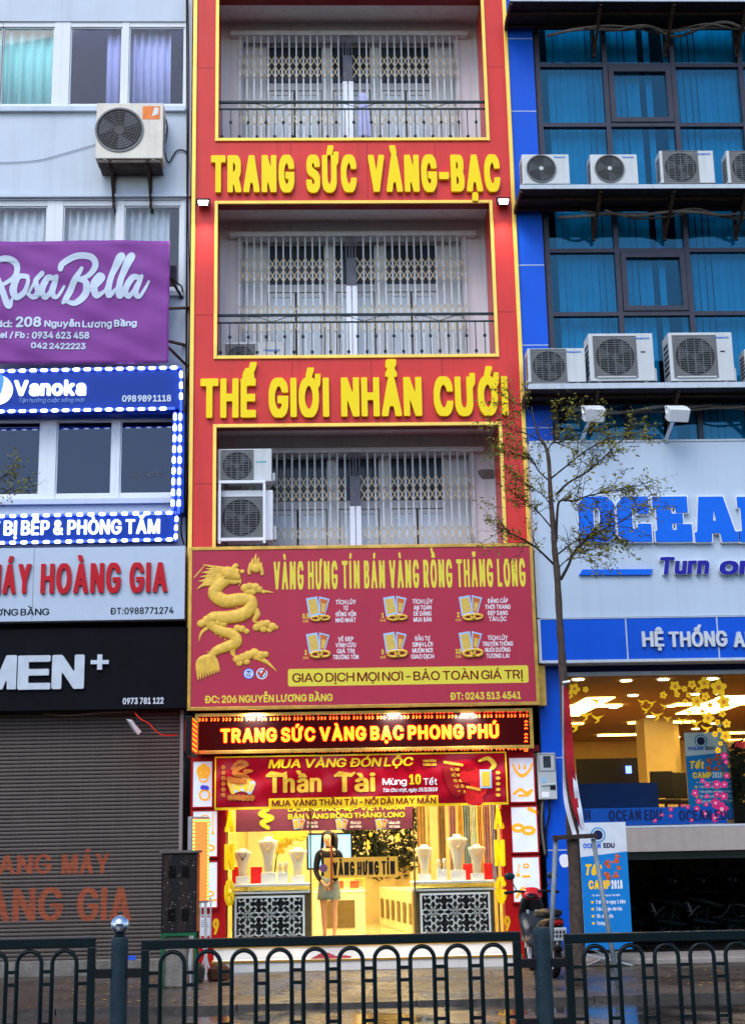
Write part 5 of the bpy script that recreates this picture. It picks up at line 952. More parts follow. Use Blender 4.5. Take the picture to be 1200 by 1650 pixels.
# projecting blade of the LED sign
p = at(304, 1184, -1.1); x0, x1 = at(298.5, 1184, -1.1).x, at(309.5, 1184, -1.1).x; z0, z1 = at(304, 1215, -1.1).z, at(304, 1153, -1.1).z
pb = thing('projecting_led_sign', 'thin black projecting sign with red LED faces at the left end of the shop front', 'led sign', ((x0+x1)/2, -.3, z0))
MB().box(x0, x1, -1.1, -.3, z0, z1).build('case', M_black, pb, bevel=.008)
M_lf = mat('led_red_face', (255, 60, 30), .4, emit=.9, ecol=(255, 40, 16))
q = MB(); q.box(x1, x1+.004, -1.06, -.34, z0+.05, z1-.05); q.box(x0-.004, x0, -1.06, -.34, z0+.05, z1-.05); q.build('led_face', M_lf, pb)
q = MB()
for i in range(9):
    for j in range(7): q.box(x1+.004, x1+.007, -1.05+i*.08, -1.05+i*.08+.016, z0+.07+j*.07, z0+.07+j*.07+.016)
q.build('led_dot', M_ly, pb)

# ---------------------------------------------------------------- cloth banner of the gold day
BY = -.24
wv2 = lambda x, z: .010*math.sin(3.1*x+4.2*z)+.007*math.sin(7.5*x-6*z+.5)+.004*math.sin(17*z-6*x)+.004*math.sin(23*x+9*z)
M_ban = mat('crimson_vinyl', (160, 8, 30), .25, var=.06, scale=4, coat=.08)
bn, bxx = cloth('gold_day_banner', 'glossy crimson vinyl banner with gold lettering hung below the LED sign', 'banner', (346, 1215, 817, 1301), BY, M_ban, wv2, 110, 40)
M_or2 = mat('gold_ink', (240, 190, 60), .35, var=.1, scale=10); M_yb = mat('yellow_ink', (250, 205, 30), .4)
def bt(body, *b, m=M_yb, **k): k.setdefault('d', .05); k.setdefault('res', 16); return write(body, *b, BY-.006, m, bn, depth=.003, ydef=wv2, **k)
x0, x1, z0, z1 = bxx; q = MB()
def edge(xa, xb, za, zb):
    n = 60 if xb-xa > zb-za else 14
    for i in range(n):
        u, v = i/n, (i+1)/n
        if xb-xa > zb-za: P = [(xa+(xb-xa)*u, za), (xa+(xb-xa)*v, za), (xa+(xb-xa)*v, zb), (xa+(xb-xa)*u, zb)]
        else: P = [(xa, za+(zb-za)*u), (xb, za+(zb-za)*u), (xb, za+(zb-za)*v), (xa, za+(zb-za)*v)]
        q.add([(a, BY-.004+wv2(a, b), b) for a, b in P], [(0, 1, 2, 3)])
t_ = .035
edge(x0, x1, z0, z0+t_); edge(x0, x1, z1-t_*.6, z1); edge(x0, x0+t_*.6, z0+t_, z1-t_*.6); edge(x1-t_*.6, x1, z0+t_, z1-t_*.6); q.build('yellow_border', M_yb, bn)
bt('MUA VÀNG ĐÓN LỘC', 432, 1222, 664, 1236, shear=.22, d=(.06, .03), m=M_yb, space=.4)
bt('Thần', 431, 1247, 518, 1277, m=M_or2, d=(.07, .03), res=26); bt('Tài', 541, 1246, 605, 1276, m=M_or2, d=(.07, .03), res=26)
for px in (431, 541): brush([[(px-1, 1250, 2), (px+6, 1246, 3.2), (px+24, 1249, 3), (px+30, 1245, 1.5)]], BY-.008, M_or2, bn, 'swash', .003, .7, wv2)
bt('Mùng', 616, 1254, 655, 1264.5, m=M_snow, d=.02); bt('10', 659, 1247.5, 678, 1264, d=(.07, .03)); bt('Tết', 682, 1254, 704, 1264.5, m=M_snow, d=.02)
bt('Tức Chủ nhật, ngày 25/2/2018', 616, 1269.5, 704, 1275.5, m=M_snow, shear=.2, d=.03, res=12)
edge_box = rect(433, 1284, 706, 1299, BY); q = MB(); edge(edge_box[0], edge_box[1], edge_box[2], edge_box[3]); q.build('yellow_strip', M_yb, bn)
write('MUA VÀNG THẦN TÀI - NỐI DÀI MAY MẮN', 438, 1287, 702, 1297, BY-.009, M_choc, bn, d=.045, res=16, depth=.002, ydef=wv2, space=.4)
bt('VÀNG RỒNG', 681, 1224, 703, 1228, m=M_or2, res=10); bt('THĂNG LONG', 681, 1230, 703, 1234, m=M_or2, res=10)
# little printed dragon with fanned cards and coins
br_ = lambda st, m, nm, dy=0, h=.7: brush(st, BY-.006-dy, m, bn, nm, .003, h, wv2)
M_cu = mat('copper_print', (190, 110, 40), .4, var=.25, scale=30)
br_([B((398, 1232, 3), (384, 1238, 4), (378, 1246, 4), (392, 1250, 4), (398, 1256, 4), (380, 1262, 4), (372, 1260, 3)), B((396, 1228, 2), (384, 1228, 3), (374, 1238, 2)), B((370, 1256, 5), (386, 1259, 5), (400, 1258, 5), (408, 1260, 3)), B((396, 1243, 4), (406, 1242, 2))], M_cu, 'printed_dragon')
for i in range(6):
    a = -.5+i*.2; x = 389+math.sin(a)*38; y = 1300-math.cos(a)*38
    br_([[(x, y-4, 4.4), (x-math.sin(a)*10, y+9, 4.2)]], M_case if i % 2 else M_or2, 'printed_card', .001*i); br_([[(x, y-2, 3), (x-math.sin(a)*8, y+7, 2.8)]], M_or2, 'card_print', .0015+.001*i)
    br_([[(371+i*7, 1285+(i > 2), 4.6), (371.2+i*7, 1285.2, 4.6)]], M_cu, 'printed_coin', .008)
for i in range(6): br_([[(360, 1236+i*9, 3.6), (360.2, 1236+i*9, 3.6)]], M_cu, 'printed_coin')
# scroll, robe and gold card at the other end (plain shapes)
M_robe = mat('red_print', (205, 30, 30), .35, var=.15, scale=20)
br_([B((722, 1236, 9), (728, 1258, 10), (736, 1276, 9))], mat('scroll_red', (150, 20, 24), .4), 'printed_scroll', .002); br_([[(716, 1228, 2), (744, 1233, 2)]], M_or2, 'scroll_rod', .006)
for i, wd in enumerate(('VÀNG', 'RỒNG', 'THĂNG', 'LONG', '999.9')): bt(wd, 725+i*2.4, 1237.5+i*9, 740+i*2.4, 1242.5+i*9, m=M_or2, res=10, d=.05)
br_([B((752, 1250, 12), (766, 1252, 14), (772, 1268, 14), (760, 1284, 12), (770, 1290, 8))], M_robe, 'printed_robe'); br_([B((772, 1226, 2), (786, 1222, 3), (796, 1232, 4), (790, 1240, 2))], M_or2, 'printed_ribbon')
br_([[(752, 1268, 2), (772, 1272, 2)]], M_or2, 'printed_sash', .004)
q = MB(); q.prism([(at(a, b, BY).x, at(a, b, BY).z) for a, b in ((772, 1240), (773, 1270), (792, 1270), (791, 1240))], BY-.02, BY-.016); q.build('printed_card', M_case, bn)
q = MB(); q.prism([(at(a, b, BY).x, at(a, b, BY).z) for a, b in ((775, 1243), (776, 1267), (789, 1267), (788, 1243))], BY-.023, BY-.019); q.build('card_print', M_or2, bn)
for i in range(5): br_([[(801, 1245+i*9, 2.6), (803, 1245+i*9, 2.6)]], M_or2, 'printed_ingot')

# ---------------------------------------------------------------- shop front
FZ = at(600, 1521.5, -.05).z; SX0, SX1 = at(352, 1420, .1).x, at(820, 1420, .1).x; CZ = at(600, 1222, .3).z
M_tile = mat('white_step_tile', (226, 222, 214), .3, var=.04, scale=3, streak=.12)
stp = thing('entrance_steps', 'two white tiled steps with gold nosing in front of the jewellery shop', 'steps', ((SX0+SX1)/2, -.2, 0))
z1_ = at(600, 1545, -.36).z
q = MB(); q.box(SX0-.05, SX1+.08, -.36, .3, 0, z1_-.012); q.box(SX0-.05, SX1+.08, -.05, .3, z1_-.012, FZ-.012); q.build('riser', M_tile, stp)
q = MB(); q.box(SX0-.06, SX1+.09, -.385, -.05, z1_-.012, z1_+.012); q.box(SX0-.06, SX1+.09, -.075, .3, FZ-.012, FZ+.008); q.build('nosing', mat('gold_nosing', (190, 145, 60), .3, metal=.4, var=.15), stp)
q = MB(); q.box(SX0-.04, SX1+.07, -.35, -.06, z1_+.012, z1_+.014); q.box(SX0-.04, SX1+.07, -.045, .3, FZ+.008, FZ+.010); q.build('tread', M_tile, stp)
# interior
M_ftile = mat('glossy_cream_floor', (205, 190, 150), .08, var=.1, scale=1.5); M_cream = mat('warm_cream_wall', (226, 212, 168), .5, var=.05)
M_mirror = mat('gold_wallpaper', (190, 160, 90), .35, var=.3, scale=5)
sr = thing('shop_interior', 'bright cream showroom of the jewellery shop behind the glass', 'showroom', ((SX0+SX1)/2, 4, FZ))
MB().box(SX0, SX1, .3, 8, FZ-.1, FZ+.006).build('floor', M_ftile, sr)
MB().box(SX0, SX1, .1, 8, CZ, CZ+.1).build('ceiling', M_cream, sr)
MB().box(SX0-.1, SX0, .2, 8, FZ, CZ).build('side_wall', M_mirror, sr); MB().box(SX1, SX1+.1, .2, 8, FZ, CZ).build('side_wall', M_mirror, sr)
MB().box(SX0, SX1, 8, 8.1, FZ, CZ).build('back_wall', M_cream, sr)
M_warm = mat('warm_light_panel', (255, 226, 160), .5, emit=12.0, ecol=(255, 226, 158))
for y in (.52, 1.5, 3.0, 4.6, 6.4):  # front row added to light the woman and the window display
    for f in (.2, .5, .8):
        x = SX0+(SX1-SX0)*f; o = MB().box(x-.45, x+.45, y-.28, y+.28, CZ-.02, CZ-.001).build('ceiling_panel', M_warm, sr)
for f in (.12, .31, .5, .69, .88):  # unseen spots added near the glass to brighten busts and counters
    x = SX0+(SX1-SX0)*f; q = MB(); q.lathe([(.05, 0), (.06, .08)], (x, .27, CZ-.09), 12); o = q.build('added_lamp', M_warm, sr)
    l = bpy.data.lights.new('added_spot', 'SPOT'); l.energy = 55; l.spot_size = R(95); l.spot_blend = .7; l.color = (1, .86, .56); l.shadow_soft_size = .05
    lo = bpy.data.objects.new('added_spot', l); C.objects.link(lo); lo.parent = sr; lo.location = Vector((x, .27, CZ-.11))-wloc(sr); lo.rotation_euler = (R(10), 0, 0)
# facade piers beside the glass
q = MB(); zc = at(600, 1216, 0).z
xl0, xl1 = at(306, 1400, 0).x, at(364, 1400, 0).x; xr0, xr1 = at(811, 1400, 0).x, at(868, 1400, 0).x
M_redp = mat('red_shop_frame', (176, 22, 24), .3, var=.08, scale=3)
q.box(xl0, xl1, 0, .3, 0, zc); q.box(xr0, xr1, 0, .3, 0, zc); q.box(xl1, xr0, 0, .3, CZ, zc+.9); q.build('shop_pier', M_redp, house)
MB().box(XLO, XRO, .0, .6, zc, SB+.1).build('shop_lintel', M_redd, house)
# light boxes
M_lbox = mat('backlit_panel', (232, 238, 246), .4, emit=.1, ecol=(240, 246, 255)); M_pgold = mat('printed_gold', (228, 160, 40), .4, var=.15, scale=30, emit=.25, ecol=(240, 170, 50)); M_pblue = mat('printed_sapphire', (70, 70, 200), .4, emit=.2)
def lightbox(box, lab, art, par=None):
    x0, x1, z0, z1 = rect(*box, -.06); t = thing('light_box', lab, 'light box', ((x0+x1)/2, 0, z0), 'jewellery light boxes on the red piers')
    MB().box(x0, x1, -.06, -.002, z0, z1).build('lit_panel', M_lbox, t); MB().frame(x0-.02, x1+.02, z0-.02, z1+.02, .022, -.07, -.002).build('frame', M_redp, t)
    for st, m in art: brush(st, -.066, m, t, 'jewel_print', .003, .7)
def rng(cx, cy, rx, ry, r, n=16): return [(cx+rx*math.cos(2*math.pi*i/n), cy+ry*math.sin(2*math.pi*i/n), r) for i in range(n+1)]
lightbox((311, 1227, 342, 1300), 'lit panel of a gold flower ring and a sapphire ring', [([rng(328, 1243, 9, 9, 2.5)[:17], [(322, 1240, 5), (334, 1240, 5)], [(328, 1233, 3), (328, 1248, 3)], rng(328, 1253, 7, 7, 1.3)], M_pgold), ([[(327, 1269, 4), (333, 1270, 4)]], M_pblue), ([rng(330, 1281, 8, 8, 1.6)], M_pgold)])
lightbox((311, 1307, 350, 1380), 'lit panel of a fine gold chain with drops, half behind the orange board', [([rng(330, 1325, 9, 12, .8), [(343, 1310, .7), (343, 1340, .7)], [(343, 1341, 2), (343, 1343, 2)], rng(340, 1366, 5, 4, 1.6)], M_pgold)])
lightbox((319, 1389, 350, 1462), 'dim lit panel low on the pier behind the orange board', [([rng(338, 1440, 6, 4, 1.2), [(330, 1452, 1.5), (348, 1450, 1.5)]], M_pgold)])
lightbox((821, 1221, 860, 1292), 'lit panel of a gold necklace with earrings and a twisted gold chain', [([B((826, 1232, 1.5), (832, 1244, 2), (841, 1250, 3), (851, 1243, 2), (857, 1231, 1.5)), [(836, 1231, 1), (836, 1238, 2)], [(845, 1231, 1), (845, 1238, 2)], B((828, 1279, 2), (838, 1272, 2.5), (848, 1278, 2.5), (856, 1273, 2), (850, 1281, 2), (836, 1282, 2))], M_pgold)])
lightbox((824, 1300, 865, 1373), 'lit panel of two plain gold wedding bands on silk', [([rng(834, 1334, 8, 5, 2.6), rng(851, 1338, 9, 5, 2.8), [(852, 1303, 3), (864, 1309, 3)]], M_pgold)])
lightbox((826, 1381, 869, 1453), 'lit panel of gold pendants behind the scooter mirror', [([[(836, 1392, .8), (834, 1410, .8)], rng(834, 1410, 2, 2, 1.2), rng(847, 1395, 4, 3, 1.3), [(842, 1412, 2), (852, 1412, 2)], B((832, 1446, 2), (842, 1432, 3), (852, 1440, 3), (860, 1434, 2))], M_pgold)])
M_9 = mat('yellow_digit', (235, 180, 30), .4)
write('9', 343, 1480, 353, 1506, -.004, M_9, house, d=.06, res=20, depth=.003, name='painted_digit'); write('9', 812, 1476, 822, 1500, -.004, M_9, house, d=.06, res=20, depth=.003, name='painted_digit')
# glass front
GY = .2
M_sg = glass('shop_glass', (246, 248, 246), .0)
gf = thing('shop_window', 'frameless glass front of the jewellery shop with a gold lettered band', 'shop window', ((SX0+SX1)/2, GY, FZ))
for a, b, nm_ in ((367, 500, 'glass_pane'), (501, 555, 'glass_door'), (556, 667, 'glass_door'), (668, 800, 'glass_pane')):
    MB().box(at(a, 1400, GY).x, at(b, 1400, GY).x, GY, GY+.012, FZ+.012, CZ).build(nm_, M_sg, gf)
q = MB()
for px in (366, 500.5, 667.5, 801): x = at(px, 1400, GY).x; q.box(x-.012, x+.012, GY-.005, GY+.02, FZ+.01, CZ)
q.build('glass_edge', mat('dull_gold_edge', (120, 104, 60), .3, metal=.4), gf)
x0, x1, z0, z1 = rect(522, 1381, 641, 1414, GY-.004); bo_ = MB().box(x0, x1, GY-.004, GY-.001, z0, z1).build('gold_band', mat('matt_gold_film', (232, 182, 66), .5, var=.08), gf)
write('VÀNG HƯNG TÍN', 536, 1388, 636, 1410, GY-.007, mat('dark_brown_letter', (36, 28, 26), .4), bo_, d=(.06, .03), res=22, depth=.002, space=.22)
c0 = at(521, 1399, GY-.004); MB().disc(c0.x, c0.z, .06, GY-.006, GY-.001, 22).build('round_sticker', mat('mauve_sticker', (120, 80, 110), .5), gf)
a_, b_ = at(534, 1362, GY-.06), at(534, 1434, GY-.06); q = MB(); q.tube([a_, b_], .017, 8)
for z in (a_.z-.06, b_.z+.06): q.tube([(a_.x, GY-.06, z), (a_.x, GY+.01, z)], .012, 6)
q.build('door_handle', mat('varnished_wood', (170, 84, 40), .3, var=.2), gf)
# oblique gold letters on the jambs
for sgn, px, ys in ((1, 370.5, ((1307, 1341), (1360, 1402), (1418, 1460))), (-1, 803, ((1302, 1336), (1353, 1396), (1413, 1456)))):
    for ch, (ya, yb) in zip('ANG', ys):
        t = at(px+(0 if sgn > 0 else (ya-1302)*.035), yb, .1); h_ = at(px, ya, .1).z-t.z
        o = write(ch, 0, 0, 0, 0, 0, M_yel, gf, d=(.09, .03), res=24, local=(-.14, .14, 0, h_), depth=.02, name='jamb_letter')
        o.location = t-wloc(gf); o.rotation_euler = (0, 0, sgn*R(66))
# hanging header inside
hd = panel('window_header', 'mauve header strip with lime capitals and gold cards inside the shop window', 'sign panel', (380, 1296, 666, 1338), .5, .03, mat('mauve_print', (120, 60, 84), .5, var=.05))
M_lime = mat('lime_ink', (196, 200, 60), .5, emit=.1)
write('BÁN VÀNG RỒNG THĂNG LONG', 464, 1310, 652, 1318.5, .495, M_lime, hd, d=.05, res=14, depth=.002); write('DOANH NGHIỆP VIỆT NAM', 464, 1299, 652, 1306, .495, M_lime, hd, d=.05, res=12, depth=.002)
for px in (482, 551, 615): card(hd, px, 1331, .55, .494, ring=False)
for px, ls_ in ((503, ('TÍCH LŨY', 'TỪ ĐỒNG VỐN')), (573, ('TÍCH LŨY', 'AN TOÀN')), (635, ('ĐẲNG CẤP', 'THỜI TRANG'))):
    for i, s__ in enumerate(ls_): write(s__, px-9, 1324+i*6, px+9, 1328+i*6, .495, M_snow, hd, d=.05, res=8, depth=.001)
brush([B((432, 1304, 3), (420, 1312, 4), (438, 1318, 4), (422, 1326, 4), (432, 1334, 3))], .494, M_lime, hd, 'printed_dragon', .002, .8)

# display counters with white lattice fronts
M_lat = mat('white_lattice', (244, 246, 246), .4, var=.02); M_navyp = mat('lattice_recess_black', (14, 16, 22), .5)
M_cg = glass('counter_glass', (225, 235, 225), .06)
def counter(px0, px1, la, lb_, ytop, yl0, lab):
    y0, y1 = .27, .85; x0, x1 = at(px0, 1470, y0).x, at(px1, 1470, y0).x; zt, zb_ = at((px0+px1)/2, ytop, y0).z, at((px0+px1)/2, yl0, y0).z
    t = thing('display_counter', lab, 'display counter', ((x0+x1)/2, .7, FZ), 'lattice fronted counters in the shop window')
    MB().box(x0, x1, y0+.03, y1, FZ+.01, zb_).build('body', mat('dull_steel_panel', (120, 104, 70), .3, metal=.5), t)
    MB().box(x0-.02, x1+.02, y0-.01, y1, zt-.03, zt).build('top', M_white, t); MB().box(x0-.02, x1+.02, y0-.005, y1, zb_+.002, zb_+.03).build('shelf', M_white, t)
    MB().box(x0, x1, y0, y0+.01, zb_+.03, zt-.03).build('glass_band', M_cg, t)
    a, b = at(la, 1470, y0).x, at(lb_, 1470, y0).x; z0, z1 = FZ+.012, zb_-.03
    MB().box(a, b, y0+.022, y0+.03, z0, z1).build('recess_shade_sheet', M_navyp, t)  # black sheet paints the shaded recess behind the lattice
    q = MB(); q.frame(a, b, z0, z1, .03, y0-.002, y0+.02); px = (b-a-.06)/3; pz = px*.98
    def arc(cx, cz, rx, rz, a0, a1, n=10, w_=.018, rot=0):
        P = []
        for i in range(n+1):
            t2 = a0+(a1-a0)*i/n; u, v = rx*math.cos(t2), rz*math.sin(t2); P.append((cx+u*math.cos(rot)-v*math.sin(rot), cz+u*math.sin(rot)+v*math.cos(rot)))
        for (u0, v0), (u1, v1) in zip(P[:-1], P[1:]):
            if all(a+.02 < u < b-.02 for u in (u0, u1)) and all(z0+.02 < v < z1-.02 for v in (v0, v1)): q.bar((u0, y0+.008, v0), (u1, y0+.008, v1), w_, .012)
    for i in range(-1, 5):
        for j in range(-1, 4):
            cx, cz = a+.03+(i+.5)*px, z1-.03-(j+.5)*pz-.08
            arc(cx, cz, px*.09, px*.09, 0, 2*math.pi, 10)
            for k in range(8): arc(cx+px*.31*math.cos(k*math.pi/4), cz+px*.31*math.sin(k*math.pi/4), px*.21, px*.12, 0, 2*math.pi, 12, rot=k*math.pi/4)
            for sx_ in (-1, 1):
                arc(cx+sx_*px*.5, cz+pz*.5, px*.26, px*.26, 0, 2*math.pi, 14)
    q.build('lattice_front', M_lat, t); return t
counter(374, 500, 378, 491, 1424.5, 1440, 'left lattice fronted display counter in the shop window, behind the left glass pane')
counter(667, 797, 677, 790, 1419.5, 1435, 'right lattice fronted display counter in the shop window, nearest the scooter')
M_linen = mat('ivory_linen', (232, 222, 192), .8, var=.04, scale=20); M_base = mat('pale_grey_block', (206, 208, 208), .5)
def bust(pcx, ptop, pbt, pbot, wpx, lab, dark=False, Y=.48):
    c0 = at(pcx, pbot, Y); k = ppm(pcx, pbot, Y); h = at(pcx, ptop, Y).z-at(pcx, pbt, Y).z; hb = at(pcx, pbt, Y).z-c0.z; W2 = wpx*k/2
    t = thing('necklace_bust', lab, 'jewellery bust', (c0.x, Y, c0.z), 'ivory necklace busts in the shop window')
    MB().box(-W2*.72, W2*.72, -.07, .07, 0, hb).build('base', M_base, t, local=True, bevel=.004)
    pr = [(0, .42), (.3, .48), (.55, .66), (.75, .92), (.84, 1.0), (.885, .93), (.91, .62), (.935, .40), (1.0, .37)]
    q = MB(); n = 18; vs = []
    for f, r in pr:
        for i in range(n): a = 2*math.pi*i/n; vs.append((W2*r*math.cos(a), -.01+min(.06, W2*r*.5)*math.sin(a), hb+h*f))
    q.add(vs, [(i*n+j, i*n+(j+1) % n, (i+1)*n+(j+1) % n, (i+1)*n+j) for i in range(len(pr)-1) for j in range(n)]+[tuple(range(n-1, -1, -1)), tuple(range((len(pr)-1)*n, len(pr)*n))])
    q.build('bust', M_linen, t, local=True, smooth=True)
    m = M_iron if dark else M_dg; q = MB()
    P = [(W2*.42*math.sin(u), -.075-.004*math.cos(u), hb+h*(.93-.30*(1-abs(u)/2.0)**.7)) for u in [-2+4*i/16 for i in range(17)]]
    q.tube(P, .004, 5); ne = q.build('necklace', m, t, local=True); q = MB(); q.ball((0, -.08, hb+h*.61), .014, .008, .02, 8, 6); q.build('pendant', m, ne, local=True)
bust(391, 1367, 1412, 1424, 29, 'ivory bust with a dark necklace, first on the left counter', True)
bust(432.5, 1348, 1406, 1424, 32, 'tallest ivory bust on the left counter, below the yellow orchids')
bust(480, 1365, 1411, 1424, 30, 'ivory bust with two gold strands beside the blue screen')
bust(684, 1361, 1408, 1420, 28, 'ivory bust at the inner end of the right counter'); bust(738, 1344, 1402, 1420, 33, 'tallest ivory bust on the right counter'); bust(769, 1360, 1407, 1420, 29, 'ivory bust on the right counter in front of the red box')
def ringstand(pcx, ptop, pbot, lab, Y=.46):
    c0 = at(pcx, pbot, Y); k = ppm(pcx, pbot, Y); h = at(pcx, ptop, Y).z-c0.z; t = thing('ring_stand', lab, 'ring stand', (c0.x, Y, c0.z))
    MB().box(-8*k, 8*k, -.05, .05, 0, h*.5).build('block', M_base, t, local=True, bevel=.004)
    for s, f in ((-1, .96), (1, 1.0)):
        q = MB(); q.lathe([(.026, h*.5), (.026, h*f-.02), (.018, h*f)], (s*4.5*k, 0, 0), 10); q.build('finger_post', M_base, t, local=True)
        q = MB(); q.ring(s*4.5*k, h*.72, .03, .02, -.045, -.03, 14); q.build('ring', M_dg, t, local=True)
ringstand(456, 1388, 1424, 'pale stepped ring stand between the busts on the left counter'); ringstand(712, 1383, 1420, 'pale stepped ring stand between the busts on the right counter')
def redbox(b, lab, Y):
    x0, x1, z0, z1 = rect(*b, Y); o = MB().box(x0, x1, Y, Y+.1, z0, z1).build('red_box', mat('red_velvet', (196, 26, 30), .6), bevel=.005); tag(o, lab, 'gift box', None)
redbox((374, 1397, 386, 1424), 'red gift box half hidden behind the dark necklace bust', .64); redbox((404, 1397, 422, 1424), 'red gift box between the two left busts', .64)
redbox((747, 1392, 761, 1420), 'red gift box behind the tallest right bust', .64); redbox((780, 1391, 793, 1420), 'red gift box at the outer end of the right counter', .64)
# orchid spray
oc = at(440, 1424, .85); oo = thing('orchid', 'yellow orchid sprays arching over the left counter', 'orchid', (oc.x, .85, oc.z)); q = MB(); pf = MB(); rnd = random.Random(4)
for ex, ey in ((455, 1352), (470, 1345), (493, 1346)):
    P = smooth_path([tuple(at(442, 1424, .85)), tuple(at(446, 1380, .85)), tuple(at((446+ex)/2, 1346, .82)), tuple(at(ex, ey, .8))], 6); q.tube(P, .006, 5)
    for i in range(8, len(P)):
        for s in range(2):
            b = Vector(P[i])+Vector((rnd.uniform(-.06, .06), rnd.uniform(-.05, .02), rnd.uniform(-.06, .06)))
            for k in range(5):
                a = k*1.257+rnd.random(); pf.ball((b.x+.03*math.cos(a), b.y, b.z+.03*math.sin(a)), .028, .008, .028, 6, 4)
P = [tuple(at(440, 1424, .85)), tuple(at(440, 1408, .85))]; q.build('stem', mat('orchid_stem', (60, 90, 40), .6), oo); pf.build('blossom', mat('orchid_yellow', (240, 210, 70), .6, var=.1), oo)
q = MB(); q.lathe([(.06, 0), (.09, .08), (.08, .15)], (0, 0, 0), 14); q.build('pot', M_white, oo, local=True)
# screen, plants, rear counters
x0, x1, z0, z1 = rect(496, 1344, 566, 1399, 2.6); tv = thing('screen', 'lit pale blue screen behind the standing woman', 'screen', ((x0+x1)/2, 2.65, FZ))
MB().frame(x0-.02, x1+.02, z0-.02, z1+.02, .03, 2.59, 2.64).build('bezel', M_black, tv); MB().box(x0, x1, 2.605, 2.63, z0, z1).build('display', mat('blue_display', (110, 170, 240), .3, emit=.85, ecol=(120, 180, 250)), tv)
MB().box((x0+x1)/2-.05, (x0+x1)/2+.05, 2.64, 2.7, FZ, z1).build('stand', M_black, tv)
def foliage_mass(mb, c, rad, n, sz, rnd):
    for i in range(n):
        u = Vector((rnd.gauss(0, 1), rnd.gauss(0, 1), rnd.gauss(0, 1))).normalized()*rnd.random()**.4
        p = Vector(c)+Vector((u.x*rad[0], u.y*rad[1], u.z*rad[2])); a = Vector((rnd.uniform(-1, 1), rnd.uniform(-1, 1), rnd.uniform(-.8, .8))).normalized(); b = a.orthogonal().normalized(); s = sz*rnd.uniform(.6, 1.3)
        mb.add([p-a*s, p+b*s*.4, p+a*s, p-b*s*.4], [(0, 1, 2, 3)])
rnd = random.Random(9); q = MB(); x0, x1, z0, z1 = rect(566, 1336, 665, 1396, 4.9)
[foliage_mass(q, (rnd.uniform(x0-.1, x1+.1), 5.0+rnd.uniform(-.15, .15), rnd.uniform(z0-.1, z1+.25)), (.16, .12, .16), 14, .07, rnd) for _ in range(130)]
gw = thing('potted_greenery', 'dark bushy indoor greenery hung with little gold charms at the back of the shop', 'plant', ((x0+x1)/2, 5.0, FZ)); q.build('foliage', mat('dark_foliage', (26, 34, 18), .6, var=.5, scale=6), gw)
q = MB(); q.box((x0+x1)/2-.5, (x0+x1)/2+.5, 5.0, 5.3, FZ, z0+.05); q.build('planter', mat('cream_planter', (190, 170, 120), .6), gw)
q = MB()
for px, py in ((593, 1358), (594, 1365), (640, 1353), (641, 1347), (597, 1345)): c0 = at(px, py, 4.6); q.ball(tuple(c0), .03, .02, .04, 8, 6)
q.build('gold_charm', M_dg, gw)
def rear_counter(px0, px1, pt, pm, Y, Y2, lab, arches):
    x0, x1 = at(px0, 1450, Y).x, at(px1, 1450, Y).x; zt, zm = at((px0+px1)/2, pt, Y).z, at((px0+px1)/2, pm, Y).z
    t = thing('glass_counter', lab, 'counter', ((x0+x1)/2, Y, FZ))
    MB().box(x0, x1, Y, Y2, FZ+.007, zm).build('body', M_cream, t); MB().box(x0, x1, Y-.01, Y2, zm, zm+.04).build('ledge', M_white, t)
    MB().frame(x0, x1, zm+.04, zt, .02, Y, Y+.02).build('rim', M_dg, t); MB().box(x0, x1, Y, Y2, zm+.041, zm+.05).build('lit_tray', mat('warm_tray', (255, 240, 190), .4, emit=1.0, ecol=(255, 236, 180)), t)
    q = MB()
    for i in range(arches):
        u = x0+(x1-x0)*(i+.5)/arches; wv_ = (x1-x0)/arches*.3; q.box(u-wv_, u+wv_, Y-.012, Y-.002, FZ+.12, zm-.12)
    q.build('inset_panel', mat('brown_inset', (110, 92, 52), .4), t)
    for i in range(3):
        u = x0+(x1-x0)*(.2+.3*i); o = MB().box(u-.07, u+.07, Y+.06, Y+.2, zm+.05, zm+.17).build('trinket_box', mat('coral_box', (228, 96, 60), .5), t)
rear_counter(505, 588, 1415, 1438, 2.0, 2.6, 'cream rear counter with coral boxes behind the standing woman', 1)
x0, x1 = at(606, 1450, 1.5).x, at(668, 1450, 1.5).x
t = thing('side_counter', 'long cream side counter with arched insets running into the shop', 'counter', (x1-.2, 3, FZ)); zt = at(640, 1437, 2).z
xa = x0+.05
MB().add([(xa+.62, 1.3, FZ+.01), (xa+.62, 1.3, zt), (xa+.12, 4.6, zt), (xa+.12, 4.6, FZ+.01), (xa+1.2, 1.3, FZ+.01), (xa+1.2, 1.3, zt), (xa+1.0, 4.6, zt), (xa+1.0, 4.6, FZ+.01)], [(0, 3, 2, 1), (0, 1, 5, 4), (1, 2, 6, 5), (3, 7, 6, 2)]).build('body', M_cream, t)
q = MB()
for i in range(7):
    f0, f1 = (i+.2)/7, (i+.75)/7; P = lambda f, z: (xa+.62-.5*f-.012, 1.3+3.3*f-.004, z); q.add([P(f0, FZ+.15), P(f1, FZ+.15), P(f1, zt-.18), P(f0, zt-.18)], [(0, 3, 2, 1)])
q.build('inset_panel', mat('brown_inset', (110, 92, 52), .4), t)
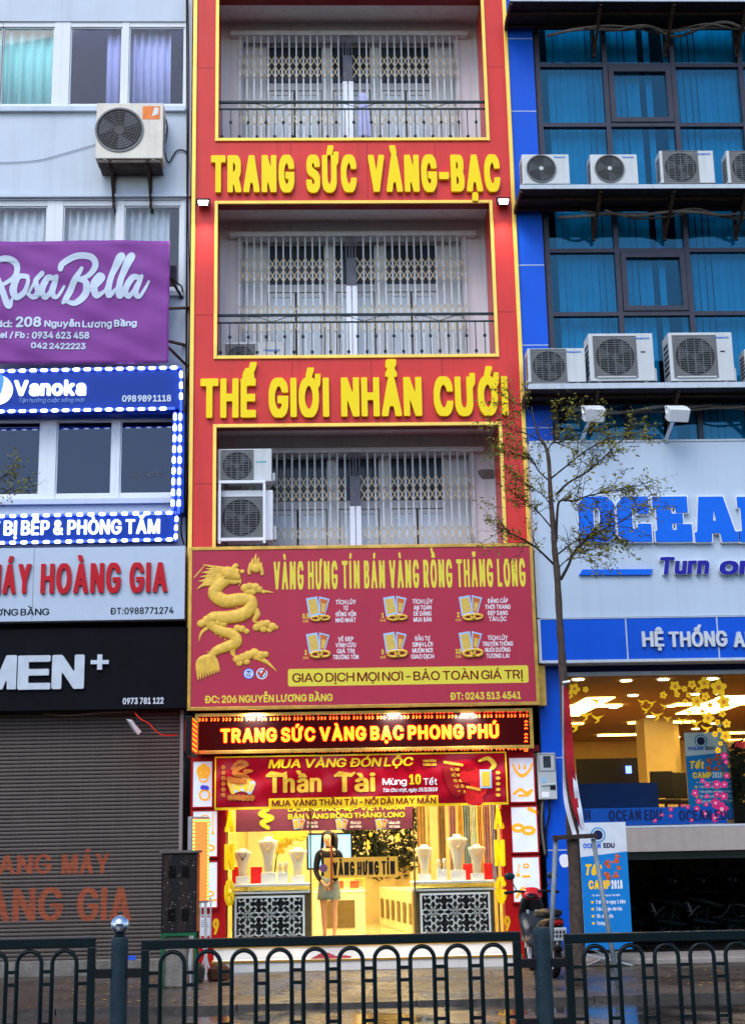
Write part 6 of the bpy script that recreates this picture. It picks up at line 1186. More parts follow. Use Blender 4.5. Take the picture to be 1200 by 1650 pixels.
# coloured hangings at the right of the shop
hg = thing('striped_hanging', 'tall striped hangings in mauve, blue and gold inside the right of the shop', 'drapes', (at(740, 1400, 1.4).x, 1.4, FZ))
for px0, px1, rgb in ((672, 686, (150, 120, 70)), (688, 694, (205, 190, 130)), (706, 718, (120, 96, 60)), (724, 735, (130, 92, 96)), (738, 746, (190, 150, 76)), (747, 758, (104, 124, 140)), (759, 768, (180, 196, 190)), (770, 778, (180, 134, 78)), (779, 790, (158, 118, 130)), (791, 799, (150, 140, 190))):
    x0, x1, z0, z1 = rect(px0, 1296, px1, 1420, 1.4); q = MB(); n = 8
    q.add([(x0+(x1-x0)*i/n, 1.4+.02*math.sin(i*2.1+px0), z) for i in range(n+1) for z in (z0, z1)], [(2*i, 2*i+2, 2*i+3, 2*i+1) for i in range(n)])
    q.build('strip', mat('drape_%d_%d_%d' % rgb, rgb, .7, var=.2, scale=8), hg)
# ---------------------------------------------------------------- the woman in the doorway
M_skin = mat('warm_skin', (222, 168, 132), .5, var=.04)
def skinned(name, V, E, rad, m, parent, root=0, sub=2):
    me = bpy.data.meshes.new(name); me.from_pydata([tuple(v) for v in V], E, []); o = bpy.data.objects.new(name, me); C.objects.link(o); o.parent = parent; me.materials.append(m)
    s = o.modifiers.new('skin', 'SKIN'); s.use_smooth_shade = True
    for i, r in enumerate(rad):
        d = me.skin_vertices[0].data[i]; d.radius = (r, r) if not isinstance(r, tuple) else r; d.use_root = i == root
    u = o.modifiers.new('sub', 'SUBSURF'); u.levels = sub; u.render_levels = sub; return o
fp = at(531, 1513, .95)
wo = thing('person', 'young woman in dark top and pale denim skirt standing behind the glass door, hands clasped', 'person', (fp.x, .95, FZ+.012), rz=R(-12))
V = [(0, 0, .84), (0, 0, .95), (0, 0, 1.08), (0, .005, 1.2), (0, .01, 1.29), (0, 0, 1.345), (-.003, -.006, 1.385), (-.008, -.02, 1.43), (-.01, -.015, 1.49), (-.01, -.01, 1.555)]
rad = [(.135, .095), (.115, .085), (.105, .08), (.125, .085), (.09, .07), .044, .044, (.055, .066), (.07, .088), (.058, .074)]
E_ = [(i, i+1) for i in range(9)]
def chain(start, pts):
    k = start
    for v, r in pts: V.append(v); rad.append(r); E_.append((k, len(V)-1)); k = len(V)-1
    return k
for s in (-1, 1):
    chain(0, [((s*.09, 0, .76), .078), ((s*.088, -.005, .60), .068), ((s*.08, -.012, .44), .046), ((s*.082, .008, .30), .048), ((s*.075, .015, .09), .030), ((s*.078, .0, .035), .032), ((s*.085, -.10, .025), .026)])
    wr = chain(4, [((s*.15, .01, 1.275), .05), ((s*.19, .02, 1.12), .041), ((s*.195, .0, .99), .034), ((s*.13, -.10, .90), .028), ((s*.06, -.155, .84), .02)])
    pm = chain(wr, [((s*.02, -.165, .80), (.026, .016))])
    for f in range(4): chain(pm, [((-s*.002-s*.008*f, -.178+.006*f, .775-.008*f), .0085), ((-s*.03, -.172+.008*f, .755-.012*f), .008), ((-s*.05+s*.004*f, -.16, .748-.012*f), .007)])
    chain(wr, [((s*.035, -.185, .805), .009), ((s*.01, -.195, .785), .008)])
skinned('body', V, E_, rad, M_skin, wo)
V, rad, E_ = [(0, 0, .88), (0, 0, .98), (0, 0, 1.08), (0, .005, 1.2), (0, .01, 1.29), (0, .006, 1.33)], [(.15, .108), (.125, .098), (.118, .092), (.138, .1), (.115, .092), (.062, .06)], [(i, i+1) for i in range(5)]
for s in (-1, 1): chain(4, [((s*.09, .008, 1.295), .066), ((s*.155, .01, 1.268), .062), ((s*.192, .02, 1.12), .054), ((s*.198, 0, .99), .046), ((s*.135, -.095, .905), .039), ((s*.085, -.14, .86), .032)])
skinned('top', V, E_, rad, mat('black_knit', (22, 22, 28), .85, var=.2), wo)
q = MB(); q.lathe([(.13, .93), (.152, .86), (.168, .76), (.178, .66), (.182, .585), (.172, .585), (.165, .68)], (0, 0, 0), 24, sy=.74); q.build('skirt', mat('pale_denim', (140, 160, 168), .8, var=.15, scale=30), wo, local=True, smooth=True)
q = MB(); q.ball((-.01, .028, 1.53), .09, .092, .088, 16, 12); q.build('hair', mat('black_hair', (20, 16, 16), .45, var=.2), wo, local=True, smooth=True)
q = MB()
for s in (-1, 1):
    for i in range(5): q.tube([(-.01+s*.03, .02+i*.012, 1.575-i*.006), (s*(.082+.004*i), .01+i*.02, 1.56), (s*(.10+.003*i), .02+i*.022, 1.47), (s*(.11), .015+i*.02, 1.36), (s*.11, .0+i*.02, 1.25)], [.008, .024, .022, .02, .006], 7)
for i in range(5): q.tube([(-.05+i*.025, .08, 1.56), (-.055+i*.027, .095, 1.42), (-.05+i*.025, .10, 1.26)], [.03, .03, .01], 7)
q.build('hair_strands', MATS['black_hair'], wo, local=True, smooth=True)
for s in (-1, 1): q = MB(); q.ball((-.01+s*.028, -.098, 1.495), .011, .006, .006, 8, 6); q.build('eye', M_black, wo, local=True, smooth=True)
q = MB(); q.tube([(-.01, -.092, 1.50), (-.01, -.112, 1.465)], [.007, .012], 6); q.build('nose', M_skin, wo, local=True, smooth=True)
q = MB(); q.ball((-.01, -.095, 1.44), .02, .007, .006, 8, 6); q.build('mouth', mat('lip_red', (180, 70, 64), .4), wo, local=True, smooth=True)
for s in (-1, 1): q = MB(); q.ball((s*.085, -.03, .03), .045, .1, .03, 10, 7); q.build('shoe', mat('white_shoe', (215, 212, 205), .5), wo, local=True, smooth=True)
# dropped cloth on the steps
q = MB(); y0 = -.36; rnd = random.Random(2); n = 12; P = []
for i in range(n+1):
    u = i/n; X = at(500+64*u, 1541, -.3).x; P.append((X, -.32+.02*math.sin(9*u), z1_+.016)); P.append((X+.03, -.12, z1_+.02+.10*math.sin(math.pi*u)*(1-.5*u)*abs(math.sin(4*u+.6))))
q.add(P, [(2*i, 2*i+2, 2*i+3, 2*i+1) for i in range(n)]); o = q.build('floor_cloth', mat('maroon_cloth', (110, 26, 48), .85, var=.2)); tag(o, 'crumpled maroon cloth left on the lower step', 'cloth'); so = o.modifiers.new('thickness', 'SOLIDIFY'); so.thickness = .012
# ---------------------------------------------------------------- the blue building on the right
RY = .12
M_bp = mat('royal_blue_cladding', (0, 84, 206), .4, var=.06, scale=2, streak=.1)
M_mull = mat('brown_grey_mullion', (62, 62, 72), .4, metal=.3, var=.1)
M_tg = glass('teal_pane', (130, 210, 230), .07, .03, (120, 178, 200))
rbd = thing('blue_building', 'office building of teal glass and blue pillar above a language school shop', 'building', (6.5, 4, 0))
PX0, PX1 = XRO+.035, at(890, 690, 0).x; RX1 = 13.0; TOPR = TOP
MB().box(PX0, PX1, 0, .6, 0, TOPR).build('pillar', M_bp, rbd)
q = MB()
for px, py in ((842, 63), (846, 180), (852, 428), (858, 557), (866, 690), (884, 1222), (888, 1371)): z = at(px, py, 0).z; MB().box(PX0, PX1, -.0025, 0, z, z+.018).build('panel_joint', mat('pale_joint', (170, 180, 205), .6), rbd)
ZC0 = at(1050, 712, RY).z
vxs = [at(p, 430, RY).x for p in (882, 994, 1107)]; pitchx = vxs[2]-vxs[1]; vxs = [vxs[0]]+[vxs[1]+i*pitchx for i in range(0, 8)]
hz = [at(1000, p, RY).z for p in (107, 203)]+[at(1000, p, RY).z for p in (405, 507)]
hz += [hz[0]+(hz[0]-hz[2])*.52, hz[3]-(hz[0]-hz[2])*.40]; hz = sorted(set([ZC0, TOPR]+hz))
q = MB()
for x in vxs: q.box(x-.04, x+.04, RY-.05, RY+.08, ZC0, TOPR)
for z in hz[1:-1]:
    for a, b in zip(vxs[:-1], vxs[1:]): q.box(a+.04, b-.04, RY-.045, RY+.07, z-.035, z+.035)
q.box(PX1, vxs[0]-.04, RY, .6, ZC0, TOPR); q.build('mullion', M_mull, rbd)
zi = [at(1000, p, RY).z for p in (203, 107, 507, 405)]
for i, (a, b) in enumerate(zip(vxs[:-1], vxs[1:])):
    for j, (z0, z1) in enumerate(zip(hz[:-1], hz[1:])):
        pn = MB().box(a+.041, b-.041, RY, RY+.012, z0+.036, z1-.036).build('pane', M_tg, rbd)
        if i == 1 and any(abs(z0-u) < .01 for u in (zi[0], zi[2])): MB().frame(a+.05, b-.05, z0+.045, z1-.045, .085, RY-.065, RY-.002).build('sash', M_mull, pn)
q = MB(); rnd = random.Random(5); x = PX1+.05
M_bl = mat('pale_vertical_blind', (236, 240, 240), .8, var=.12, scale=3)
while x < RX1:      # vertical blinds
    wdt = .105; dy = rnd.uniform(-.03, .03)
    if rnd.random() < .94: q.add([(x, RY+.16+dy, ZC0-.2), (x+wdt, RY+.16-dy, ZC0-.2), (x+wdt, RY+.16-dy, TOPR), (x, RY+.16+dy, TOPR)], [(0, 1, 2, 3)])
    x += wdt+.006
q.build('vertical_blinds', M_bl, rbd)
MB().box(PX1, RX1, RY+1.2, RY+1.3, ZC0, TOPR).build('dark_office_sheet', M_dark, rbd)  # near-black sheet paints the unlit office behind the blinds
# equipment ledges
M_lip = mat('pale_ledge_lip', (190, 200, 208), .5, var=.06, streak=.2)
for k, (pyt, pyb, pxl) in enumerate(((298, 304.5, 838), (617.5, 626, 851), (-6, 3, 822))):
    Yf = -.78; z1 = at(1000, pyt, Yf).z; z0 = at(1000, pyb, Yf).z; xl = at(pxl, pyb, Yf).x
    t = thing('unit_ledge', ('middle steel ledge carrying the smaller outdoor units over the blue building', 'lower steel ledge carrying the big outdoor units over the white school sign', 'topmost steel ledge at the upper edge of the photo')[k], 'ledge', (xl+2, -.3, z0), 'steel equipment ledges on the glass front')
    MB().box(xl, RX1, Yf, RY-.06, z0+.01, z1-.012).build('platform', mat('dark_platform', (44, 46, 52), .8, var=.3, scale=6), t)
    MB().box(xl-.01, RX1, Yf-.02, Yf, z0, z1).build('lip', M_lip, t)
    MB().box(xl-.01, xl+.03, Yf, RY-.06, z0-.06, z0+.009).build('end_angle', M_rust, t)
    for px in (960, 1076, 1192):
        x = at(px, pyb, -.4).x+(0.2 if k == 1 else 0)*(px-1000)/200; q = MB(); q.bar((x, Yf+.04, z0-.02), (x, RY-.06, z0-.02), .05); q.bar((x, Yf+.1, z0-.04), (x, RY-.07, z0-.48), .045); q.bar((x, RY-.09, z0-.04), (x, RY-.09, z0-.52), .05); q.build('bracket', M_rust, t)
    rnd = random.Random(k)
    for i in range(3):
        P = []; x = xl+.7+i*.35
        while x < 9.5: P.append((x, rnd.uniform(-.45, -.1), z0-.10-rnd.uniform(0, .12)-(.10 if i == 0 and len(P) == 1 else 0))); x += rnd.uniform(.3, .6)
        MB().tube(smooth_path(P, 4), .018+.01*(i == 0), 6).build('hose', M_hose, t, smooth=True)
    q = MB(); q.box(xl+.05, RX1, -.5, -.44, z0-.045, z0-.002); q.box(xl+.05, RX1, -.14, -.09, z0-.045, z0-.002); q.build('joist', M_rust, t)
GU, GB = 'small outdoor units on the middle ledge', 'outdoor units on the lower ledge'
kw = dict(square=False, hub=True, fan=(.40, .53, .42), badge='Panasonic', bpos=(.68, .93, .87, .93))
make_ac('small outdoor unit with round grille, first on the middle ledge by the blue pillar', GU, (841, 248.5, 917, 298.5), -.62, **kw)
make_ac('small outdoor unit with round grille, second on the middle ledge', GU, (951, 248.5, 1027, 298.5), -.62, **kw)
k2 = dict(square=True, fan=(.38, .5, .43), badge='Panasonic', bpos=(.68, .95, .86, .93))
make_ac('larger square grilled outdoor unit, third on the middle ledge', GU, (1063, 242.5, 1150, 297), -.62, **k2)
make_ac('outdoor unit cut by the right edge of the photo on the middle ledge', GU, (1171, 242.5, 1258, 297), -.62, **k2)
make_ac('low outdoor unit, first on the lower ledge beside the blue pillar', GB, (850, 561, 943, 618), -.66, fan=(.36, .49, .43), badge='Panasonic', bpos=(.68, .94, .86, .92))
k3 = dict(d=.4, square=True, fan=(.40, .52, .375), badge='Panasonic', bpos=(.71, .95, .87, .92), slot=True, cover=True)
make_ac('tall outdoor unit, second on the lower ledge', GB, (949, 537, 1053, 616), -.72, **k3)
make_ac('tall outdoor unit, third on the lower ledge above the second lamp', GB, (1078, 535.5, 1181, 616), -.72, **k3)
make_ac('low outdoor unit cut by the right edge of the photo on the lower ledge', GB, (1200, 562, 1290, 616), -.66, fan=(.36, .49, .43))
# white school sign and blue band
SY = -.26
x0, x1, z0, z1 = rect(862, 711, 1420, 992, SY); x1 = RX1
t = thing('white_school_sign', 'large white sign board with raised blue letters and a slanted blue bar', 'shop sign', (x0+2, SY+.3, z0))
MB().box(x0, x1, SY, .05, z0, z1).build('panel', mat('white_school_panel', (186, 202, 218), .4, var=.02, scale=1.5, streak=.10, dirt=(130, 138, 148)), t)
MB().box(x0-.04, x0+.012, SY-.02, .05, z0, z1+.02).build('edge_trim', M_lip, t); MB().box(x0+.012, x1, SY-.015, .05, z1, z1+.03).build('top_trim', M_lip, t)
M_ob = mat('bright_blue_letter', (0, 104, 226), .35, var=.04, scale=10); M_ow = mat('white_letter_edge', (232, 236, 240), .35); M_on = mat('indigo_letter', (30, 30, 150), .35)
def olet(ch, bx, m=M_ob, **k):
    a = dict(d=(.014, .014), p=14, res=46); a.update(k)
    write(ch, *bx, SY-.085, m, t, depth=.012, name='letter', **a); write(ch, *bx, SY-.073, M_ow, t, depth=.073, name='letter_edge', grow=.024, **a)
for ch, a, b in (('block_o', 932, 990), ('block_c', 994, 1048), ('block_e', 1052, 1113), ('block_a', 1117, 1187), ('block_n', 1189, 1255)): olet([ch], (a, 800, b, 873))
olet('Turn', (1060, 897, 1140, 925), M_on, shear=.16, d=(.08, .05), res=26); olet('on', (1157, 897, 1216, 925), M_on, shear=.16, d=(.08, .05), res=26)
q = MB(); P = [at(a, b, SY-.05) for a, b in ((933, 926.5), (1048, 926), (1051, 917), (938, 917.5))]; q.prism([(p.x, p.z) for p in P], SY-.05, SY); q.build('slanted_bar', M_ob, t)
BYB = -.30
xb0, xb1, zb0, zb1 = rect(871, 994, 1420, 1060, BYB); xb1 = RX1
t = thing('blue_school_band', 'blue fascia band with raised silver capitals over the school window', 'shop sign', (xb0+2, BYB+.3, zb0))
MB().box(xb0, xb1, BYB, .08, zb0, zb1-.004).build('panel', M_bp, t)
q = MB(); q.box(xb0-.045, xb0, BYB-.015, .08, zb0-.04, zb1); q.box(xb0, xb1, BYB-.02, .08, zb0-.045, zb0-.002); q.box(xb0, xb1, BYB-.008, BYB+.05, zb1-.003, zb1+.012)
for px in (1009, 1156, 1302): x = at(px, 1028, BYB).x; q.box(x-.01, x+.01, BYB-.003, BYB, zb0, zb1-.004)
q.build('white_trim', M_lip, t)
M_ss = mat('silver_letter', (206, 210, 214), .3, metal=.2)
for tt_, a, b in (('HỆ', 1034, 1069), ('THỐNG', 1077, 1171), ('ANH NGỮ', 1181, 1300)): write(tt_, a, 1017, b, 1042, BYB-.05, M_ss, t, d=(.06, .04), p=4, res=26, depth=.05)
# lamps on arms over the white sign
for k, (px, py) in enumerate(((956, 667), (1091, 667))):
    p = at(px, py, -.75); b0 = at(px-20, 712, SY); t = thing('sign_floodlight', ('white floodlight on an arm over the left end of the white school sign', 'white floodlight on an arm over the big blue letters of the school sign')[k], 'floodlight', tuple(p), 'arm floodlights above the school sign')
    q = MB(); q.obox((0, 0, 0), (.155, 0, -.008), (0, .10, .06), (.01, -.06, .085)); q.build('housing', M_lampoff, t, local=True, bevel=.012)
    d = b0-p; q = MB(); q.bar((-.07, .06, -.1), tuple(d), .045); q.build('arm', M_galv, t, local=True)
    q = MB(); q.tube([(-.16, .05, .02), (-.165, .09, .15), (.13, .09, .15), (.14, .05, .02)], .014, 6); q.build('yoke', M_galv, t, local=True)
# school shop: glass, room, ceiling lights
GX = at(912, 1200, RY).x; GZ0, GZ1 = at(1050, 1330, RY).z, at(1050, 1088, RY).z
sch = thing('school_lobby', 'warmly lit lobby of the language school behind the glass', 'lobby', (GX+3, 6, GZ0))
M_sc = mat('lobby_ceiling', (166, 132, 82), .7, var=.03); M_sw = mat('lobby_wall', (222, 196, 136), .6, var=.06)
MB().box(GX-.3, RX1, RY+.02, 15, GZ0-.25, GZ0).build('floor', mat('brown_lobby_floor', (130, 96, 54), .25, var=.15), sch)
MB().box(GX-.3, RX1, RY+.02, 15, GZ1+.02, GZ1+.12).build('ceiling', M_sc, sch); MB().box(GX-.3, RX1, 15, 15.1, GZ0, GZ1+.02).build('back_wall', M_sw, sch)
MB().box(GX-.4, GX-.3, RY+.02, 15, GZ0, GZ1).build('side_wall', M_sw, sch); MB().box(RX1, RX1+.1, .2, 15, GZ0, GZ1).build('side_wall', M_sw, sch)
M_cof = mat('glowing_coffer', (255, 214, 130), .5, emit=14.0, ecol=(255, 206, 112)); M_dl = mat('downlight', (255, 240, 205), .4, emit=14, ecol=(255, 228, 170))
zc2 = GZ1+.02
for (xa, ya), (xb, yb) in (((910, 1153), (990, 1123)), ((1088, 1150), (1236, 1120)), ((955, 1212), (1068, 1195)), ((925, 1237), (1004, 1228)), ((1115, 1200), (1250, 1190))):
    n_, f_ = ground(xb, yb, zc2), ground(xa, ya, zc2); y1 = min(f_.y, 14.5); x0 = ground(xa, ya, zc2).x; o = MB().box(min(x0, n_.x-.5), n_.x, n_.y, max(y1, n_.y+.5), zc2-.012, zc2-.002).build('ceiling_coffer', M_cof, sch)
for px, py in ((931, 1094), (1008, 1096), (1068, 1094), (1147, 1093), (1019, 1120), (988, 1139), (1081, 1137), (1118, 1118), (1048, 1154), (1120, 1174), (967, 1195), (947, 1205), (927, 1214), (1089, 1187), (1093, 1193), (1067, 1203), (1043, 1212), (989, 1224), (1010, 1227), (1150, 1165)):
    c0 = ground(px, py, zc2); 
    if c0.y > 14.8: continue
    q = MB(); q.lathe([(.085, -.014), (.085, 0)], (c0.x, c0.y, zc2-.003), 12); q.build('downlight', M_dl, sch)
for yy in (5.0, 9.0, 12.5):  # extra strips added to brighten the depth of the lobby
    for xx in (GX+1.2, GX+3.6, GX+6.5): MB().box(xx-.7, xx+.7, yy-.12, yy+.12, zc2-.03, zc2-.016).build('added_light_strip', M_cof, sch)
for a, b, yy in ((1042, 1090, 8.0), (1090, 1098, 9.5)):
    x0, x1 = at(a, 1250, yy).x, at(b, 1250, yy).x; MB().box(x0, x1, yy, yy+.8, GZ0, GZ1+.02).build('column', mat('column_plaster', (176, 156, 116), .6, var=.06), sch)
x0, x1, z0, z1 = rect(930, 1222, 1036, 1300, 11); MB().box(x0, x1, 11, 11.1, GZ0, z1).build('dark_partition', mat('dark_lobby_panel', (38, 40, 50), .3), sch)
x0, x1, z0, z1 = rect(1008, 1234, 1017, 1246, 10.9); MB().box(x0, x1, 10.9, 10.95, z0, z1).build('wall_screen', mat('blue_screen', (120, 150, 255), .3, emit=1.5), sch)
x0, x1, z0, z1 = rect(922, 1262, 1061, 1332, 1.8); rd = MB().box(x0, x1, 1.8, 2.6, GZ0, z1).build('reception_desk', mat('deep_blue_desk', (18, 60, 140), .4, var=.1)); tag(rd, 'deep blue reception desk inside the lit lobby', 'desk'); 
sg = thing('school_window', 'big school window with yellow blossom, swallow and pink blossom decals', 'shop window', (GX+1.3, RY, GZ0))
M_lg = glass('lobby_glass', (236, 242, 240), .0)
gx1 = at(1172, 1200, RY).x
MB().box(GX, gx1, RY, RY+.012, GZ0, GZ1).build('glass_pane', M_lg, sg); MB().box(gx1+.02, RX1, RY+.5, RY+.512, GZ0, GZ1).build('glass_pane', M_lg, sg)
MB().box(gx1, gx1+.012, RY, RY+.51, GZ0, GZ1).build('glass_return', M_lg, sg)
q = MB(); q.box(GX-.05, RX1, RY-.02, RY+.04, GZ1, GZ1+.06); q.box(GX-.05, RX1, RY-.03, RY+.05, GZ0-.03, GZ0); q.build('sill_rail', M_lip, sg)
x0, x1, z0, z1 = rect(922, 1301, 1170, 1329, RY-.004); fi = MB().box(x0, x1, RY-.004, RY-.001, z0, z1).build('blue_film', mat('blue_film', (14, 76, 160), .4, var=.05), sg)
for a, b in ((905, 951), (980, 1066), (1093, 1180)): write('OCEAN EDU', a, 1305, b, 1322, RY-.007, mat('dark_film_letter', (18, 36, 84), .4), fi, d=(.07, .03), res=20, depth=.002)
M_fy = mat('yellow_decal', (236, 186, 20), .5, var=.1, emit=.12); M_fo = mat('orange_decal', (226, 130, 40), .5); M_pk = mat('pink_decal', (214, 40, 110), .5, var=.1); M_pw = mat('pale_pink_decal', (250, 170, 190), .5)
def flower(px, py, r, m, m2, nm):
    c0 = at(px, py, RY-.004); k = r*ppm(px, py, RY); q = MB(); a0 = px*.7
    P = []
    for i in range(40):
        a = 2*math.pi*i/40; P.append((c0.x+k*(.66+.38*abs(math.cos(2.5*a+a0)))*math.cos(a), c0.z+k*(.66+.38*abs(math.cos(2.5*a+a0)))*math.sin(a)))
    q.prism(P, RY-.005-.00004*(px % 40), RY-.001); o = q.build(nm, m, sg); q = MB(); q.disc(c0.x, c0.z, k*.3, RY-.009, RY-.0055, 10); q.build('flower_centre', m2, o)
for px, py, r in ((925, 1110, 9), (943, 1111, 5), (917, 1120, 6), (1087, 1106, 9), (1102, 1110, 5), (1114, 1103, 7), (1134, 1101, 10), (1157, 1108, 13), (1090, 1119, 5), (1068, 1120, 6), (1109, 1120, 5), (1124, 1112, 5), (1136, 1122, 7), (1122, 1130, 10), (1165, 1131, 11), (1143, 1136, 5), (1103, 1130, 4), (1140, 1157, 10), (1131, 1146, 4), (1163, 1150, 6), (1170, 1166, 7), (1155, 1164, 5), (1151, 1183, 5), (1168, 1186, 9), (1158, 1176, 4), (1160, 1198, 4), (1156, 1209, 5)): flower(px, py, r, M_fy, M_fo, 'yellow_blossom')
for px, py, r in ((1166, 1218, 6), (1176-7, 1228, 4), (1175-5, 1250, 5), (1131, 1258, 4), (1139, 1265, 5), (1154, 1264, 7), (1119, 1278, 6), (1138, 1283, 4), (1154, 1280, 5), (1166, 1264, 6), (1125, 1291, 5), (1137, 1296, 4), (1152, 1294, 8), (1165, 1283, 7), (1107, 1300, 4), (1122, 1303, 5), (1136, 1311, 6), (1151, 1318, 7), (1098, 1298, 3), (1080, 1304, 4), (1080, 1315, 3), (1113, 1321, 4), (1065, 1313, 4), (1054, 1322, 4), (1162, 1304, 11)): flower(px, py, r, M_pk, M_pw, 'pink_blossom')
for px, py, s in ((1034, 1131, 1), (1049, 1133, 1.1), (1040, 1144, 1), (1070, 1138, .9), (1058, 1153, 1.4), (1075, 1158, .9), (1099, 1161, 1.1), (1120, 1166, 1.4), (1110, 1147, 1.1), (1138, 1174, 1.3), (943, 1153, 1.5), (960, 1129, 1.3), (962, 1157, 1.4), (926, 1170, 1.7)):
    brush([B((px-7*s, py-4*s, .5), (px-1*s, py, 1.6*s), (px+7*s, py-3*s, .4)), B((px, py, 1.6*s), (px+1*s, py+3*s, 1.2*s), (px-3*s, py+6*s, .4))], RY-.004, M_fy, sg, 'swallow_decal', .002, .6)
write('Happy', 1183, 1192, 1212, 1204, RY+.49, mat('red_decal', (200, 40, 50), .5), sg, d=.06, res=14, shear=.2, depth=.002)
lo_ = thing('lobby_plant', 'dark bushy plant standing beyond the poster in the lit lobby', 'plant', (at(1190, 1260, 2.2).x, 2.2, GZ0)); f = MB(); c0 = at(1186, 1250, 2.2); foliage_mass(f, tuple(c0), (.3, .3, .55), 260, .13, random.Random(6)); f.build('foliage', mat('dark_lobby_leaf', (30, 48, 30), .6, var=.4), lo_); MB().lathe([(.14, GZ0), (.2, GZ0+.35)], (c0.x, 2.2, 0), 14).build('pot', M_black, lo_)
for k, px in enumerate((1072, 1094)):
    c0 = at(px, 1290, 5.5+k*.6); ch = thing('lobby_chair', ('dark office chair beside the cream column in the lobby', 'dark office chair just behind the lobby poster')[k], 'chair', (c0.x, 5.5+k*.6, GZ0), 'dark chairs in the lobby')
    MB().box(-.24, .24, -.24, .24, .44, .52).build('seat', M_black, ch, local=True, bevel=.02); MB().box(-.22, .22, .2, .26, .55, 1.05).build('backrest', M_black, ch, local=True, bevel=.02)
    q = MB(); q.tube([(0, 0, .08), (0, 0, .44)], .03, 8); [q.bar((0, 0, .08), (.26*math.cos(a), .26*math.sin(a), .02), .03) for a in (0, 1.26, 2.5, 3.77, 5.0)]; q.build('base', M_iron, ch, local=True)
# roll-up poster, one inside, one on the pavement
def poster(tl, w_px, h_px, Y, lab, lift):
    x0, x1, z0, z1 = rect(tl[0], tl[1], tl[0]+w_px, tl[1]+h_px, Y); t = thing('roll_up_poster', lab, 'poster stand', ((x0+x1)/2, Y, lift)); W2, H2 = x1-x0, z1-z0
    X = lambda f: x0+W2*f; Z = lambda f: z1-H2*f
    MB().box(x0, x1, Y, Y+.006, z0, z1).build('sheet', mat('poster_white', (222, 228, 232), .5), t)
    q = MB(); q.prism([(x0, z0), (x1, z0), (x1, Z(.235)), (x0, Z(.275))], Y-.003, Y-.0005); q.build('blue_print', mat('poster_blue', (20, 130, 205), .5, var=.06), t)
    q = MB(); q.ring(X(.4), Z(.10), W2*.16, W2*.13, Y-.004, Y-.001); q.build('crest', mat('crest_blue', (90, 160, 205), .5), t); q = MB(); q.disc(X(.4), Z(.10), W2*.10, Y-.004, Y-.001, 16); q.build('crest_centre', mat('crest_navy', (24, 30, 74), .5), t)
    L = lambda s, a, b, c, e, m, **k: write(s, 0, 0, 0, 0, Y-.005, m, t, depth=.002, local=(X(a)-wloc(t).x, X(b)-wloc(t).x, Z(e)-wloc(t).z, Z(c)-wloc(t).z), **k)
    def L2(s, a, b, c, e, m, **k):
        o = L(s, a, b, c, e, m, **k); o.location = (0, -Y, 0); return o
    L2('OCEAN', .07, .44, .165, .205, M_ob, d=.07, res=12); L2('EDU', .5, .74, .165, .205, MATS['crest_navy'], d=.07, res=12)
    L2('Tết', .06, .42, .33, .42, M_fy, d=.07, res=18, shear=.2); L2('CAMP', .14, .6, .46, .53, M_fy, d=.08, res=16); L2('2018', .62, .86, .46, .53, M_snow, d=.06, res=14)
    rnd = random.Random(1); q = MB()
    for i in range(16): q.disc(X(.5+.36*rnd.random()), Z(.27+.17*rnd.random()), W2*.05*rnd.uniform(.5, 1.2), Y-.005-.0001*i, Y-.002, 9)
    q.build('festive_print', mat('festive_orange', (214, 96, 46), .5, var=.5, scale=25), t)
    for i, s in enumerate(('Trải xuân ngay 1 đêm', 'Trải nghiệm văn hóa', 'Tết cổ truyền', 'Tương tác')): L2(s, .27, (.9, .82, .62, .55)[i], .615+.055*i, .645+.055*i, M_snow, d=.04, res=10)
    L2('Tư vấn và đăng ký tại quầy', .2, .8, .57, .585, M_snow, d=.04, res=8)
    q = MB()
    for i in range(4): q.disc(X(.2), Z(.63+.055*i), W2*.03, Y-.005, Y-.002, 8)
    q.build('bullet', M_fy, t)
    q = MB(); q.tube([(X(.1), Y+.02, z0+.02), (X(.9), Y+.25, lift+.02)], .01, 6); q.tube([(X(.9), Y+.02, z0+.02), (X(.1), Y+.25, lift+.02)], .01, 6); q.tube([(X(.5), Y+.02, z1-.02), (X(.5), Y+.35, lift+.02)], .01, 6); q.bar((x0, Y+.02, z0+.01), (x1, Y+.02, z0+.01), .03); q.bar((x0, Y-.02, z0-.05), (x1, Y+.1, lift+.02), .02); q.build('stand', M_galv, t)
    return t
poster((1106, 1180), 66, 140, .9, 'blue and white poster standing inside the lit school window', GZ0)
po = poster((937, 1325), 76, 205, -1.0, 'blue and white poster stand on the pavement behind the young tree', 0.0)
# soffit, lintel, dark parking bay
MB().box(xb0, RX1, BYB+.02, RY+.02, zb0-.04, zb0-.02).build('soffit', mat('dark_blue_soffit', (16, 28, 84), .25, var=.1), rbd)
MB().box(PX1, RX1, RY-.02, RY+.3, GZ1+.06, zb0-.04).build('head_panel', mat('navy_head', (18, 30, 76), .4), rbd)
LZ0 = at(1100, 1371, .05).z
MB().box(at(935, 1350, .05).x, RX1, .05, .4, LZ0, GZ0-.035).build('lintel', mat('grey_lintel', (172, 160, 150), .6, var=.05, streak=.15), rbd)
gb = thing('parking_bay', 'dark open parking bay below the school window', 'parking bay', (GX+3, 3, 0))
MB().box(GX-.3, RX1, 7, 7.1, 0, GZ0-.26).build('back_wall', mat('dim_bay_wall', (150, 138, 124), .8, var=.2), gb); MB().box(GX-.4, GX-.3, .1, 7, 0, GZ0-.26).build('side_wall', M_dark, gb); MB().box(RX1, RX1+.1, .1, 7, 0, GZ0-.26).build('side_wall', M_dark, gb)
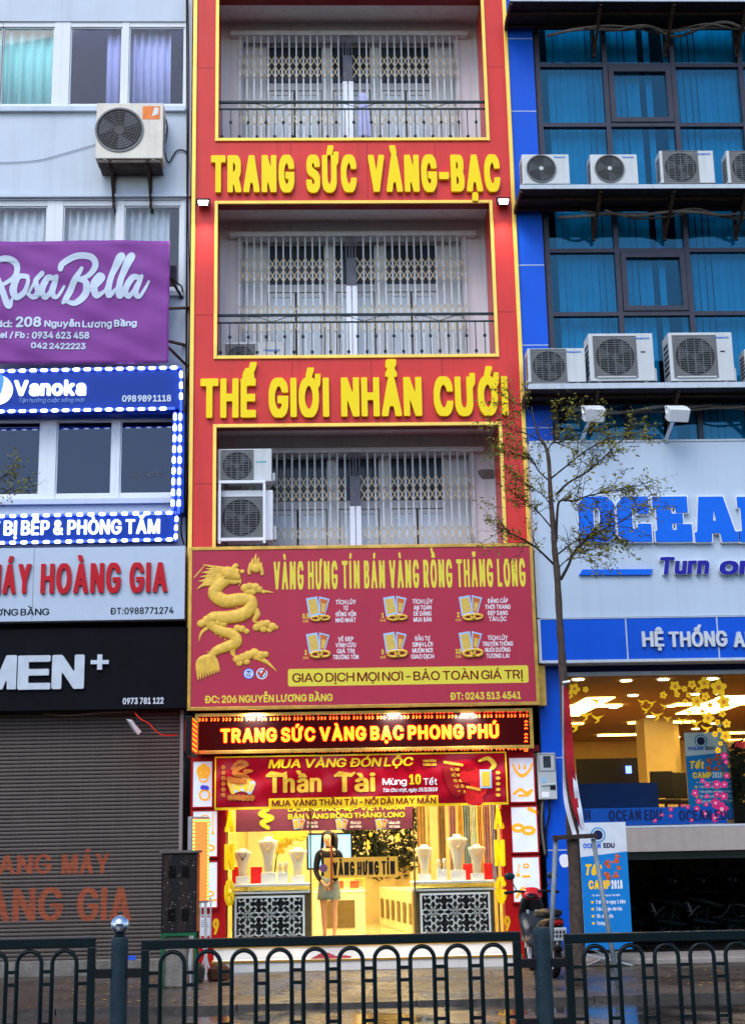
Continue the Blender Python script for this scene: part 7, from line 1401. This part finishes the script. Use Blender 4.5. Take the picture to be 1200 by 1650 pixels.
MB().box(GX-.3, RX1, .41, 7, GZ0-.27, GZ0-.255).build('ceiling', M_conc, gb); MB().box(GX-.3, RX1, .5, .6, LZ0-.12, LZ0-.02).build('roller_box', mat('teal_grey_roller', (96, 116, 120), .5, streak=.2), gb)
ap = MB(); ap.box(at(918, 1560, -.6).x, RX1, -.75, .4, 0, .09); tag(ap.build('apron_step', mat('pale_apron_concrete', (150, 142, 134), .7, var=.15, scale=4, bump=.3, streak=.2), bevel=.02), 'low pale concrete step in front of the dark parking bay', 'step')
pl = thing('plant_shelf', 'row of potted plants on a ledge deep in the parking bay', 'planter', (at(1090, 1450, 5).x, 5, 0)); rnd = random.Random(8)
q = MB(); f = MB(); pt_ = MB(); z = at(1090, 1452, 5).z; q.box(at(1000, 1450, 5).x, at(1260, 1450, 5).x, 4.9, 5.3, 0, z); q.build('ledge', MATS['dim_bay_wall'], pl)
for px in (1040, 1065, 1085, 1105, 1120, 1135, 1165, 1190, 1230):
    c0 = at(px, 1450, 5); foliage_mass(f, (c0.x, 5.05, z+.32), (.2, .12, .16), 90, .06, rnd); pt_.lathe([(.06, 0), (.09, .17)], (c0.x, 5.05, z), 10)
f.build('foliage', mat('dim_leaf', (50, 84, 40), .6, var=.5), pl); pt_.build('pot', mat('grey_pot', (150, 150, 150), .6, var=.4), pl)
# meter box on the blue pillar, its cables, a white patch
x0, x1, z0, z1 = rect(867, 1213, 896, 1288, -.16); t = thing('meter_box', 'grey white meter box with small screen on the blue pillar', 'meter box', ((x0+x1)/2, 0, z0))
MB().box(x0, x1, -.16, 0, z0, z1).build('case', mat('grey_white_case', (186, 190, 190), .5, var=.05, streak=.1), t, bevel=.012); w_ = x1-x0; h = z1-z0
MB().frame(x0+.01, x1-.01, z0+h*.6, z1-.012, .012, -.165, -.158).build('lid_rim', M_acg, t); MB().box(x0+w_*.3, x1-w_*.28, -.163, -.158, z0+h*.68, z0+h*.93).build('window', M_dgl, t)
MB().box(x0+w_*.62, x1-.02, -.164, -.158, z0+h*.2, z0+h*.29).build('keyhole_plate', M_black, t); MB().box(x0+w_*.14, x0+w_*.44, -.163, -.158, z0+h*.36, z0+h*.47).build('blue_notice', mat('pale_notice', (150, 190, 215), .5), t)
MB().box(x0+w_*.14, x0+w_*.55, -.163, -.158, z0+.03, z0+h*.16).build('white_notice', M_snow, t); q = MB(); q.tube([(x0+w_*.15, -.17, z0+h*.31), (x1-w_*.1, -.17, z0+h*.32)], .012, 6); q.build('hasp', M_galv, t)
cable([(874, 1288, -.06), (872, 1330, -.04), (878, 1378, -.03)], .02, 'grey flexible conduit dropping straight from the meter box', M_hose, 'conduit', 'cable'); cable([(884, 1288, -.06), (885, 1310, -.08), (879, 1340, -.05), (880, 1380, -.03)], .016, 'black cable bowed out below the meter box')
p = at(909, 1387, -.004); q = MB(); q.prism([(p.x+.075*math.cos(a)*(1+.08*math.sin(3*a)), p.z+.105*math.sin(a)*(1+.1*math.cos(2*a))) for a in [2*math.pi*i/20 for i in range(20)]], -.004, -.0005); tag(q.build('paint_patch', M_snow), 'white oval paint patch on the blue pillar', 'paint patch')

def move_tree(o, loc, label, group, rz):
    o.location = loc; o.rotation_euler = (0, 0, rz); o['label'] = label; o['group'] = group; return o
# ---------------------------------------------------------------- the scooter
def scooter(label, loc, rz, cols, group=None, met=None):
    t = thing('scooter', label, 'scooter', loc, group, rz)
    met = met or M_galv; M1 = mat('scooter_paint_%d_%d_%d' % cols, cols, .25, coat=.6, var=.05); M0 = mat('black_scooter_paint', (14, 14, 16), .25, coat=.5); M_ty = mat('black_tyre', (20, 20, 20), .8); M_pl = mat('black_plastic', (18, 18, 20), .35)
    for x, n_ in ((-.62, 'rear'), (.62, 'front')):
        q = MB(); P = [(x+.225*math.cos(a), 0, .275+.225*math.sin(a)) for a in [2*math.pi*i/24 for i in range(25)]]; q.tube(P, .05, 8, cap=False); w_ = q.build('wheel', M_ty, t, local=True, smooth=True)
        q = MB(); q.ring(x, .275, .19, .165, -.025, .025); q.disc(x, .275, .05, -.05, .05, 12)
        for k in range(5): a = k*1.257; q.bar((x, 0, .275), (x+.17*math.cos(a), 0, .275+.17*math.sin(a)), .03)
        q.build('rim', met, w_, local=True)
    q = MB()      # tail body
    def loft(q, secs, n=14):
        vs = []
        for x, zc, hw, hh in secs:
            for k in range(n): a = 2*math.pi*k/n; vs.append((x, hw*math.copysign(abs(math.cos(a))**.8, math.cos(a)), zc+hh*math.copysign(abs(math.sin(a))**.8, math.sin(a))))
        q.add(vs, [(i*n+k, i*n+(k+1) % n, (i+1)*n+(k+1) % n, (i+1)*n+k) for i in range(len(secs)-1) for k in range(n)]+[tuple(range(n-1, -1, -1)), tuple(range((len(secs)-1)*n, len(secs)*n))])
    loft(q, [(-.92, .74, .04, .03), (-.85, .70, .10, .07), (-.6, .64, .14, .12), (-.3, .56, .15, .15), (-.05, .46, .13, .14), (.12, .40, .10, .09)]); q.build('tail_body', M_pl, t, local=True, smooth=True)
    q = MB(); loft(q, [(.05, .36, .12, .05), (.3, .38, .15, .07), (.42, .52, .18, .12), (.50, .72, .19, .14), (.47, .90, .16, .10), (.44, .98, .08, .04)]); q.build('front_shield', M0, t, local=True, smooth=True)
    q = MB(); loft(q, [(.44, .98, .10, .05), (.5, 1.02, .14, .08), (.58, 1.0, .12, .07), (.63, .98, .06, .04)]); q.build('headset', M1, t, local=True, smooth=True)
    q = MB(); q.ball((.62, 0, .98), .04, .09, .05); q.build('headlight', M_lampoff, t, local=True, smooth=True)
    q = MB(); loft(q, [(-.88, .80, .07, .03), (-.7, .81, .13, .05), (-.4, .80, .14, .055), (-.1, .77, .12, .05), (.02, .75, .06, .03)]); q.build('seat', mat('black_seat', (24, 22, 22), .5), t, local=True, smooth=True)
    q = MB(); q.tube([(.45, -.36, 1.03), (.47, -.2, 1.05), (.48, 0, 1.03), (.47, .2, 1.05), (.45, .36, 1.03)], .016, 8); hb = q.build('handlebar', M_pl, t, local=True, smooth=True)
    for s in (-1, 1):
        q = MB(); q.tube([(.45, s*.26, 1.04), (.445, s*.38, 1.03)], .022, 8); q.build('grip', M_ty, hb, local=True)
        q = MB(); q.tube([(.47, s*.2, 1.05), (.45, s*.28, 1.2)], .008, 6); q.ball((.44, s*.30, 1.25), .02, .075, .05); q.build('mirror', M_iron, hb, local=True, smooth=True)
    q = MB()
    for s in (-1, 1): q.tube([(.47, s*.06, .8), (.60, s*.075, .3)], .022, 8); q.tube([(-.55, s*.1, .6), (-.62, s*.1, .3)], .025, 8)
    q.build('fork', met, t, local=True)
    q = MB(); P = [(.62+.30*math.cos(a), 0, .275+.30*math.sin(a)) for a in [R(20+15*i) for i in range(9)]]; q.tube(P, .07, 8); q.build('mudguard', M0, t, local=True, smooth=True); q = MB(); P = [(-.62+.30*math.cos(a), 0, .275+.30*math.sin(a)) for a in [R(60+15*i) for i in range(8)]]; q.tube(P, .06, 8); q.build('mudguard', M0, t, local=True, smooth=True)
    q = MB(); q.obox((-.93, 0, .56), (.01, 0, .004), (0, .10, 0), (-.03, 0, .075)); pl_ = q.build('number_plate', mat('white_plate', (225, 228, 230), .4), t, local=True)
    q = MB()
    for zz in (.585, .535):
        for k in range(4): q.obox((-.9405+(.56-zz)*.4-.002, -.07+.045*k, zz), (.003, 0, 0), (0, .013, 0), (-.004, 0, .016))
    q.build('plate_digits', M_black, pl_, local=True)
    q = MB(); q.ball((-.93, 0, .70), .03, .08, .035); q.build('tail_lamp', mat('red_lens', (150, 14, 16), .2), t, local=True, smooth=True)
    q = MB(); q.tube([(-.2, -.14, .3), (-.5, -.17, .28), (-.95, -.18, .36)], [.025, .05, .05], 10); q.build('exhaust', met, t, local=True, smooth=True)
    q = MB(); q.box(-.35, .1, -.1, .1, .24, .36); q.tube([(-.3, .06, .3), (-.32, .2, .02)], .014, 6); q.build('engine', M_rust, t, local=True)
    return t
g0 = ground(906, 1581); g1 = at(846, 1560, -.62); hd_ = math.atan2(g1.y-g0.y, g1.x-g0.x)
sc0 = scooter('red and black scooter parked beside the shop steps by the blue pillar', ((g0.x+g1.x)/2, (g0.y+g1.y)/2, 0), hd_, (196, 18, 22))
rnd = random.Random(12); sc1 = None
for i, px in enumerate((1040, 1085, 1130, 1180, 1228)):
    c0 = at(px, 1520, 4.2); sc1 = sc1 or scooter('', (0, 0, 0), 0, (58, 74, 96), None, M_iron); (copy_tree if i else move_tree)(sc1, (c0.x, 4.2+rnd.uniform(-.2, .3), 0), ('dim parked scooter nearest the poster stand in the dark bay', 'second dim scooter in the dark bay', 'dim scooter in the middle of the dark bay', 'dim scooter at the right edge of the photo in the dark bay', 'dim scooter just outside the frame in the dark bay')[i], 'scooters parked in the dark bay', R(12+rnd.uniform(-14, 14)))
# ---------------------------------------------------------------- street furniture on the pavement
CYB = -4.3
p = ground(288, 1592); CYB = p.y; x0, x1 = at(260, 1440, CYB).x, at(317, 1440, CYB).x; zb, zt = at(288, 1503, CYB).z, at(288, 1375, CYB).z
t = thing('utility_cabinet', 'battered black utility cabinet with louvres on a green frame and concrete block', 'utility cabinet', ((x0+x1)/2, CYB+.2, 0))
cb = MB().box(x0, x1, CYB, CYB+.42, zb, zt).build('box', mat('chipped_black_paint', (24, 22, 24), .55, var=.35, scale=18, streak=.25, dirt=(110, 70, 40)), t, bevel=.01)
MB().box(x0-.03, x1+.03, CYB-.03, CYB+.45, zt, zt+.035).build('lid', mat('grey_lid', (96, 90, 84), .7, var=.3, scale=10), t, bevel=.008)
MB().box(x1+.001, x1+.006, CYB+.02, CYB+.4, zb+.01, zt-.01).build('rusty_side', mat('orange_rust', (150, 84, 36), .8, var=.4, scale=8), t)
q = MB()
for fx in (.3, .68):
    for fz in (.16, .70):
        for i in range(7): z = zb+(zt-zb)*(fz+.022*i); xx = x0+(x1-x0)*fx; q.obox((xx, CYB-.006, z), (.045, 0, 0), (0, .010, 0), (0, -.005, .005))
q.build('louvre', mat('louvre_black', (44, 42, 46), .5), t); MB().box(x0+.012, x0+.018, CYB-.004, CYB, zb+.02, zt-.02).build('door_gap', M_black, t)
q = MB(); rnd = random.Random(3)
for i in range(60): X, Z, s = rnd.uniform(x0+.02, x1-.02), rnd.uniform(zb+.02, zt-.02), rnd.uniform(.002, .007); q.disc(X, Z, s, CYB-.002, CYB-.0005, 7)
q.build('paint_chips', mat('pale_chip', (170, 160, 150), .8), t)
q = MB(); M_gr = mat('green_frame_paint', (24, 92, 58), .5, var=.2, scale=10)
for x in (x0+.02, x1-.02):
    for y in (CYB+.02, CYB+.4): q.bar((x, y, 0), (x, y, zb), .035)
q.box(x0, x1, CYB, CYB+.035, zb-.04, zb-.001); q.build('leg_frame', M_gr, t)
MB().box(x0+.05, x1-.13, CYB+.05, CYB+.4, 0, zb-.041).build('concrete_block', M_conc, t, bevel=.02)
# orange LED board and a little stand with a white sheet
p = at(320, 1380, -1.5); gz = 0.62
t = thing('led_board', 'slanting orange LED board with a green dotted border beside the black cabinet', 'led sign', (p.x, -1.5, 0), rz=R(60))
zt = at(320, 1316, -1.5).z; zb = at(320, 1455, -1.5).z
q = MB(); q.box(-.21, .21, -.035, .035, zb, zt); q.build('case', mat('grey_board_case', (150, 150, 152), .4), t, local=True, bevel=.01)
q = MB(); q.box(-.19, .19, -.04, -.0355, zb+.03, zt-.03); q.build('lit_face', mat('orange_lit_face', (240, 110, 50), .4, emit=.8, var=.2, ecol=(255, 110, 50)), t, local=True)
q = MB()
for i in range(22): z = zb+.05+(zt-zb-.1)*i/21; q.box(-.185, -.155, -.045, -.0405, z-.012, z+.012); q.box(.155, .185, -.045, -.0405, z-.012, z+.012)
for i in range(8): x = -.15+.30*i/7; q.box(x-.018, x+.018, -.045, -.0405, zt-.06, zt-.04)
q.build('border_light', mat('green_led', (60, 220, 90), .4, emit=1.6, ecol=(70, 255, 90)), t, local=True)
q = MB()
for x in (-.17, .17): q.bar((x, -.02, 0), (x, .0, zb), .03); q.bar((x, .3, 0), (x, .03, zb+.4), .03)
q.build('leg', M_galv, t, local=True)
p = ground(331, 1572); t = thing('notice_stand', 'small black framed stand with a white sheet beside the cabinet', 'notice stand', tuple(p)); k = ppm(331, 1520, p.y)
h = lambda py: at(331, py, p.y).z
q = MB(); q.bar((-8*k, 0, h(1448)), (8*k, 0, h(1448)), .025); q.bar((-8*k, 0, h(1475)), (8*k, 0, h(1475)), .025)
for s in (-1, 1): q.bar((s*8*k, 0, h(1448)), (s*8*k, 0, h(1510)), .02); q.bar((s*8*k, 0, h(1510)), (-s*10*k, .02*s, .0), .02)
q.build('frame', M_galv, t, local=True); MB().box(-9*k, 7*k, -.016, -.012, h(1508), h(1478)).build('sheet', M_snow, t, local=True)
q = MB(); [q.box(-7*k, (2+(i*37 % 4))*k, -.0185, -.0165, h(1484+i*3), h(1483.2+i*3)) for i in range(4)]; q.build('print_line', mat('grey_print', (110, 115, 130), .6), t, local=True)
def lump(px, py, r, rgb, lab, nm, cat, seed, fl=.6):
    p = ground(px, py); rnd = random.Random(seed); bm = bmesh.new(); bmesh.ops.create_icosphere(bm, subdivisions=2, radius=1)
    for v in bm.verts: s = rnd.uniform(.8, 1.1); v.co = Vector((v.co.x*r[0]*s, v.co.y*r[1]*s, max(0, v.co.z*r[2]*s+r[2]*fl)))
    me = bpy.data.meshes.new(nm); bm.to_mesh(me); bm.free(); me.materials.append(mat(nm+'_%d_%d_%d' % rgb, rgb, .85, var=.3, scale=12, bump=.5)); o = bpy.data.objects.new(nm, me); C.objects.link(o); o.location = p; tag(o, lab, cat)
lump(352, 1580, (.17, .12, .14), (86, 52, 36), 'brown brick lump on the pavement beside the notice stand', 'rubble_block', 'rubble', 1)
lump(243, 1566, (.13, .1, .10), (24, 24, 26), 'black plastic bag slumped on the pavement left of the cabinet', 'plastic_bag', 'bag', 2); lump(322, 1582, (.07, .1, .16), (70, 58, 50), 'grey brown stone at the foot of the cabinet', 'stone', 'stone', 3)
# ---------------------------------------------------------------- the row across the street, met only in the reflections
ot = thing('terrace_across', 'grey brown terrace of houses across the street, behind the viewer', 'building', (0, -52, 0))
MB().box(-45, 45, -60, -50, -.13, 11).build('wall', mat('drab_render', (96, 88, 80), .9, var=.4, scale=.4), ot)
q = MB(); rnd = random.Random(77)
for i in range(30):
    for j in range(3): q.box(-44+i*3, -42.4+i*3, -49.99, -49.9, 1+j*3.4, 3+j*3.4)
q.build('window', M_dgl, ot); MB().box(-45.2, 45.2, -60.2, -49.7, 11.001, 11.4).build('roof', M_conc, ot)
# ---------------------------------------------------------------- trees
M_bark = mat('grey_brown_bark', (78, 66, 58), .9, var=.3, scale=14, bump=.7); M_twig = mat('dark_twig', (52, 44, 40), .9, var=.2)
M_leaf = mat('yellow_green_leaf', (122, 116, 34), .6, var=.5, scale=9); 
def street_tree(label, Y, trunk, branches, nl, seed, tw=1.0):
    rnd = random.Random(seed); P0 = at(trunk[0][0], trunk[0][1], Y); t = thing('street_tree', label, 'tree', (P0.x, Y, 0))
    pts = [Vector(at(a, b, Y)) for a, b, r in trunk]; pts[0].z = -.05; k = ppm(trunk[1][0], trunk[1][1], Y)
    S1 = smooth_path([tuple(p)+(r*k,) for p, (a, b, r) in zip(pts, trunk)], 5); q = MB(); q.tube([s[:3] for s in S1], [s[3]*(1+.08*math.sin(i*1.7)) for i, s in enumerate(S1)], 10); q.build('trunk', M_bark, t, smooth=True)
    br, lf = MB(), MB()
    def leaf(p):
        s = rnd.uniform(.014, .034)*tw; a = Vector((rnd.uniform(-1, 1), rnd.uniform(-1, 1), rnd.uniform(-1, .3))).normalized(); b = a.orthogonal().normalized(); b.rotate(Matrix.Rotation(rnd.random()*6, 3, a)); c = a.cross(b)
        p = Vector(p); lf.add([p, p+a*s+b*s*.42+c*s*.1, p+a*s*2, p+a*s-b*s*.42+c*s*.1], [(0, 1, 2, 3)])
    def grow(p, d, L, r, lev):
        n = 5; P = [p]; dd = d.copy()
        for i in range(n):
            dd = (dd+Vector((rnd.uniform(-.25, .25), rnd.uniform(-.3, .3), rnd.uniform(-.2, .22)))).normalized(); P.append(P[-1]+dd*L/n)
        br.tube(P, [r*(1-.75*i/n) for i in range(n+1)], 5)
        if lev:
            for i in range(1, n+1):
                for _ in range(rnd.random() < .7): grow(P[i], (dd+Vector((rnd.uniform(-.9, .9), rnd.uniform(-.9, .9), rnd.uniform(-.5, .6)))).normalized(), L*rnd.uniform(.35, .6), r*.45, lev-1)
        for i in range(1, n+1):
            if rnd.random() < nl*(1.3 if lev == 0 else .35):
                for _ in range(rnd.choice((1, 1, 2))): leaf(P[i]+Vector((rnd.uniform(-.03, .03), rnd.uniform(-.03, .03), rnd.uniform(-.03, .02))))
    for pl_, r0, dy in branches:
        Q = [tuple(at(a, b, Y+dy*i/max(1, len(pl_)-1))) for i, (a, b) in enumerate(pl_)]; S2 = smooth_path(Q, 5); n = len(S2); rr = [max(.004, r0*k*(1-.85*i/n)) for i in range(n)]; br.tube(S2, rr, 7)
        for i in range(int(n*.28), n):
            d = (Vector(S2[min(i+1, n-1)])-Vector(S2[max(i-1, 0)])).normalized()
            for _ in range(1+(rnd.random() < .35)): grow(Vector(S2[i]), (d*.7+Vector((rnd.uniform(-.7, .7), rnd.uniform(-.9, .9), rnd.uniform(-.55, .75)))).normalized(), rnd.uniform(.18, .45)*tw, rr[i]*.42+.0015, 1)
    br.build('branches', M_twig, t); lf.build('foliage', M_leaf, t); return t
Z_ = lambda *p: [(820+a/3.158, 620+b/3.158) for a, b in p]
TY = ground(930, 1588).y
street_tree('slender young street tree with sparse yellowing leaves held by steel stakes', TY,
    [(931, 1588, 13), (927, 1450, 10.5), (919, 1300, 9), (911, 1180, 7.5), (905, 1060, 6.5), (901, 1000, 5.8), (897, 924, 5.6), (893, 886, 5), (891, 854, 4.6), (886.5, 797, 3.9), (882, 731, 3.2), (868, 702, 2), (861, 683, 1.3), (856, 655, .7)],
    [(Z_((262, 990), (300, 920), (330, 850), (390, 790), (470, 740), (560, 700), (680, 630)), 3.0, .3), (Z_((228, 915), (150, 840), (80, 790), (0, 755), (-60, 735)), 2.2, -.3),
     (Z_((238, 800), (245, 640), (262, 590), (330, 590), (400, 565), (500, 545), (600, 520), (700, 515)), 2.4, -.4), (Z_((238, 560), (300, 500), (400, 440), (480, 370), (560, 290), (640, 250)), 2.2, .4),
     (Z_((215, 500), (150, 440), (110, 380), (20, 350), (-40, 330)), 1.6, .3), (Z_((208, 480), (270, 430), (400, 330), (520, 270), (600, 260)), 1.8, -.2), (Z_((195, 350), (215, 300), (280, 285), (380, 240), (470, 215)), 1.3, .3),
     (Z_((225, 740), (150, 650), (100, 610), (30, 560)), 1.5, .4), (Z_((170, 290), (100, 255), (40, 235), (-40, 205)), 1.2, -.3), (Z_((238, 870), (330, 800), (400, 780), (480, 790), (580, 815)), 1.6, .3), (Z_((245, 940), (300, 890), (420, 870), (500, 840)), 1.2, -.4),
     (Z_((140, 220), (200, 170), (260, 130), (330, 110)), 1.0, .2), (Z_((120, 150), (70, 110), (10, 90)), .8, .2), (Z_((215, 620), (170, 560), (110, 520), (40, 480)), 1.2, -.3), (Z_((330, 850), (420, 750), (520, 640), (610, 580)), 1.3, .3)], .55, 21)
street_tree('street tree mostly outside the left edge, only a leafy twig tip showing', -4.2, [(-190, 1590, 14), (-186, 1450, 12), (-180, 1200, 10), (-175, 950, 7), (-172, 700, 4), (-170, 560, 1.5)],
    [([(-178, 1000), (-130, 900), (-70, 820), (-25, 785), (18, 762)], 3.0, .2), ([(-176, 930), (-120, 840), (-50, 800), (12, 795)], 2.2, -.2)], .9, 5)
# stakes and the long cloth flag wound on the trunk
t = thing('tree_stake', 'two leaning grey steel stakes joined by a crossbar round the young tree', 'tree stake', tuple(ground(935, 1590)))
for a, b in (((895, 1352), (884, 1588)), ((955, 1352), (996, 1592))):
    top = at(a[0], a[1], TY-.06); bot = ground(b[0], b[1]); MB().tube([top, bot], .03, 10).build('post', mat('grey_stake_paint', (120, 130, 138), .5, var=.2, scale=12, metal=.2), t, smooth=True)
q = MB(); q.bar(at(890, 1350, TY-.1), at(961, 1346.5, TY-.1), .055, .05); q.build('crossbar', M_rust, t)
t = thing('cloth_flag', 'long red and white cloth flag hanging down the tree trunk', 'flag', tuple(at(915, 1335, TY-.12)))
M_fl = mat('flag_red', (176, 30, 40), .75, var=.1); fy = TY-.14
def strip(L, Rr, m, nm, dy=0):
    L = smooth_path([a+(0,) for a in L], 6); Rr = smooth_path([a+(0,) for a in Rr], 6); q = MB(); vs = []
    for i, (a, b) in enumerate(zip(L, Rr)):
        y = fy+dy+.02*math.sin(i*.9); pa, pb = at(a[0], a[1], y), at(b[0], b[1], y+.05); vs += [tuple(pa), tuple(pb), (pb.x, pb.y+.006, pb.z), (pa.x, pa.y+.006, pa.z)]
    n = len(L); q.add(vs, [(4*i+e, 4*i+(e+1) % 4, 4*i+4+(e+1) % 4, 4*i+4+e) for i in range(n-1) for e in range(4)]); return q.build(nm, m, t)
strip([(908, 1104), (909, 1160), (911, 1230), (921, 1295), (934, 1334)], [(915, 1110), (920, 1160), (925, 1230), (931, 1295), (938, 1336)], M_fl, 'red_cloth'); strip([(905, 1104), (905.5, 1160), (906, 1230), (908, 1290), (922, 1345)], [(908, 1104), (908.5, 1160), (909, 1230), (915, 1292), (929, 1345)], M_snow, 'white_hem', -.01); strip([(922, 1240), (924, 1275), (931, 1310), (938, 1350)], [(927, 1245), (932, 1275), (938, 1310), (943, 1348)], M_snow, 'white_tail', .02)
q = MB(); q.tube([at(906, 1100, fy), at(918, 1098, fy)], .018, 8); q.build('rod', M_galv, t)
# fallen leaves and scraps on the pavement
rnd = random.Random(31); q = MB()
for i in range(520):
    x, y = rnd.uniform(-3.6, 6), rnd.uniform(KERB_Y+.05, -.9)
    a = rnd.random()*6.3; s = rnd.uniform(.012, .04); q.add([(x+s*math.cos(a), y+s*math.sin(a), .006), (x-s*.5*math.sin(a), y+s*.5*math.cos(a), .012), (x-s*math.cos(a), y-s*math.sin(a), .006), (x+s*.5*math.sin(a), y-s*.5*math.cos(a), .009)], [(0, 1, 2, 3)])
q.build('fallen_leaves', mat('dry_yellow_leaf', (170, 140, 60), .7, var=.5, scale=3), kind='stuff')
# ---------------------------------------------------------------- street fence
FY = -13.0; kf = ppm(534, 1507, FY)
M_fen = mat('dark_green_fence_paint', (11, 26, 29), .35, var=.15, scale=25, bump=.15, streak=.12)
def fence(px0, px1, ptop, starts, label):
    xa, xb = at(px0, 1560, FY).x, at(px1, 1560, FY).x; zt = at((px0+px1)/2 if 0 <= px0 and px1 < 1200 else min(max((px0+px1)/2, 60), 1100), ptop, FY).z
    t = thing('fence_panel', label, 'fence', ((xa+xb)/2, FY, -.05), 'green arched fence panels along the street')
    q = MB(); q.box(xa, xb, FY-.022, FY+.022, zt-.05, zt); q.box(xa, xb, FY-.02, FY+.02, .2, .245); q.build('rail', M_fen, t, bevel=.004)
    for x in (xa, xb-.044): MB().box(x, x+.044, FY-.023, FY+.023, -.054, zt-.051).build('post', M_fen, t, bevel=.004)
    lw = 38.5*kf
    xs = [at(s, 1560, FY).x for s in starts]
    for i, x in enumerate(xs):
        r = lw/2; zc = zt-.055-r-.012
        P = [(x, FY, .245), (x, FY, zc)]+[(x+r-r*math.cos(R(15*j)), FY, zc+r*math.sin(R(15*j))) for j in range(1, 12)]+[(x+lw, FY, zc), (x+lw, FY, .245)]; MB().tube(P, .0118, 8).build('arch', M_fen, t, smooth=True)
    edges_ = [(xa+.044, xs[0])]+[(a+lw, b) for a, b in zip(xs[:-1], xs[1:])]+[(xs[-1]+lw, xb-.044)]
    for a, b in edges_:
        if b > a:
            for dz in (.175, .24, .445, .60): MB().box(a, b, FY-.009, FY+.009, zt-dz-.009, zt-dz+.009).build('rung', M_fen, t)
    return t
fence(228, 840, 1507.5, [258.5+57.5*i for i in range(10)], 'middle fence panel, the whole one between the two bollards')
fence(-520, 154.5, 1512, [84.5-56.5*i for i in range(10)][::-1], 'fence panel left of the silver ball bollard')
fence(910, 1560, 1500.5, [940.5+57.3*i for i in range(10)], 'fence panel right of the grey bollard')
def bollard(px, wpx, ptop, ball, label, m):
    x = at(px, 1580, FY).x; zt = at(px, ptop, FY).z; t = thing('bollard', label, 'bollard', (x, FY, -.05)); r = wpx/2*kf
    q = MB(); q.lathe([(r*1.5, -.05), (r*1.5, -.01), (r, .0), (r*.985, zt-.03), (r*.94, zt-.008), (r*.8, zt)], (x, FY, 0), 24); q.build('pole', m, t, smooth=False)
    if ball:
        q = MB(); q.lathe([(r*.62, zt+.0005), (r*.62, zt+.02)], (x, FY, 0), 16); q.build('collar', M_fen, t); q = MB(); q.ball((x, FY, zt+.015+.05), .0505, n=24, m=16); q.build('ball', mat('polished_steel_ball', (205, 210, 218), .14, metal=1.0, var=.05), t, smooth=True)
    for s in (-1, 1):
        for dz in (.19, .50): MB().box(x+s*r*.9, x+s*(r+.085), FY-.03, FY+.03, zt-dz-.02, zt-dz+.025).build('clamp', mat('black_clamp', (16, 20, 22), .5), t)
M_bol = mat('blue_grey_bollard', (32, 50, 58), .5, var=.2, scale=18, bump=.3, streak=.25, dirt=(90, 100, 104))
bollard(192, 28, 1510, True, 'dark green bollard topped with a polished steel ball', M_bol)
bollard(875.5, 29, 1494, False, 'blue grey bollard without a ball in front of the scooter', M_bol)
